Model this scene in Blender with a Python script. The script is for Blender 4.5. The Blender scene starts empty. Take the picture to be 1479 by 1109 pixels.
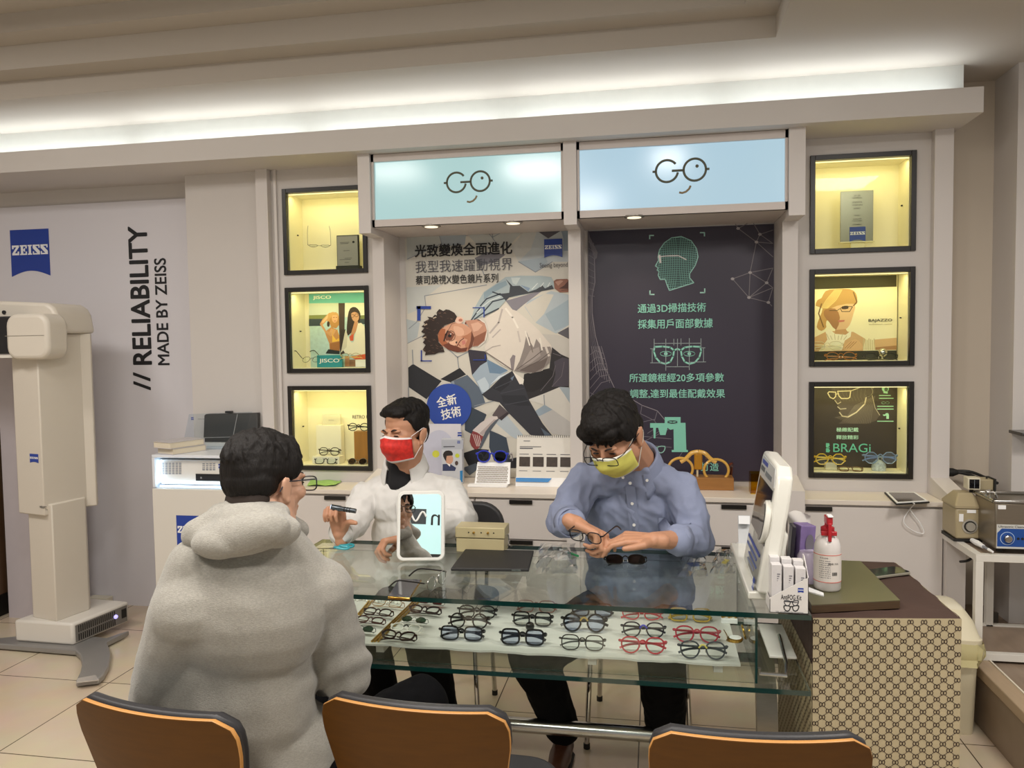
import bpy, bmesh, math, random
from mathutils import Vector, Matrix, Euler
random.seed(7)
SC = bpy.context.scene
COL = SC.collection
R = math.radians

# ------------------------------------------------------------------ camera, world, lights, exposure
IW, IH, FPX = 1479, 1109, 1130.0
YAW, PIT, ROL, CAMZ = R(10.4), R(2.97), R(-0.84), 1.52
_F = Vector((-math.sin(YAW)*math.cos(PIT), math.cos(YAW)*math.cos(PIT), -math.sin(PIT)))
_r = Vector((math.cos(YAW), math.sin(YAW), 0)); _u = _r.cross(_F)
AX = math.cos(ROL)*_r + math.sin(ROL)*_u
AU = -math.sin(ROL)*_r + math.cos(ROL)*_u
EYE = Vector((0, 0, CAMZ))
cd = bpy.data.cameras.new('camera'); cam = bpy.data.objects.new('camera', cd); COL.objects.link(cam)
cd.sensor_width = 36; cd.lens = FPX/IW*36; cd.clip_start = .05
cam.matrix_world = Matrix(((AX.x, AU.x, -_F.x, 0), (AX.y, AU.y, -_F.y, 0), (AX.z, AU.z, -_F.z, CAMZ), (0, 0, 0, 1)))
SC.camera = cam

def P(px, py, Y=None, Z=None, X=None):
    """point of the place seen at photo pixel (px, py) on the plane y=Y, z=Z or x=X"""
    d = (px-IW/2)/FPX*AX - (py-IH/2)/FPX*AU + _F
    if Y is not None: t = Y/d.y
    elif Z is not None: t = (Z-CAMZ)/d.z
    else: t = X/d.x
    return EYE + d*t

def lin(c):
    if isinstance(c, str):
        c = [int(c[i:i+2], 16)/255 for i in (0, 2, 4)]
    return tuple(((x/12.92) if x <= .04045 else ((x+.055)/1.055)**2.4) for x in c)

w = bpy.data.worlds.new('world'); SC.world = w; w.use_nodes = True
w.node_tree.nodes['Background'].inputs[0].default_value = (1.0, .97, .93, 1)
w.node_tree.nodes['Background'].inputs[1].default_value = .44

def area(name, loc, size, power, col=(1, 1, 1), rot=(0, 0, 0), sy=None):
    l = bpy.data.lights.new(name, 'AREA'); l.energy = power; l.color = col; l.size = size
    if sy: l.shape = 'RECTANGLE'; l.size_y = sy
    o = bpy.data.objects.new(name, l); COL.objects.link(o); o.location = loc; o.rotation_euler = rot
    return o
def spot(name, loc, power, col, angle=70, blend=.6, rad=.03, rot=(0, 0, 0)):
    l = bpy.data.lights.new(name, 'SPOT'); l.energy = power; l.color = col; l.spot_size = R(angle); l.spot_blend = blend; l.shadow_soft_size = rad
    o = bpy.data.objects.new(name, l); COL.objects.link(o); o.location = loc; o.rotation_euler = rot
    return o
WARM = (1.0, .95, .89)
for x, y, z, p in ((-3.2, 1.8, 2.93, 26), (-2.1, 1.3, 2.93, 19), (-.95, 1.1, 2.93, 32), (.25, 1.2, 2.93, 32), (1.35, 1.5, 2.69, 40), (-.7, -.5, 2.93, 42)):  # unseen lamps; the outer left and right ones are added to brighten the ends
    area('ceiling_fill_lamp', (x, y, z), .5, p, WARM)
# fluorescent tubes lying in the cove on top of the ledge
for i in range(6):
    area('cove_lamp', (-4.2+i*1.0, 3.715, 2.545), .95, 1.75, (.90, .97, 1.0), (R(180+30), 0, 0), .03)
SC.view_settings.view_transform = 'Standard'
SC.view_settings.look = 'None'
SC.view_settings.exposure = 0.0
SC.view_settings.gamma = 1.0
SC.view_settings.use_curve_mapping = False
SC.cycles.transparent_max_bounces = 32
SC.cycles.max_bounces = 10

# ------------------------------------------------------------------ materials
MATS = {}
def mat(name, col, rough=.5, metal=0., var=.04, scale=18., bump=0., bscale=60., emit=0., ecol=None, spec=.5, coat=0., sheen=0., alpha=1., stretch=None):
    """procedural material: colour with a faint noise variation, optional bump and glow"""
    if name in MATS: return MATS[name]
    m = bpy.data.materials.new(name); m.use_nodes = True; nt = m.node_tree; N = nt.nodes; L = nt.links
    b = N['Principled BSDF']; c = lin(col)
    b.inputs['Roughness'].default_value = rough; b.inputs['Metallic'].default_value = metal
    b.inputs['Specular IOR Level'].default_value = spec
    b.inputs['Coat Weight'].default_value = coat
    b.inputs['Sheen Weight'].default_value = sheen
    b.inputs['Alpha'].default_value = alpha
    tc = N.new('ShaderNodeTexCoord'); src = tc.outputs['Object']
    if stretch:
        mp = N.new('ShaderNodeMapping'); mp.inputs['Scale'].default_value = stretch; L.new(src, mp.inputs[0]); src = mp.outputs[0]
    nz = N.new('ShaderNodeTexNoise'); nz.inputs['Scale'].default_value = scale; nz.inputs['Detail'].default_value = 4
    L.new(src, nz.inputs['Vector'])
    mx = N.new('ShaderNodeMix'); mx.data_type = 'RGBA'
    mx.inputs[6].default_value = tuple(max(0, x*(1-var)) for x in c)+(1,)
    mx.inputs[7].default_value = tuple(min(1, x*(1+var)) for x in c)+(1,)
    L.new(nz.outputs['Fac'], mx.inputs[0]); L.new(mx.outputs[2], b.inputs['Base Color'])
    if bump:
        n2 = N.new('ShaderNodeTexNoise'); n2.inputs['Scale'].default_value = bscale; n2.inputs['Detail'].default_value = 5
        L.new(src, n2.inputs['Vector'])
        bp = N.new('ShaderNodeBump'); bp.inputs['Strength'].default_value = bump; bp.inputs['Distance'].default_value = .004
        L.new(n2.outputs['Fac'], bp.inputs['Height']); L.new(bp.outputs[0], b.inputs['Normal'])
    if emit:
        b.inputs['Emission Color'].default_value = lin(ecol or col)+(1,); b.inputs['Emission Strength'].default_value = emit
    MATS[name] = m
    return m

def glass(name, tint='ffffff', refl=1.0, base=.04, rough=0.0):
    """thin sheet glass: tinted see-through plus Fresnel (Schlick) mirror reflection"""
    if name in MATS: return MATS[name]
    m = bpy.data.materials.new(name); m.use_nodes = True; nt = m.node_tree; N = nt.nodes; L = nt.links
    N.remove(N['Principled BSDF']); out = N['Material Output']
    t = N.new('ShaderNodeBsdfTransparent'); t.inputs[0].default_value = lin(tint)+(1,)
    g = N.new('ShaderNodeBsdfGlossy'); g.inputs['Roughness'].default_value = rough
    ge = N.new('ShaderNodeNewGeometry')
    def mth(op, a, b=None):
        n = N.new('ShaderNodeMath'); n.operation = op
        for i, v in enumerate((a, b)):
            if v is None: continue
            if isinstance(v, (int, float)): n.inputs[i].default_value = v
            else: L.new(v, n.inputs[i])
        return n.outputs[0]
    dt = N.new('ShaderNodeVectorMath'); dt.operation = 'DOT_PRODUCT'
    L.new(ge.outputs['Incoming'], dt.inputs[0]); L.new(ge.outputs['Normal'], dt.inputs[1])
    c = mth('ABSOLUTE', dt.outputs['Value']); f5 = mth('POWER', mth('SUBTRACT', 1.0, c), 5.0)
    fac = mth('MULTIPLY', mth('ADD', base, mth('MULTIPLY', f5, 1-base)), refl)
    mx = N.new('ShaderNodeMixShader'); L.new(fac, mx.inputs[0]); L.new(t.outputs[0], mx.inputs[1]); L.new(g.outputs[0], mx.inputs[2])
    L.new(mx.outputs[0], out.inputs[0]); MATS[name] = m
    return m

def glow(name, col, s):
    if name in MATS: return MATS[name]
    m = mat(name, col, .4, emit=s); return m

# ------------------------------------------------------------------ mesh building
class MB:
    def __init__(s): s.v = []; s.f = []; s.mi = []; s.cur = 0
    def add(s, verts, faces):
        o = len(s.v); s.v += [Vector(v) for v in verts]
        for f in faces: s.f.append([o+i for i in f]); s.mi.append(s.cur)
        return s
    def box(s, x0, x1, y0, y1, z0, z1):
        x0, x1 = sorted((x0, x1)); y0, y1 = sorted((y0, y1)); z0, z1 = sorted((z0, z1))
        return s.add([(x0,y0,z0),(x1,y0,z0),(x1,y1,z0),(x0,y1,z0),(x0,y0,z1),(x1,y0,z1),(x1,y1,z1),(x0,y1,z1)],
                     [(3,2,1,0),(4,5,6,7),(0,1,5,4),(1,2,6,5),(2,3,7,6),(3,0,4,7)])
    def obox(s, c, size, rot=None):
        c = Vector(c); h = Vector(size)/2; rm = rot if rot is not None else Matrix.Identity(3)
        vs = [c + rm @ Vector((sx*h.x, sy*h.y, sz*h.z)) for sz in (-1,1) for sx, sy in ((-1,-1),(1,-1),(1,1),(-1,1))]
        return s.add(vs, [(3,2,1,0),(4,5,6,7),(0,1,5,4),(1,2,6,5),(2,3,7,6),(3,0,4,7)])
    def prism(s, pts, vec):
        """extrude a planar loop of 3-D points along vec"""
        n = len(pts); vec = Vector(vec); a = [Vector(p) for p in pts]
        nrm = Vector((0,0,0))
        for i in range(n): nrm += a[i].cross(a[(i+1) % n])
        if nrm.dot(vec) < 0: a.reverse()
        return s.add(a + [p+vec for p in a], [list(range(n))[::-1], list(range(n, 2*n))] + [(i, (i+1) % n, n+(i+1) % n, n+i) for i in range(n)])
    def poly(s, pts): return s.add(pts, [list(range(len(pts)))])
    def tube(s, path, r, n=8, closed=False, cap=True, flat=None):
        path = [Vector(p) for p in path]; k = len(path)
        if not isinstance(r, (list, tuple)): r = [r]*k
        T = []
        for i in range(k):
            a = path[(i-1) % k] if (closed or i > 0) else path[i]; b = path[(i+1) % k] if (closed or i < k-1) else path[i]
            t = b-a; T.append(t.normalized() if t.length > 1e-9 else Vector((0,0,1)))
        up = Vector((0,0,1)) if abs(T[0].z) < .9 else Vector((1,0,0))
        N = (up - T[0]*up.dot(T[0])).normalized(); vs = []; fs = []
        for i in range(k):
            N = (N - T[i]*N.dot(T[i])); N = N.normalized() if N.length > 1e-6 else Vector((1,0,0)); B = T[i].cross(N)
            for j in range(n):
                a = 2*math.pi*j/n
                fx = flat if flat else (1, 1)
                vs.append(path[i] + (N*math.cos(a)*fx[0] + B*math.sin(a)*fx[1])*r[i])
        for i in range(k if closed else k-1):
            for j in range(n):
                i2 = (i+1) % k; fs.append((i*n+j, i*n+(j+1) % n, i2*n+(j+1) % n, i2*n+j))
        if cap and not closed: fs += [list(range(n))[::-1], [(k-1)*n+j for j in range(n)]]
        return s.add(vs, fs)
    def lathe(s, prof, c=(0,0,0), n=24, rot=None, sx=1, sy=1, a0=0):
        c = Vector(c); vs = []; fs = []; k = len(prof)
        for (r, z) in prof:
            for j in range(n):
                a = 2*math.pi*j/n + a0; v = Vector((r*math.cos(a)*sx, r*math.sin(a)*sy, z)); vs.append(c + (rot @ v if rot is not None else v))
        for i in range(k-1):
            for j in range(n): fs.append((i*n+j, i*n+(j+1) % n, (i+1)*n+(j+1) % n, (i+1)*n+j))
        fs += [list(range(n))[::-1], [(k-1)*n+j for j in range(n)]]
        return s.add(vs, fs)
    def ell(s, c, r, rot=None, nu=16, nv=10):
        c = Vector(c); r = Vector(r) if not isinstance(r, (int, float)) else Vector((r, r, r)); vs = []; fs = []
        def q(v): v = Vector((v[0]*r.x, v[1]*r.y, v[2]*r.z)); return c + (rot @ v if rot is not None else v)
        vs.append(q((0,0,-1)))
        for i in range(1, nv):
            ph = math.pi*i/nv - math.pi/2
            for j in range(nu):
                a = 2*math.pi*j/nu; vs.append(q((math.cos(ph)*math.cos(a), math.cos(ph)*math.sin(a), math.sin(ph))))
        vs.append(q((0,0,1)))
        for j in range(nu): fs.append((0, 1+(j+1) % nu, 1+j))
        for i in range(nv-2):
            for j in range(nu): fs.append((1+i*nu+j, 1+i*nu+(j+1) % nu, 1+(i+1)*nu+(j+1) % nu, 1+(i+1)*nu+j))
        t = 1+(nv-1)*nu
        for j in range(nu): fs.append((t, 1+(nv-2)*nu+j, 1+(nv-2)*nu+(j+1) % nu))
        return s.add(vs, fs)
    def cap(s, a, b, ra, rb, n=12):
        """tapered limb segment with rounded ends"""
        a = Vector(a); b = Vector(b); d = (b-a); L_ = d.length
        if L_ < 1e-6: return s.ell(a, max(ra, rb))
        rot = d.to_track_quat('Z', 'Y').to_matrix(); prof = []
        for i in range(0, 5): t = -math.pi/2 + i*math.pi/8; prof.append((max(1e-4, ra*math.cos(t)), ra*math.sin(t)))
        for i in range(0, 5): t = i*math.pi/8; prof.append((max(1e-4, rb*math.cos(t)), L_+rb*math.sin(t)))
        return s.lathe(prof, a, n, rot)
    def rbox(s, x0, x1, y0, y1, z0, z1, r, seg=3, axis='z'):
        """box with rounded vertical edges (around axis)"""
        def loop(a0, a1, b0, b1):
            pts = []
            for cx, cy, st in ((a1-r, b0+r, -90), (a1-r, b1-r, 0), (a0+r, b1-r, 90), (a0+r, b0+r, 180)):
                for i in range(seg+1):
                    t = R(st+90*i/seg); pts.append((cx+r*math.cos(t), cy+r*math.sin(t)))
            return pts
        if axis == 'z': return s.prism([(a, b, z0) for a, b in loop(x0, x1, y0, y1)], (0,0,z1-z0))
        if axis == 'y': return s.prism([(a, y0, b) for a, b in loop(x0, x1, z0, z1)], (0,y1-y0,0))
        return s.prism([(x0, a, b) for a, b in loop(y0, y1, z0, z1)], (x1-x0,0,0))
    def build(s, name, mats, parent=None, bevel=0, smooth=30, local=False, seg=2, sub=0):
        me = bpy.data.meshes.new(name)
        org = ORG.get(parent.name, Vector((0,0,0))) if (parent is not None and not local) else Vector((0,0,0))
        me.from_pydata([v-org for v in s.v], [], s.f)
        if not isinstance(mats, (list, tuple)): mats = [mats]
        for m in mats: me.materials.append(m)
        if len(mats) > 1: me.polygons.foreach_set('material_index', s.mi)
        me.update()
        if smooth:
            me.polygons.foreach_set('use_smooth', [True]*len(me.polygons)); me.set_sharp_from_angle(angle=R(smooth))
        o = bpy.data.objects.new(name, me); COL.objects.link(o)
        if parent is not None:
            o.parent = parent; ORG[o.name] = org
        if bevel:
            b = o.modifiers.new('bevel', 'BEVEL'); b.width = bevel; b.segments = seg; b.limit_method = 'ANGLE'; b.angle_limit = R(40)
        if sub:
            d = o.modifiers.new('sub', 'SUBSURF'); d.levels = sub; d.render_levels = sub
        return o
    def bake(s, name, mats, parent, voxel, it=6, fac=.5, disp=None):
        """weld overlapping shapes into one continuous skin"""
        me = bpy.data.meshes.new('tmp'); me.from_pydata(s.v, [], s.f); me.update()
        o = bpy.data.objects.new('tmp', me); COL.objects.link(o)
        r = o.modifiers.new('r', 'REMESH'); r.mode = 'VOXEL'; r.voxel_size = voxel; r.use_smooth_shade = True
        if it: m = o.modifiers.new('s', 'SMOOTH'); m.iterations = it; m.factor = fac
        dg = bpy.context.evaluated_depsgraph_get(); dg.update()
        me2 = bpy.data.meshes.new_from_object(o.evaluated_get(dg)); me2.name = name
        bpy.data.objects.remove(o); bpy.data.meshes.remove(me)
        org = ORG.get(parent.name, Vector((0,0,0))) if parent is not None else Vector((0,0,0))
        me2.materials.clear()
        if not isinstance(mats, (list, tuple)): mats = [mats]
        for m in mats: me2.materials.append(m)
        if disp:
            ns = [Vector(n.vector) for n in me2.vertex_normals]
            for v, n in zip(me2.vertices, ns):
                v.co += n*disp(v.co, n)
            me2.update()
        for v in me2.vertices: v.co -= org
        me2.polygons.foreach_set('use_smooth', [True]*len(me2.polygons))
        o = bpy.data.objects.new(name, me2); COL.objects.link(o)
        if parent is not None: o.parent = parent; ORG[o.name] = org
        return o
ORG = {}

def thing(name, label, cat, loc=(0,0,0), rz=0., group=None):
    o = bpy.data.objects.new(name, None); COL.objects.link(o); o.empty_display_size = .05
    o.location = loc; o.rotation_euler = (0, 0, rz); o['label'] = label; o['category'] = cat
    if group: o['group'] = group
    ORG[o.name] = Vector(loc)
    return o
def tag(o, label, cat, group=None, kind=None):
    o['label'] = label; o['category'] = cat
    if group: o['group'] = group
    if kind: o['kind'] = kind
    return o
def solo(mb, name, mats, label, cat, group=None, **k):
    """a thing that is one mesh: its origin goes to the middle of its base"""
    lo = [min(v[i] for v in mb.v) for i in range(3)]; hi = [max(v[i] for v in mb.v) for i in range(3)]
    b = Vector(((lo[0]+hi[0])/2, (lo[1]+hi[1])/2, lo[2])); mb.v = [v-b for v in mb.v]
    o = mb.build(name, mats, None, **k); o.location = b; ORG[o.name] = b
    return tag(o, label, cat, group)
def struct(mb, name, mats, **k):
    o = mb.build(name, mats, None, **k); o['kind'] = 'structure'; return o
def dup(root, loc, rz=None, label=None, rot=None):
    r = root.copy(); COL.objects.link(r); r.location = loc
    if rz is not None: r.rotation_euler = (0, 0, rz)
    if rot is not None: r.rotation_euler = rot
    if label: r['label'] = label
    for ch in list(root.children):
        c = ch.copy(); COL.objects.link(c); c.parent = r
        for g in list(ch.children):
            d = g.copy(); COL.objects.link(d); d.parent = c
    return r

def glyphs(body, ext=.0008, bold=0.):
    c = bpy.data.curves.new('t', 'FONT'); c.body = body; c.extrude = .0; c.resolution_u = 4
    o = bpy.data.objects.new('t', c); COL.objects.link(o)
    dg = bpy.context.evaluated_depsgraph_get(); dg.update()
    me = bpy.data.meshes.new_from_object(o.evaluated_get(dg))
    vs = [v.co.copy() for v in me.vertices]; fs = [list(p.vertices) for p in me.polygons]
    bpy.data.objects.remove(o); bpy.data.curves.remove(c); bpy.data.meshes.remove(me)
    return vs, fs
def text3(body, o, ux, uy, m, parent, w=None, h=None, name='lettering', bold=0., align='c', shear=0., local=False):
    """flat lettering: o = centre (or left/right middle), ux/uy = unit directions of writing; fitted to w x h metres"""
    vs, fs = glyphs(body, bold=bold)
    if not vs: return None
    x0 = min(v.x for v in vs); x1 = max(v.x for v in vs); y0 = min(v.y for v in vs); y1 = max(v.y for v in vs)
    sx = w/(x1-x0) if w else None; sy = h/(y1-y0) if h else None
    sx = sx or sy; sy = sy or sx
    ax = {'c': (x0+x1)/2, 'l': x0, 'r': x1}[align]; cy = (y0+y1)/2
    ux = Vector(ux); uy = Vector(uy); o = Vector(o); n = ux.cross(uy)
    mb = MB(); shifts = [(0, 0)] if bold <= 0 else [(bold*1.6*math.cos(R(a)), bold*1.6*math.sin(R(a))) for a in range(0, 360, 60)]
    for k, (dx, dy) in enumerate(shifts):
        mb.add([o + n*(k*.00003) + ux*((v.x+dx-ax)*sx + shear*(v.y-cy)*sy) + uy*((v.y+dy-cy)*sy) for v in vs], fs)
    return mb.build(name, m, parent, smooth=0, local=local)
def textpx(body, x0, y0, x1, y1, Y, m, parent, bold=0., name='lettering'):
    """lettering on the plane y=Y filling the photo rectangle"""
    a = P(x0, (y0+y1)/2, Y); b = P(x1, (y0+y1)/2, Y); t = P((x0+x1)/2, y0, Y); d = P((x0+x1)/2, y1, Y)
    return text3(body, ((a.x+b.x)/2, Y, (t.z+d.z)/2), (1,0,0), (0,0,1), m, parent, w=b.x-a.x, h=t.z-d.z, bold=bold, name=name)
def spline(pts, n=6, closed=True):
    out = []; k = len(pts); pts = [Vector(p) for p in pts]
    rng = range(k) if closed else range(k-1)
    for i in rng:
        p0 = pts[(i-1) % k] if closed or i > 0 else pts[i]; p1 = pts[i]; p2 = pts[(i+1) % k]; p3 = pts[(i+2) % k] if closed or i < k-2 else pts[(i+1) % k]
        for j in range(n):
            t = j/n
            out.append(.5*((2*p1) + (p2-p0)*t + (2*p0-5*p1+4*p2-p3)*t*t + (3*p1-p0-3*p2+p3)*t**3))
    if not closed: out.append(pts[-1])
    return out
class Art:
    """flat printed picture on the plane y=Y, drawn as layered colour shapes in one mesh"""
    def __init__(s, Y, step=.00005): s.Y = Y; s.k = 0; s.last = None; s.step = step; s.mb = MB(); s.m = []; s.key = {}
    def col(s, c):
        if c not in s.key:
            s.key[c] = len(s.m); s.m.append(mat('print_'+c, c, .55, var=.03, scale=40))
        s.mb.cur = s.key[c]
    def poly(s, c, pts, smooth=0, Z=None):
        s.col(c)
        if smooth: pts = [(v.x, v.y) for v in spline([(a, b, 0) for a, b in pts], smooth)]
        s.k += 1; s.last = None; y = s.Y - s.k*s.step
        q = [P(a, b, s.Y) for a, b in pts]; q = [Vector((v.x, y, v.z)) for v in q]
        ar = sum(q[i].x*q[(i+1) % len(q)].z - q[(i+1) % len(q)].x*q[i].z for i in range(len(q)))
        if ar < 0: q.reverse()
        s.mb.poly(q); return s
    def line(s, c, pts, wd=1.):
        s.col(c)
        if s.last != c: s.k += 1
        s.last = c; y = s.Y - s.k*s.step
        for (a, b) in zip(pts[:-1], pts[1:]):
            d = Vector((b[0]-a[0], b[1]-a[1])); l = d.length
            if l < 1e-6: continue
            n = Vector((-d.y, d.x))/l*wd/2; e = d/l*wd*.25
            q = [P(x, z, s.Y) for x, z in ((a[0]+n.x-e.x, a[1]+n.y-e.y), (b[0]+n.x+e.x, b[1]+n.y+e.y), (b[0]-n.x+e.x, b[1]-n.y+e.y), (a[0]-n.x-e.x, a[1]-n.y-e.y))]
            q = [Vector((v.x, y, v.z)) for v in q]
            ar = sum(q[i].x*q[(i+1) % 4].z - q[(i+1) % 4].x*q[i].z for i in range(4))
            if ar < 0: q.reverse()
            s.mb.poly(q)
        return s
    def disc(s, c, cx, cy, rx, ry=None, n=28): return s.poly(c, [(cx+rx*math.cos(2*math.pi*i/n), cy+(ry or rx)*math.sin(2*math.pi*i/n)) for i in range(n)])
    def ring(s, c, cx, cy, rx, ry, wd, a0=0, a1=360, n=28): return s.line(c, [(cx+rx*math.cos(R(a0+(a1-a0)*i/n)), cy+ry*math.sin(R(a0+(a1-a0)*i/n))) for i in range(n+1)], wd)
    def build(s, name, parent): return s.mb.build(name, s.m, parent, smooth=0)
# slab-serif letters of the blue emblem on a 6 x 7 grid, as bars
SLAB = {'Z': [[(0,7),(6,7),(6,5.6),(2.3,1.4),(4.6,1.4),(4.6,2.6),(6,2.6),(6,0),(0,0),(0,1.3),(3.7,5.6),(1.4,5.6),(1.4,4.4),(0,4.4)]],
 'E': [[(0,7),(6,7),(6,4.6),(4.8,4.6),(4.8,6),(2.8,6),(2.8,4.1),(3.6,4.1),(3.6,4.8),(4.4,4.8),(4.4,2.3),(3.6,2.3),(3.6,3),(2.8,3),(2.8,1),(4.8,1),(4.8,2.4),(6,2.4),(6,0),(0,0),(0,.9),(.8,.9),(.8,6.1),(0,6.1)]],
 'I': [[(0,7),(3.6,7),(3.6,6.1),(2.8,6.1),(2.8,.9),(3.6,.9),(3.6,0),(0,0),(0,.9),(.8,.9),(.8,6.1),(0,6.1)]],
 'S': [[(0,7),(6,7),(6,4.7),(4.9,4.7),(4.9,6),(2.2,6),(6,2.4),(6,0),(0,0),(0,2.3),(1.1,2.3),(1.1,1),(3.8,1),(0,4.6)]]}
def emblem(o, ux, uy, w, h, parent, blue, white, name='emblem', local=False):
    """blue banner with a curved lower edge and white slab letters; o = top-left corner"""
    o = Vector(o); ux = Vector(ux); uy = Vector(uy); n = ux.cross(uy)*.0006; mb = MB(); mb.cur = 0
    pts = [o, o-uy*h]
    for i in range(1, 12):
        t = i/12; pts.append(o + ux*w*t - uy*(h - .12*h*math.sin(math.pi*t)))
    pts += [o+ux*w-uy*h, o+ux*w]
    mb.poly(pts); mb.cur = 1
    wd = {'Z': 6, 'E': 6, 'I': 3.6, 'S': 6}; tot = sum(wd[c] for c in 'ZEISS')+4*.7; sc = w*.92/tot; x = w*.04
    for c in 'ZEISS':
        for lp in SLAB[c]:
            mb.poly([o + n + ux*(x+a*sc) - uy*(h*.33 + (7-b)*h*.21/7) for a, b in reversed(lp)])
        x += (wd[c]+.7)*sc
    return mb.build(name, [blue, white], parent, smooth=0, local=local)
# ------------------------------------------------------------------ the room
WALLC = mat('wall_paint', 'cfc9c4', .6, var=.015, scale=3, bump=.03, bscale=90)
WHITE = mat('white_laminate', 'd6cfca', .42, var=.012, scale=4)
CEIL = mat('ceiling_paint', 'bab2a8', .75, var=.015, scale=2)
LAV = mat('lavender_white_board', 'dad7dc', .5, var=.01, scale=2)
BLACKM = mat('black_metal', '15120f', .4)
YC, YF, YN, YL = 3.93, 3.70, 4.13, 4.10       # case wall, counter front, niche back, left wall
ZL, ZLT, ZC = 2.459, 2.565, 2.70              # ledge underside, ledge top, ceiling
# floor tiles with thin grout lines, 0.6 m grid
fm = bpy.data.materials.new('floor_tile'); fm.use_nodes = True; nt = fm.node_tree; N = nt.nodes; L = nt.links; b = N['Principled BSDF']
tc = N.new('ShaderNodeTexCoord'); mp = N.new('ShaderNodeMapping'); mp.inputs['Location'].default_value = (.068, -.022, 0)
L.new(tc.outputs['Object'], mp.inputs[0])
br = N.new('ShaderNodeTexBrick'); br.offset = 0; br.inputs['Scale'].default_value = 1.0; br.inputs['Mortar Size'].default_value = .0028
br.inputs['Brick Width'].default_value = .598; br.inputs['Row Height'].default_value = .6165; br.inputs['Mortar Smooth'].default_value = .3
br.inputs['Color1'].default_value = lin('cfc0a9')+(1,); br.inputs['Color2'].default_value = lin('c9b9a1')+(1,); br.inputs['Mortar'].default_value = lin('4d4032')+(1,)
L.new(mp.outputs[0], br.inputs['Vector'])
nz = N.new('ShaderNodeTexNoise'); nz.inputs['Scale'].default_value = 5; nz.inputs['Detail'].default_value = 6; L.new(tc.outputs['Object'], nz.inputs[0])
mx = N.new('ShaderNodeMix'); mx.data_type = 'RGBA'; mx.blend_type = 'OVERLAY'; mx.inputs[0].default_value = .16
L.new(br.outputs['Color'], mx.inputs[6]); L.new(nz.outputs['Color'], mx.inputs[7]); L.new(mx.outputs[2], b.inputs['Base Color'])
b.inputs['Roughness'].default_value = .22; b.inputs['Specular IOR Level'].default_value = .35
struct(MB().box(-5.6, 3.2, -3.2, 4.6, -.05, 0), 'floor', fm)
# left wall, its pilaster and the case wall with six openings
struct(MB().box(-5.6, -2.44, YL, YL+.3, 0, ZC+.3), 'wall_left', WALLC)
struct(MB().box(-5.55, -5.5, -3.2, YL, 0, 2.95), 'wall_side', WALLC)
pl0, pl1 = P(272, 400, YC).x, P(372, 400, YC).x
struct(MB().box(pl0, pl1+.02, YC, 4.4, 0, ZC), 'trim_1', WALLC)
cases = {}
def rect(x0, y0, x1, y1, Y):
    a = P(x0, y0, Y); b = P(x1, y1, Y); return a.x, b.x, b.z, a.z
CL = [(409.2, 270.2, 534, 395.6), (414.2, 414, 536, 538.2), (418.9, 557, 538.6, 678.8)]
CR = [(1168.8, 221.5, 1321.3, 364.8), (1168.5, 387.2, 1320.5, 528.6), (1168.6, 551, 1319.7, 690.4)]
xl0 = sum(P(c[0], (c[1]+c[3])/2, YC).x for c in CL)/3; xl1 = P(537, 600, YC).x
xr0 = sum(P(c[0], (c[1]+c[3])/2, YC).x for c in CR)/3; xr1 = sum(P(c[2], (c[1]+c[3])/2, YC).x for c in CR)/3
def zrow(c): m = (c[0]+c[2])/2; return P(m, c[3], YC).z, P(m, c[1], YC).z
ROWS_L = [zrow(c) for c in CL]; ROWS_R = [zrow(c) for c in CR]
COLX = [(-1.436, -1.374), (-.42, -.359), (.591, .661)]; PILX = (1.252, 1.331)
def casewall(name, x0, x1, cx0, cx1, rows):
    m = MB(); i = .022
    m.box(x0, cx0+i, YC, 4.4, 0, ZC); m.box(cx1-i, x1, YC, 4.4, 0, ZC)
    zs = [0]
    for (a, b_) in sorted(rows): zs += [a+i, b_-i]
    zs.append(ZC)
    for k in range(0, len(zs), 2): m.box(cx0+i, cx1-i, YC, 4.4, zs[k], zs[k+1])
    struct(m, name, WALLC)
casewall('wall_back', pl1+.02, COLX[0][0]+.01, xl0, xl1, ROWS_L)
casewall('wall_right', COLX[2][1]-.01, PILX[0], xr0, xr1, ROWS_R)
struct(MB().box(COLX[0][0], COLX[2][1], YN, 4.4, 0, ZC), 'wall_niche', WALLC)
# columns: lower shaft, projecting cap beside the light boxes, foot beside the counter
for i, (a, b_) in enumerate(COLX):
    m = MB(); yz = [(YN+.02, 0), (YN+.02, ZL), (3.70, ZL), (3.70, 2.073), (3.88, 2.073), (3.88, .875), (3.675, .835), (3.675, 0)]
    m.prism([(a, y, z) for y, z in yz], (b_-a, 0, 0)); struct(m, 'trim_%d' % (i+2), WHITE)
m = MB(); yz = [(4.3, 0), (4.3, ZL), (3.885, ZL), (3.885, .872), (3.675, .835), (3.675, 0)]
m.prism([(PILX[0], y, z) for y, z in yz], (PILX[1]-PILX[0], 0, 0)); struct(m, 'trim_5', WHITE)
px0, px1 = P(373, 400, 3.885).x, P(389.5, 400, 3.885).x
struct(MB().box(px0, px1, 3.885, 4.2, 0, ZL), 'trim_6', WHITE)
struct(MB().box(px1+.02, px1+.035, 3.915, 4.0, 0, ZL), 'trim_7', WHITE)
# ledge trough with the cove riser behind it
m = MB(); x1 = 1.358
m.box(-5.6, x1, 3.635, 3.652, ZL, ZLT); m.box(-5.6, x1, 3.652, 4.5, ZL, ZL+.016); m.box(x1-.015, x1, 3.652, 3.80, ZL+.016, ZLT)
struct(m, 'trim_8', WALLC, smooth=0)
struct(MB().box(-5.6, 1.325, 3.765, 4.3, ZL+.016, ZC), 'trim_9', mat('cove_white', 'dcdcd6', .6))
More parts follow.
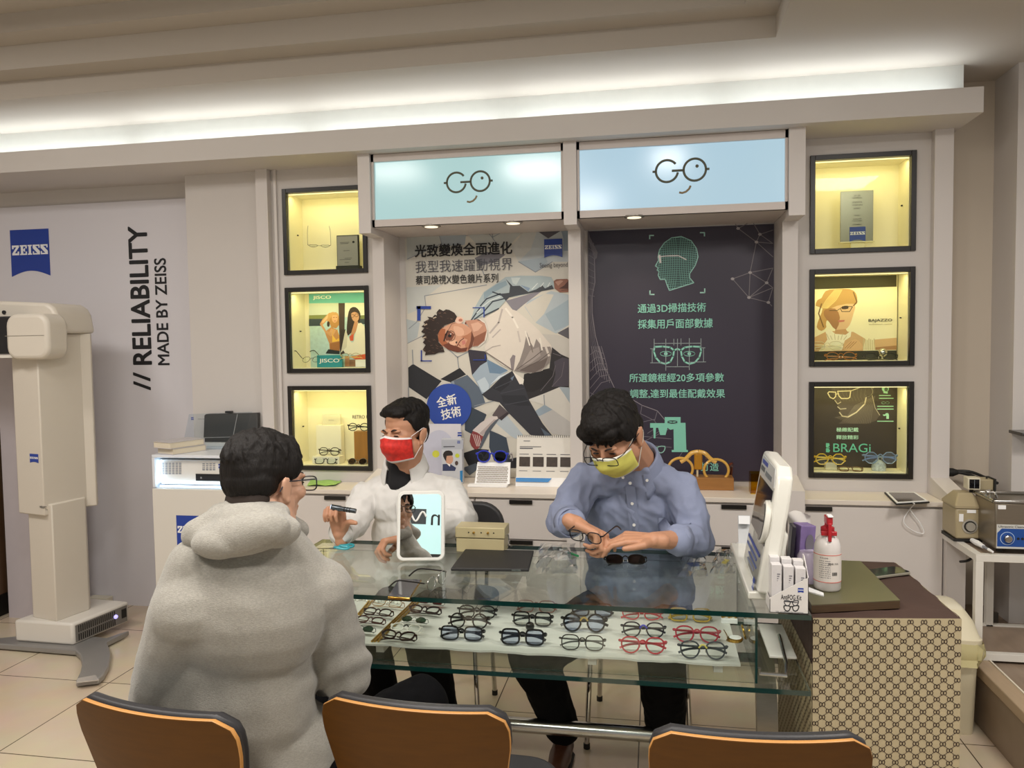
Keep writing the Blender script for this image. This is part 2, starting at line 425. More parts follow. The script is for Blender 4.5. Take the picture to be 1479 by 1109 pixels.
# stepped ceiling: lit band, two steps of the tray, upper ceiling
m = MB(); YA, XT = 3.262, .470
def band(y0, x1_, z0, z1):
    """a ceiling layer with a rectangular hole open towards the viewer"""
    m.box(-5.6, 3.2, y0, 4.6, z0, z1); m.box(x1_, 3.2, -3.2, y0, z0, z1)
band(YA, XT, ZC, ZC+.085); band(YA-.13, XT-.13, ZC+.085, ZC+.19); band(YA-.26, XT-.26, ZC+.19, ZC+.27)
m.box(-5.6, 3.2, -3.2, 4.6, ZC+.27, ZC+.30)
struct(m, 'ceiling', CEIL, smooth=0)
# right-hand end: back wall, side wall, raised wood floor
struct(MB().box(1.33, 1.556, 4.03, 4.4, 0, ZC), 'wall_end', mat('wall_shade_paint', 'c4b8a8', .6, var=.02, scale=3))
struct(MB().box(1.553, 3.0, 3.79, 4.4, 0, ZC), 'wall_corner', WALLC)
WOODF = mat('grey_wood_plank', '8f7d6c', .4, var=.18, scale=6, stretch=(6, 1.2, 1))
WOODL = mat('pale_wood_edge', 'b09a80', .45, var=.1, scale=10, stretch=(8, 1, 1))
m = MB(); m.box(1.235, 3.2, -1, 3.79, 0, .235); m.box(1.235, 1.556, 3.79, 4.03, 0, .235)
struct(m, 'floor_step', WOODF, smooth=0)
m = MB(); m.box(1.222, 1.285, -1, 3.79, .205, .247); struct(m, 'trim_10', WOODL, bevel=.004)
struct(MB().box(1.285, 1.291, -1, 3.79, .236, .250), 'trim_11', mat('cream_strip', 'e8dfcd', .4))
# ------------------------------------------------------------------ display cases
FR = mat('case_frame_black', '1d1915', .35); CIN = mat('case_inside_cream', 'f3ecd2', .5, var=.01)
CG = glass('case_glass', 'fbfdf8', .10)
YW = (1.0, .85, .36)
def case(x0, x1, z0, z1, label):
    t = thing('display_case', label, 'display case', ((x0+x1)/2, YC, z0), group='lit display cases in the wall')
    f = .023; m = MB(); yb = 4.105
    for a, b_, c, d in ((x0, x0+f, z0, z1), (x1-f, x1, z0, z1), (x0+f, x1-f, z0, z0+f), (x0+f, x1-f, z1-f, z1)): m.box(a, b_, YC-.014, YC+.012, c, d)
    m.build('frame', FR, t, bevel=.0015)
    i0, i1, j0, j1 = x0+f+.002, x1-f-.002, z0+f+.002, z1-f-.002; m = MB()
    m.box(i0-.004, i1+.004, yb, yb+.006, j0-.004, j1+.004); m.box(i0-.006, i0, YC+.014, yb, j0, j1); m.box(i1, i1+.006, YC+.014, yb, j0, j1)
    m.box(i0, i1, YC+.014, yb, j0-.006, j0); m.box(i0, i1, YC+.014, yb, j1, j1+.006)
    m.build('lining', CIN, t, smooth=0)
    pn = MB().box(i0-.001, i1+.001, YC-.002, YC+.002, j0-.001, j1+.001).build('glass_pane', CG, t, smooth=0)
    MB().box(i0, i1, YC+.016, YC+.024, j1-.004, j1-.001).build('light_strip', glow('case_strip', 'fff2c0', 1.1), t, smooth=0)
    for xk in (i0+.002, i1-.008): MB().box(xk, xk+.006, 4.03, 4.04, (j0+j1)/2-.006, (j0+j1)/2).build('latch', BLACKM, t, smooth=0)
    area('case_lamp', ((x0+x1)/2, YC+.03, j1-.010), x1-x0-.08, .62, YW, (R(18), 0, 0), .018)
    return i0, i1, j0, j1
CASE_L = [case(xl0, xl1, a, b_, l) for (a, b_), l in zip(ROWS_L, ('top left black framed case with an award plaque and wire glasses', 'middle left black framed case with the beach poster inside', 'bottom left black framed case holding glasses and a wooden block'))]
CASE_R = [case(xr0, xr1, a, b_, l) for (a, b_), l in zip(ROWS_R, ('top right black framed case with one grey award plate', 'middle right black framed case with a blonde woman poster inside', 'bottom right black framed case with the dark face scan poster'))]
# ------------------------------------------------------------------ light boxes
LBR = mat('light_box_rim', 'd2c8c2', .45)
DKB = mat('emblem_bronze', '55523c', .5)
def lightbox(x0, x1, colr, label, st):
    z0, z1 = 2.105, ZL-.002; t = thing('light_box_sign', label, 'illuminated sign', ((x0+x1)/2, 3.9, z0)); g = .012
    m = MB(); m.box(x0, x1, 3.725, YN-.002, z0, z0+.012)
    m.box(x0, x1, 3.72, 3.745, z0, z0+.034); m.box(x0, x1, 3.72, 3.745, z1-.035, z1); m.box(x0, x0+g, 3.72, 3.745, z0, z1); m.box(x1-g, x1, 3.72, 3.745, z0, z1)
    m.build('housing', LBR, t, smooth=0)
    pm = bpy.data.materials.new('lit_panel_'+colr[0]); pm.use_nodes = True; n = pm.node_tree; bb = n.nodes['Principled BSDF']
    tcn = n.nodes.new('ShaderNodeTexCoord'); gr = n.nodes.new('ShaderNodeTexNoise'); gr.inputs['Scale'].default_value = 2.2; gr.inputs['Detail'].default_value = 1
    mxn = n.nodes.new('ShaderNodeMix'); mxn.data_type = 'RGBA'; mxn.inputs[6].default_value = lin(colr[0])+(1,); mxn.inputs[7].default_value = lin(colr[1])+(1,)
    n.links.new(tcn.outputs['Object'], gr.inputs[0]); n.links.new(gr.outputs['Fac'], mxn.inputs[0])
    n.links.new(mxn.outputs[2], bb.inputs['Emission Color']); bb.inputs['Emission Strength'].default_value = st; bb.inputs['Base Color'].default_value = (.05, .05, .05, 1); bb.inputs['Roughness'].default_value = .15
    MB().box(x0+g, x1-g, 3.736, 3.75, z0+.034, z1-.035).build('lit_panel', pm, t, smooth=0)
    return t
def gologo(t, px, py, s):
    """spectacles made of the letters G and O over a smile"""
    m = MB(); Y = 3.7335; o = P(px, py, Y); k = .00325*s
    def q(a, b_): return Vector((o.x+a*k, Y, o.z+b_*k))
    r = 1.55*k
    m.tube([q(-18+14.5*math.cos(R(x)), 14.5*math.sin(R(x))) for x in range(38, 352, 8)], r, 6)
    m.tube([q(-3.5-8, 0), q(4, 0)], r, 6); m.tube([q(18.5+14.5*math.cos(R(x)), 14.5*math.sin(R(x))) for x in range(0, 360, 10)], r, 6, closed=True)
    m.tube([q(-32.5, 0), q(-37, 0)], r, 6); m.tube([q(33, 0), q(37.5, 0)], r, 6)
    m.build('spectacles_logo', DKB, t, smooth=40)
    m = MB(); m.tube([q(-2, -29), q(2, -30), q(7, -28.5), q(11, -25), q(13, -21)], [r*.9]*5, 6); m.build('smile_logo', mat('emblem_tan', '8d7752', .5), t)
    MB().lathe([(2.2*k, -.001), (2.2*k, .001)], q(21.5, 4.5), 14, Matrix.Rotation(R(90), 3, 'X')).build('dot_logo', DKB, t)
lb1 = lightbox(COLX[0][1]+.001, COLX[1][0]-.001, ('b2dcd8', 'c0e2e4'), 'pale mint light box with spectacles logo above the athlete poster', .82)
lb2 = lightbox(COLX[1][1]+.001, COLX[2][0]-.001, ('b4d8ee', 'bfdde8'), 'pale blue light box with spectacles logo above the dark poster', .82)
gologo(lb1, 676, 262.5, 1.0); gologo(lb2, 983, 246, 1.06)
for i, (px, py) in enumerate(((623, 326.5), (741, 321.5), (916, 313))):
    c = P(px, py, Z=2.104)
    t = thing('downlight', ('recessed downlight above the left end of the athlete poster', 'recessed downlight above the right end of the athlete poster', 'recessed downlight above the dark scan poster')[i], 'ceiling light', c, group='recessed downlights')
    MB().lathe([(.043, -.004), (.048, -.001), (.048, .004)], c, 24).build('trim_ring', mat('lamp_ring_grey', '9a938b', .3, metal=.4), t)
    MB().lathe([(.033, -.0055), (.033, -.003)], c, 20).build('lens', glow('lamp_lens', 'fff0d2', 1.2), t)
    spot('downlight_beam', c+Vector((0, 0, -.012)), 9, (1, .86, .66), 105, .9, .025, (R(14), 0, 0))
# ------------------------------------------------------------------ worktop and cabinets
SEAM = .0035
ZW = .793
CAB = mat('cabinet_white', 'd6cfca', .45, var=.012, scale=3)
def worktop(name, x0, x1, yb, label):
    m = MB(); m.box(x0, x1, YF, yb, ZW-.022, ZW); return solo(m, name, mat('worktop_cream', 'e0d6ca', .35, var=.015), label, 'worktop', bevel=.002)
worktop('worktop', px1+.036, COLX[0][0]-.001, YC-.001, 'cream worktop below the left display cases with a green cloth on it')
worktop('worktop', COLX[0][1]+.001, COLX[2][0]-.001, YN-.003, 'long cream worktop below the two posters')
worktop('worktop', COLX[2][1]+.001, PILX[0]-.001, YC-.001, 'short cream worktop below the right cases with a charging tablet')
def cabinet(x0, x1, label, drawers, hx):
    t = thing('cabinet', label, 'cabinet', ((x0+x1)/2, 3.85, 0), group='white base cabinets along the wall')
    MB().box(x0, x1, YF+.024, YC-.005, .06, ZW-.024).build('body', CAB, t, smooth=0)
    MB().box(x0+.02, x1-.02, YF+.06, YC-.1, 0, .06).build('plinth', mat('plinth_grey', '77706a', .6), t, smooth=0)
    zs = [.064] + drawers + [ZW-.030]
    for k in range(len(zs)-1):
        f = MB().box(x0+SEAM, x1-SEAM, YF+.006, YF+.0235, zs[k]+SEAM, zs[k+1]-SEAM).build('drawer' if drawers else 'door', CAB, t, bevel=.001)
        h = MB(); h.box(hx-.056, hx+.056, YF-.004, YF+.007, zs[k+1]-.021, zs[k+1]-.003); h.build('handle', BLACKM, f, smooth=0)
    return t
sx = P(686, 750, YF+.006).x; cx = P(905, 750, YF+.006).x
zd = P(780, 780.5, YF+.006).z
cabinet(px1+.036, COLX[0][0]-.002, 'white base cabinet under the left display cases', [], -1.6)
cabinet(COLX[0][1]+.002, sx-.001, 'white base cabinet behind the person in the white shirt', [], -1.2)
cabinet(sx+.001, cx-.001, 'white drawer cabinet below the flip calendar', [zd], P(752, 720, YF).x)
cabinet(cx+.001, COLX[2][0]-.002, 'white drawer cabinet below the giant amber spectacles', [zd], P(1060, 722, YF).x)
cabinet(COLX[2][1]+.002, PILX[0]-.002, 'white base cabinet below the charging tablet', [], P(1183, 729, YF).x)
# ------------------------------------------------------------------ posters and wall signs (flat prints)
BLUE = mat('emblem_blue', '23409a', .4); EWH = mat('emblem_white', 'f2f2f2', .5); INK = mat('ink_black', '16161a', .6); GREYINK = mat('ink_grey', '55555c', .6)
TEAL = mat('ink_teal', '8fd0bd', .5); TEALW = mat('ink_pale_teal', 'b5e2d4', .5); WHINK = mat('ink_white', 'f4f2ec', .5)
def crop(a, ox, oy, s):
    """draw in coordinates of a magnified view"""
    class K: pass
    k = K(); f = lambda pts: [(ox+x*s, oy+y*s) for x, y in pts]
    k.poly = lambda c, pts, smooth=0: a.poly(c, f(pts), smooth)
    k.line = lambda c, pts, wd=1.: a.line(c, f(pts), wd*s)
    k.disc = lambda c, x, y, rx, ry=None, n=28: a.disc(c, ox+x*s, oy+y*s, rx*s, (ry or rx)*s, n)
    k.ring = lambda c, x, y, rx, ry, wd, a0=0, a1=360: a.ring(c, ox+x*s, oy+y*s, rx*s, ry*s, wd*s, a0, a1)
    return k
YP = YN-.006
def sheet(t, x0, x1, z0, z1, y, m, th=.003):
    return MB().box(x0, x1, y, y+th, z0, z1).build('sheet', m, t, smooth=0)
# --- athlete poster
PX0, PX1 = P(588, 480, YP).x, P(823, 480, YP).x; PZ1 = 2.098
t = thing('poster', 'tall pale poster of a leaning man in glasses, left niche', 'poster', ((PX0+PX1)/2, YP, ZW+.005))
sheet(t, PX0, PX1, ZW+.005, PZ1, YP, mat('poster_pale', 'd3cfc4', .45, var=.03, scale=3))
A = Art(YP); K = crop(A, 580, 320, .1758); K2 = crop(A, 580, 500, .1758)
K.poly('b9bdb9', [(40,100),(310,112),(330,180),(180,250),(45,310)]); K.poly('a6b0b8', [(310,112),(530,95),(520,190),(330,205)]); K.poly('bfc2bf', [(530,95),(745,110),(850,75),(1000,80),(880,200),(620,190)])
K.poly('bcc4c8', [(1110,75),(1365,75),(1368,330),(1240,330),(1100,410),(960,330),(1060,230)]); K.poly('c9cac6', [(960,330),(1060,230),(1110,85),(1000,90),(900,210)])
K.poly('55525a', [(1110,75),(1310,75),(1205,138)]); K.poly('8f9fae', [(1310,75),(1366,75),(1368,240),(1330,240),(1330,140)])
K.poly('7d7b82', [(600,300),(700,250),(855,270),(770,335),(640,365)]); K.poly('a9b6be', [(960,330),(1180,290),(1200,330),(1100,415)])
K.poly('c5c9c6', [(40,540),(330,520),(200,620),(190,700),(50,760)]); K.poly('b3bcbf', [(40,800),(150,830),(130,950),(50,1000)])
K.poly('b4c0c8', [(1040,650),(1230,570),(1372,600),(1374,850),(1270,920),(1100,830),(1010,700)]); K.poly('d2cec4', [(1010,690),(1180,590),(1250,600),(1170,760),(1100,830)]); K.poly('9fb1be', [(1180,760),(1372,640),(1374,850),(1260,900)])
K.poly('86838d', [(855,650),(1160,565),(1000,685),(930,745)]); K.poly('5a5860', [(1280,915),(1374,865),(1376,965)]); K.poly('c9c6c0', [(1110,920),(1280,930),(1376,970),(1376,1109),(1240,1100)])
for p in ([(310,112),(330,180),(320,240)], [(745,90),(750,140),(800,200)], [(850,75),(745,130),(720,100)], [(190,610),(200,700),(120,830),(60,880)], [(190,610),(700,520)], [(50,1000),(250,900)], [(960,330),(1100,415),(1240,330)], [(660,390),(680,440)], [(45,310),(180,250),(330,180)]): K.line('8b919a', p, 6)
# dark facets low on the sheet
K2.poly('26282e', [(55,175),(95,145),(300,270),(330,285),(205,435),(58,335)]); K2.poly('1f2126', [(320,270),(478,178),(530,232),(400,295)]); K2.poly('5d6a7a', [(400,295),(540,235),(650,350),(690,470),(580,515),(555,460)])
K2.poly('8f9aa6', [(410,290),(430,285),(440,330),(400,330)]); K2.poly('3a4450', [(575,500),(700,560),(640,700),(610,740),(520,690),(520,620)]); K2.poly('3c4756', [(725,690),(860,745),(895,905),(870,970),(760,940),(720,830)])
K2.poly('1d1f24', [(500,880),(620,840),(720,850),(640,960),(560,1000)]); K2.poly('d6d2c8', [(650,510),(790,450),(840,500),(700,565)]); K2.poly('b9c4cc', [(860,560),(1000,730),(940,760),(740,650),(790,600)]); K2.poly('d8d4ca', [(700,640),(760,620),(900,740),(860,750),(740,690)])
K2.poly('dad7d0', [(1040,440),(1140,375),(1290,330),(1380,340),(1384,620),(1320,600),(1170,480)]); K2.poly('9aaab8', [(1085,540),(1175,480),(1240,520),(1130,575)]); K2.poly('c4c2c0', [(1130,575),(1240,520),(1384,620),(1384,740),(1240,720)])
K2.poly('a8b5bf', [(1290,330),(1340,400),(1384,470),(1384,340)]); K2.poly('2a2c33', [(870,930),(1000,900),(940,1000),(880,1000)]); K2.poly('57606b', [(500,1000),(610,960),(640,1000),(560,1060)])
for p in ([(90,30),(95,150)], [(380,20),(460,90),(470,178)], [(460,90),(560,40)], [(58,335),(60,420)], [(600,490),(790,440)], [(1040,440),(1080,540)], [(1170,400),(1175,480)]): K2.line('8b919a', p, 7)
# the man
F1 = crop(A, 600, 430, .09456); F2 = crop(A, 670, 380, .1261); F3 = crop(A, 670, 490, .1261)
F3.poly('2c292c', [(1010,90),(1110,170),(1204,212),(1204,550),(1100,545),(920,620),(735,690),(680,540),(700,400),(980,330)]); F3.poly('4a4550', [(1035,255),(1130,208),(1204,222),(1204,535),(1010,545),(1050,400)], 1); F3.poly('1f1c1e', [(690,400),(980,340),(1010,420),(880,560),(720,600)], 2)
for p in ([(1050,300),(1020,420),(880,590)], [(1150,260),(1120,420),(1010,540)], [(1020,160),(1110,190)]): F3.line('6b636a', p, 7)
F3.poly('34303c', [(45,115),(255,140),(300,430),(95,412)]); F3.poly('a3b4c4', [(95,410),(190,300),(290,240),(505,360),(430,410),(300,540),(290,645),(210,625),(150,500)], 1); F3.poly('6f8aa5', [(260,225),(505,355),(420,395),(295,385)]); F3.poly('d5e0e8', [(300,520),(400,420),(525,378),(430,440),(330,500)]); F3.poly('c3d1dc', [(150,480),(240,430),(290,520),(280,620),(210,600)], 1)
F3.poly('33343c', [(300,560),(420,440),(560,358),(640,500),(692,530),(750,700),(900,960),(1010,1100),(880,1112),(760,1092),(620,950),(520,850),(410,722),(280,692),(205,630)]); F3.poly('24262d', [(330,560),(440,440),(545,385),(520,520),(420,600)], 1); F3.poly('282a31', [(430,640),(700,640),(760,760),(620,760),(450,720)], 1); F3.poly('6d8096', [(535,445),(580,412),(555,475)]); F3.poly('5a6878', [(880,1010),(1000,1095),(930,1108)])
for p in ([(360,560),(560,470)], [(420,620),(690,560)], [(470,750),(740,700)]): F3.line('454750', p, 8)
F3.poly('5d5356', [(325,870),(410,745),(500,830),(420,915),(370,905)]); F3.poly('3d3438', [(400,900),(500,830),(520,850),(430,930)])
K2.poly('d9cfcb', [(735,575),(800,605),(660,735),(585,690)], 2); K2.poly('b9aaa8', [(760,600),(800,605),(665,730),(640,715)], 1); K2.poly('8f3f40', [(560,780),(588,695),(660,735),(680,750),(640,830),(600,845)], 2)
for i in range(4): K2.line('d8c2be', [(585+i*18,720+i*5),(620+i*12,820)], 6)
K2.poly('59606a', [(690,700),(770,610),(800,600),(720,710),(660,830),(640,830)], 2)
F2.poly('a9b8bd', [(75,665),(130,500),(230,330),(380,230),(480,160),(650,145),(880,145),(1000,160),(1030,210),(1036,292),(960,306),(830,332),(680,362),(590,382),(520,392),(470,440),(400,520),(240,600)], 1)
F2.poly('3a3f47', [(480,180),(560,262),(640,258),(740,330),(830,300),(900,255),(930,290),(1010,250),(1032,295),(830,332),(640,366),(520,392),(480,432),(415,352),(520,340),(530,260)]); F2.poly('c5d0d0', [(540,165),(650,165),(600,250),(560,230)], 1); F2.poly('7d92ab', [(650,250),(760,285),(740,325)]); F2.poly('8fa4b0', [(230,340),(380,240),(480,200),(500,250),(350,330),(230,420)], 1)
for p in ([(190,490),(260,410),(420,350)], [(235,550),(330,440),(470,405)], [(85,655),(180,520)], [(120,645),(230,565)], [(240,598),(400,520)], [(330,330),(440,370)]): F2.line('37404c', p, 15)
for p in ([(210,500),(300,430),(420,385)], [(780,300),(845,232)], [(880,270),(915,225)], [(960,270),(985,225)], [(150,570),(215,505)]): F2.line('d9e0e0', p, 9)
F2.poly('8d5f4e', [(1030,205),(1060,185),(1180,180),(1198,190),(1198,332),(1100,337),(1040,292)], 1); F2.poly('4f2f26', [(1150,255),(1198,200),(1198,295),(1090,292)]); F2.poly('b58a78', [(1045,215),(1110,195),(1140,205),(1080,260)], 1); F2.line('5d3a2e', [(1120,312),(1198,306)], 8)
F2.poly('ddd5cb', [(240,640),(400,530),(480,465),(560,532),(600,545),(720,640),(860,770),(1000,940),(1010,990),(985,1130),(900,1230),(760,1262),(620,1240),(560,1225),(430,1160),(260,1020),(238,960),(290,880),(275,740)], 1)
F2.poly('8d8480', [(722,790),(760,900),(800,965),(830,865),(900,960),(990,955),(1010,1000),(980,1140),(880,1240),(730,1262),(580,1232),(640,1120),(690,960)]); F2.poly('6b605c', [(640,1232),(760,1160),(880,1120),(965,1075),(920,1190),(800,1258)], 1); F2.poly('a59b96', [(760,1000),(860,960),(880,1060),(760,1150),(660,1180)], 1)
for c_, p, w_ in (('e9e3d9', [(705,780),(755,940)], 16), ('e9e3d9', [(872,860),(898,1000)], 18), ('d8d0c8', [(940,960),(975,1060)], 26), ('5d5350', [(610,1215),(800,1080),(900,1000)], 8), ('5d5350', [(650,1225),(860,1120),(975,1030)], 8), ('70665f', [(745,850),(790,1020)], 9), ('b9b0ac', [(440,530),(400,680),(300,800)], 20), ('b9b0ac', [(330,850),(420,760)], 14), ('c7beb8', [(620,780),(645,900)], 18), ('b5aca6', [(250,1010),(330,960),(420,940)], 12), ('eee8de', [(480,520),(560,620),(620,740)], 22)): F2.line(c_, p, w_)
F2.poly('8a8185', [(530,1100),(562,1048),(592,1060),(572,1222),(545,1222)], 1); F2.poly('ece6dc', [(555,1230),(600,1268),(690,1330),(682,1380),(640,1387)], 1); F2.line('7d736f', [(250,1018),(420,1130),(560,1225)], 12)
F1.poly('c08f78', [(760,350),(960,330),(1060,390),(1092,500),(1060,650),(960,735),(880,745),(860,500),(800,420)], 1); F1.poly('8e5a45', [(900,600),(1060,520),(1086,505),(1052,655),(960,728),(885,738)], 1); F1.poly('3a2520', [(935,338),(985,326),(1045,365),(1000,356)]); F1.poly('d7ab94', [(850,400),(960,370),(1030,420),(960,500),(890,520)], 1)
F1.line('e8e0d8', [(965,318),(1072,388),(1104,500),(1066,662),(965,745)], 15)
F1.poly('d19c80', [(370,500),(540,392),(640,378),(780,420),(862,500),(894,600),(872,722),(800,812),(660,832),(520,792),(400,722),(348,620)], 2); F1.poly('a8623f', [(352,520),(400,465),(462,480),(450,640),(505,700),(420,735),(352,650)], 1); F1.poly('e0b196', [(590,430),(720,465),(745,560),(650,585),(600,520)], 2)
F1.poly('b4785a', [(700,600),(800,560),(862,515),(892,620),(862,742),(780,802),(760,722),(800,640)], 1); F1.poly('6a3c2c', [(862,495),(902,620),(872,742),(800,806),(846,660)], 1); F1.poly('6e3826', [(420,722),(520,685),(600,722),(700,772),(800,758),(780,818),(640,832),(500,792)], 1)
F1.poly('7a4632', [(448,560),(520,505),(605,560),(560,645),(470,655)], 1); F1.disc('1a1210', 527, 582, 27, 25, 14); F1.disc('efe6de', 543, 553, 10, 9, 10); F1.line('3a2018', [(440,660),(470,560),(500,505)], 24)
F1.poly('e8b89c', [(500,672),(620,640),(655,690),(600,732),(540,712)], 1); F1.disc('3d1c15', 630, 682, 15, 18, 10); F1.poly('c97f74', [(712,665),(757,645),(775,700),(722,722)], 1); F1.line('5a2a20', [(640,735),(690,655),(742,618)], 12); F1.line('9c5a45', [(655,700),(690,740)], 14)
F1.disc('e8c3ae', 672, 342, 62, 54); F1.disc('b5705c', 692, 342, 30, 22); F1.disc('7d3f30', 770, 388, 13, 18, 10); F1.ring('7d5a4c', 547, 582, 62, 76, 10); F1.line('7d5a4c', [(500,505),(560,400),(610,388)], 8); F1.line('8d6a5c', [(490,700),(530,660)], 8)
hp = [(640,290),(600,230),(520,185),(470,178),(430,202),(370,172),(333,212),(330,270),(300,258),(262,300),(185,288),(215,325),(128,370),(150,400),(98,440),(140,460),(92,520),(150,550),(106,600),(150,640),(116,680),(160,722),(116,790),(160,832),(150,880),(200,870),(300,862),(360,835),(450,828),(420,740),(360,680),(345,560),(380,490),(450,420),(530,395),(600,370),(620,330)]
F1.poly('2b1d18', hp)
rh = random.Random(11)
for i in range(70):
    x, y = rh.uniform(130, 600), rh.uniform(200, 840)
    ins = False
    for k in range(len(hp)):
        (xa, ya), (xb, yb) = hp[k], hp[(k+1) % len(hp)]
        if (ya > y) != (yb > y) and x < (xb-xa)*(y-ya)/(yb-ya)+xa: ins = not ins
    if ins: F1.line(('5d4638', '6e5546', '46342a')[i % 3], [(x-18, y+rh.uniform(-14,14)),(x, y),(x+14, y+rh.uniform(-16,16))], 9)
for x, y in ((300,305),(160,412),(145,605)): F1.line('c9b8a4', [(x-20,y+8),(x+20,y-8)], 16)
A.build('print', t); A2 = Art(YP-.0055); K = crop(A2, 580, 320, .1758); K2 = crop(A2, 580, 500, .1758)
K.line('23409a', [(128,706),(236,706)], 24); K.line('23409a', [(142,700),(142,806)], 28); K.line('23409a', [(585,707),(682,707)], 7); K.line('23409a', [(677,704),(677,785)], 9)
K2.line('23409a', [(163,35),(163,122)], 11); K2.line('23409a', [(158,120),(247,120)], 9); K2.line('23409a', [(590,112),(692,112)], 7); K2.line('23409a', [(687,70),(687,116)], 8)
K2.disc('2a4ba6', 390, 495, 184, 188, 48); A2.build('printed_marks', t)
cpos = P(648.6, 587, YP); yq = YP-.0068
for s_, dx, dy in (('全新', -.012, .032), ('技術', .012, -.034)):
    text3(s_, (cpos.x+dx, yq, cpos.z+dy), (math.cos(R(12)), 0, math.sin(R(12))), (-math.sin(R(12)), 0, math.cos(R(12))), WHINK, t, w=.112, h=.056, bold=.012)
textpx('光致變煥全面進化', 599.3, 351, 739.5, 369, YP-.0065, INK, t, bold=.014)
textpx('我型我速躍動視界', 600, 374.5, 740.5, 392, YP-.0065, GREYINK, t, bold=-.004)
textpx('蔡司煥視X變色鏡片系列', 600.5, 396.5, 719.5, 409.5, YP-.0065, INK, t, bold=.006)
a_ = P(786, 345.8, YP); b_ = P(812.5, 371.5, YP)
emblem((a_.x, YP-.0065, a_.z), (1,0,0), (0,0,1), b_.x-a_.x, a_.z-b_.z, t, BLUE, EWH)
textpx('Seeing beyond', 779.5, 379, 820, 388, YP-.0065, GREYINK, t)
# --- dark scan poster
QX0, QX1 = P(850.5, 480, YP).x, P(1117.5, 480, YP).x
t = thing('poster', 'tall dark purple poster with a teal wireframe head, right niche', 'poster', ((QX0+QX1)/2, YP, ZW+.005))
sheet(t, QX0, QX1, ZW+.005, PZ1, YP, mat('poster_dark', '352e3d', .4, var=.15, scale=1.2))
A = Art(YP); K = crop(A, 840, 310, .2028); K2 = crop(A, 840, 500, .2028)
K.poly('6f6a70', [(48,100),(60,160),(115,270),(108,310),(92,318),(62,220),(46,170)], 0)
for i in range(9): K.line('8a8389', [(48,190+i*48),(70+6*math.sin(i),210+i*46),(92+4*math.sin(i*.8),230+i*44)], 3)
K.line('8a8389', [(92,318),(96,480),(75,580),(76,700),(98,860),(165,1109)], 5)
for i in range(5): K.line('77727a', [(50+i*9,200),(56+i*9,480),(48+i*6,590),(50+i*6,720),(54+i*10,900),(60+i*22,1109)], 3)
K2.line('8a8389', [(120,0),(170,160),(240,310)], 5); K2.line('8a8389', [(240,310),(330,360),(430,420),(540,460),(590,520)], 5)
for i in range(6): K2.line('8a8389', [(60,60+i*60),(100+i*8,30+i*46),(150+i*12,50+i*38)], 3); K2.line('8a8389', [(70+i*14,0),(95+i*16,120),(110+i*18,200+i*12)], 3)
for p in ([(60,330),(120,360)], [(430,420),(420,480),(520,530)], [(540,460),(520,530),(560,600)], [(430,540),(520,520)], [(440,680),(620,590),(660,590)], [(430,700),(640,720)], [(420,640),(640,660)], [(560,600),(500,640)], [(680,810),(720,750)], [(470,620),(560,560)]): K2.line('77727a', p, 4)
out = [(545,300),(555,250),(590,200),(640,165),(710,155),(780,185),(818,240),(830,300),(810,360),(770,420),(770,450),(800,485),(625,540),(605,490),(595,460),(560,462),(545,430),(552,405),(538,395),(545,378),(525,365),(548,325)]
K.poly('37514e', out)
for i in range(-7, 22):                       # wireframe rows and columns clipped to the head outline
    for vert in (0, 1):
        pts = []
        for j in range(60):
            u = j/59*420+130; v_ = 520+i*16
            x, y = (v_+ .00045*(u-330)**2*(1 if v_ > 680 else -1), u) if vert else (500+u*.82-60, 150+(v_-410)*.98+ .0006*(500+u*.82-740)**2)
            ins = False
            for k in range(len(out)):
                (xa, ya), (xb, yb) = out[k], out[(k+1) % len(out)]
                if (ya > y) != (yb > y) and x < (xb-xa)*(y-ya)/(yb-ya)+xa: ins = not ins
            if ins: pts.append((x, y))
            else:
                if len(pts) > 1: K.line('86bdb0', pts, 3)
                pts = []
        if len(pts) > 1: K.line('86bdb0', pts, 3)
K.line('9fd0c4', out+[out[0]], 6); K.line('d8d0cc', [(545,302),(600,294),(690,292),(745,320)], 7); K.line('e0d8d2', [(555,290),(562,340)], 14)
for x, y, dx, dy in ((485,148,28,24), (875,128,-30,24), (487,568,30,-26), (877,555,-32,-28)): K.line('a9d6c8', [(x,y+dy),(x,y),(x+dx,y)], 9)
nod = [(1115,98),(1215,45),(1270,140),(1245,195),(1200,412),(1075,457),(1318,485),(1192,590),(1330,625),(1362,110),(1362,205),(1362,300),(1362,380),(1362,520),(1355,650),(1085,50)]
for a_, b_ in ((0,15),(0,1),(0,3),(1,2),(2,3),(2,9),(3,10),(3,11),(3,4),(2,10),(4,5),(4,12),(4,6),(4,7),(5,7),(6,7),(6,12),(6,13),(7,8),(7,13),(8,13),(8,14)): K.line('7d7678', [nod[a_],nod[b_]], 5)
for x, y in nod[:9]: K.disc('a9a2a2', x, y, 13, 10, 12)
def specs_icon(K, cx, cy, s, c, wd):
    for sg in (-1, 1):
        K.line(c, [(cx+sg*s*p, cy+s*q) for p, q in ((.14,-.2),(.3,-.32),(.62,-.36),(.95,-.34),(.98,-.16),(.9,.1),(.72,.3),(.5,.36),(.3,.28),(.18,.05),(.14,-.2))], wd)
    K.line(c, [(cx-.14*s,cy-.2*s),(cx,cy-.26*s),(cx+.14*s,cy-.2*s)], wd)
specs_icon(K, 683, 1000, 172, '8fd0bd', 12)
for x in (600, 767): K.ring('8fd0bd', x, 990, 40, 17, 5); K.disc('8fd0bd', x, 990, 13, 13, 14)
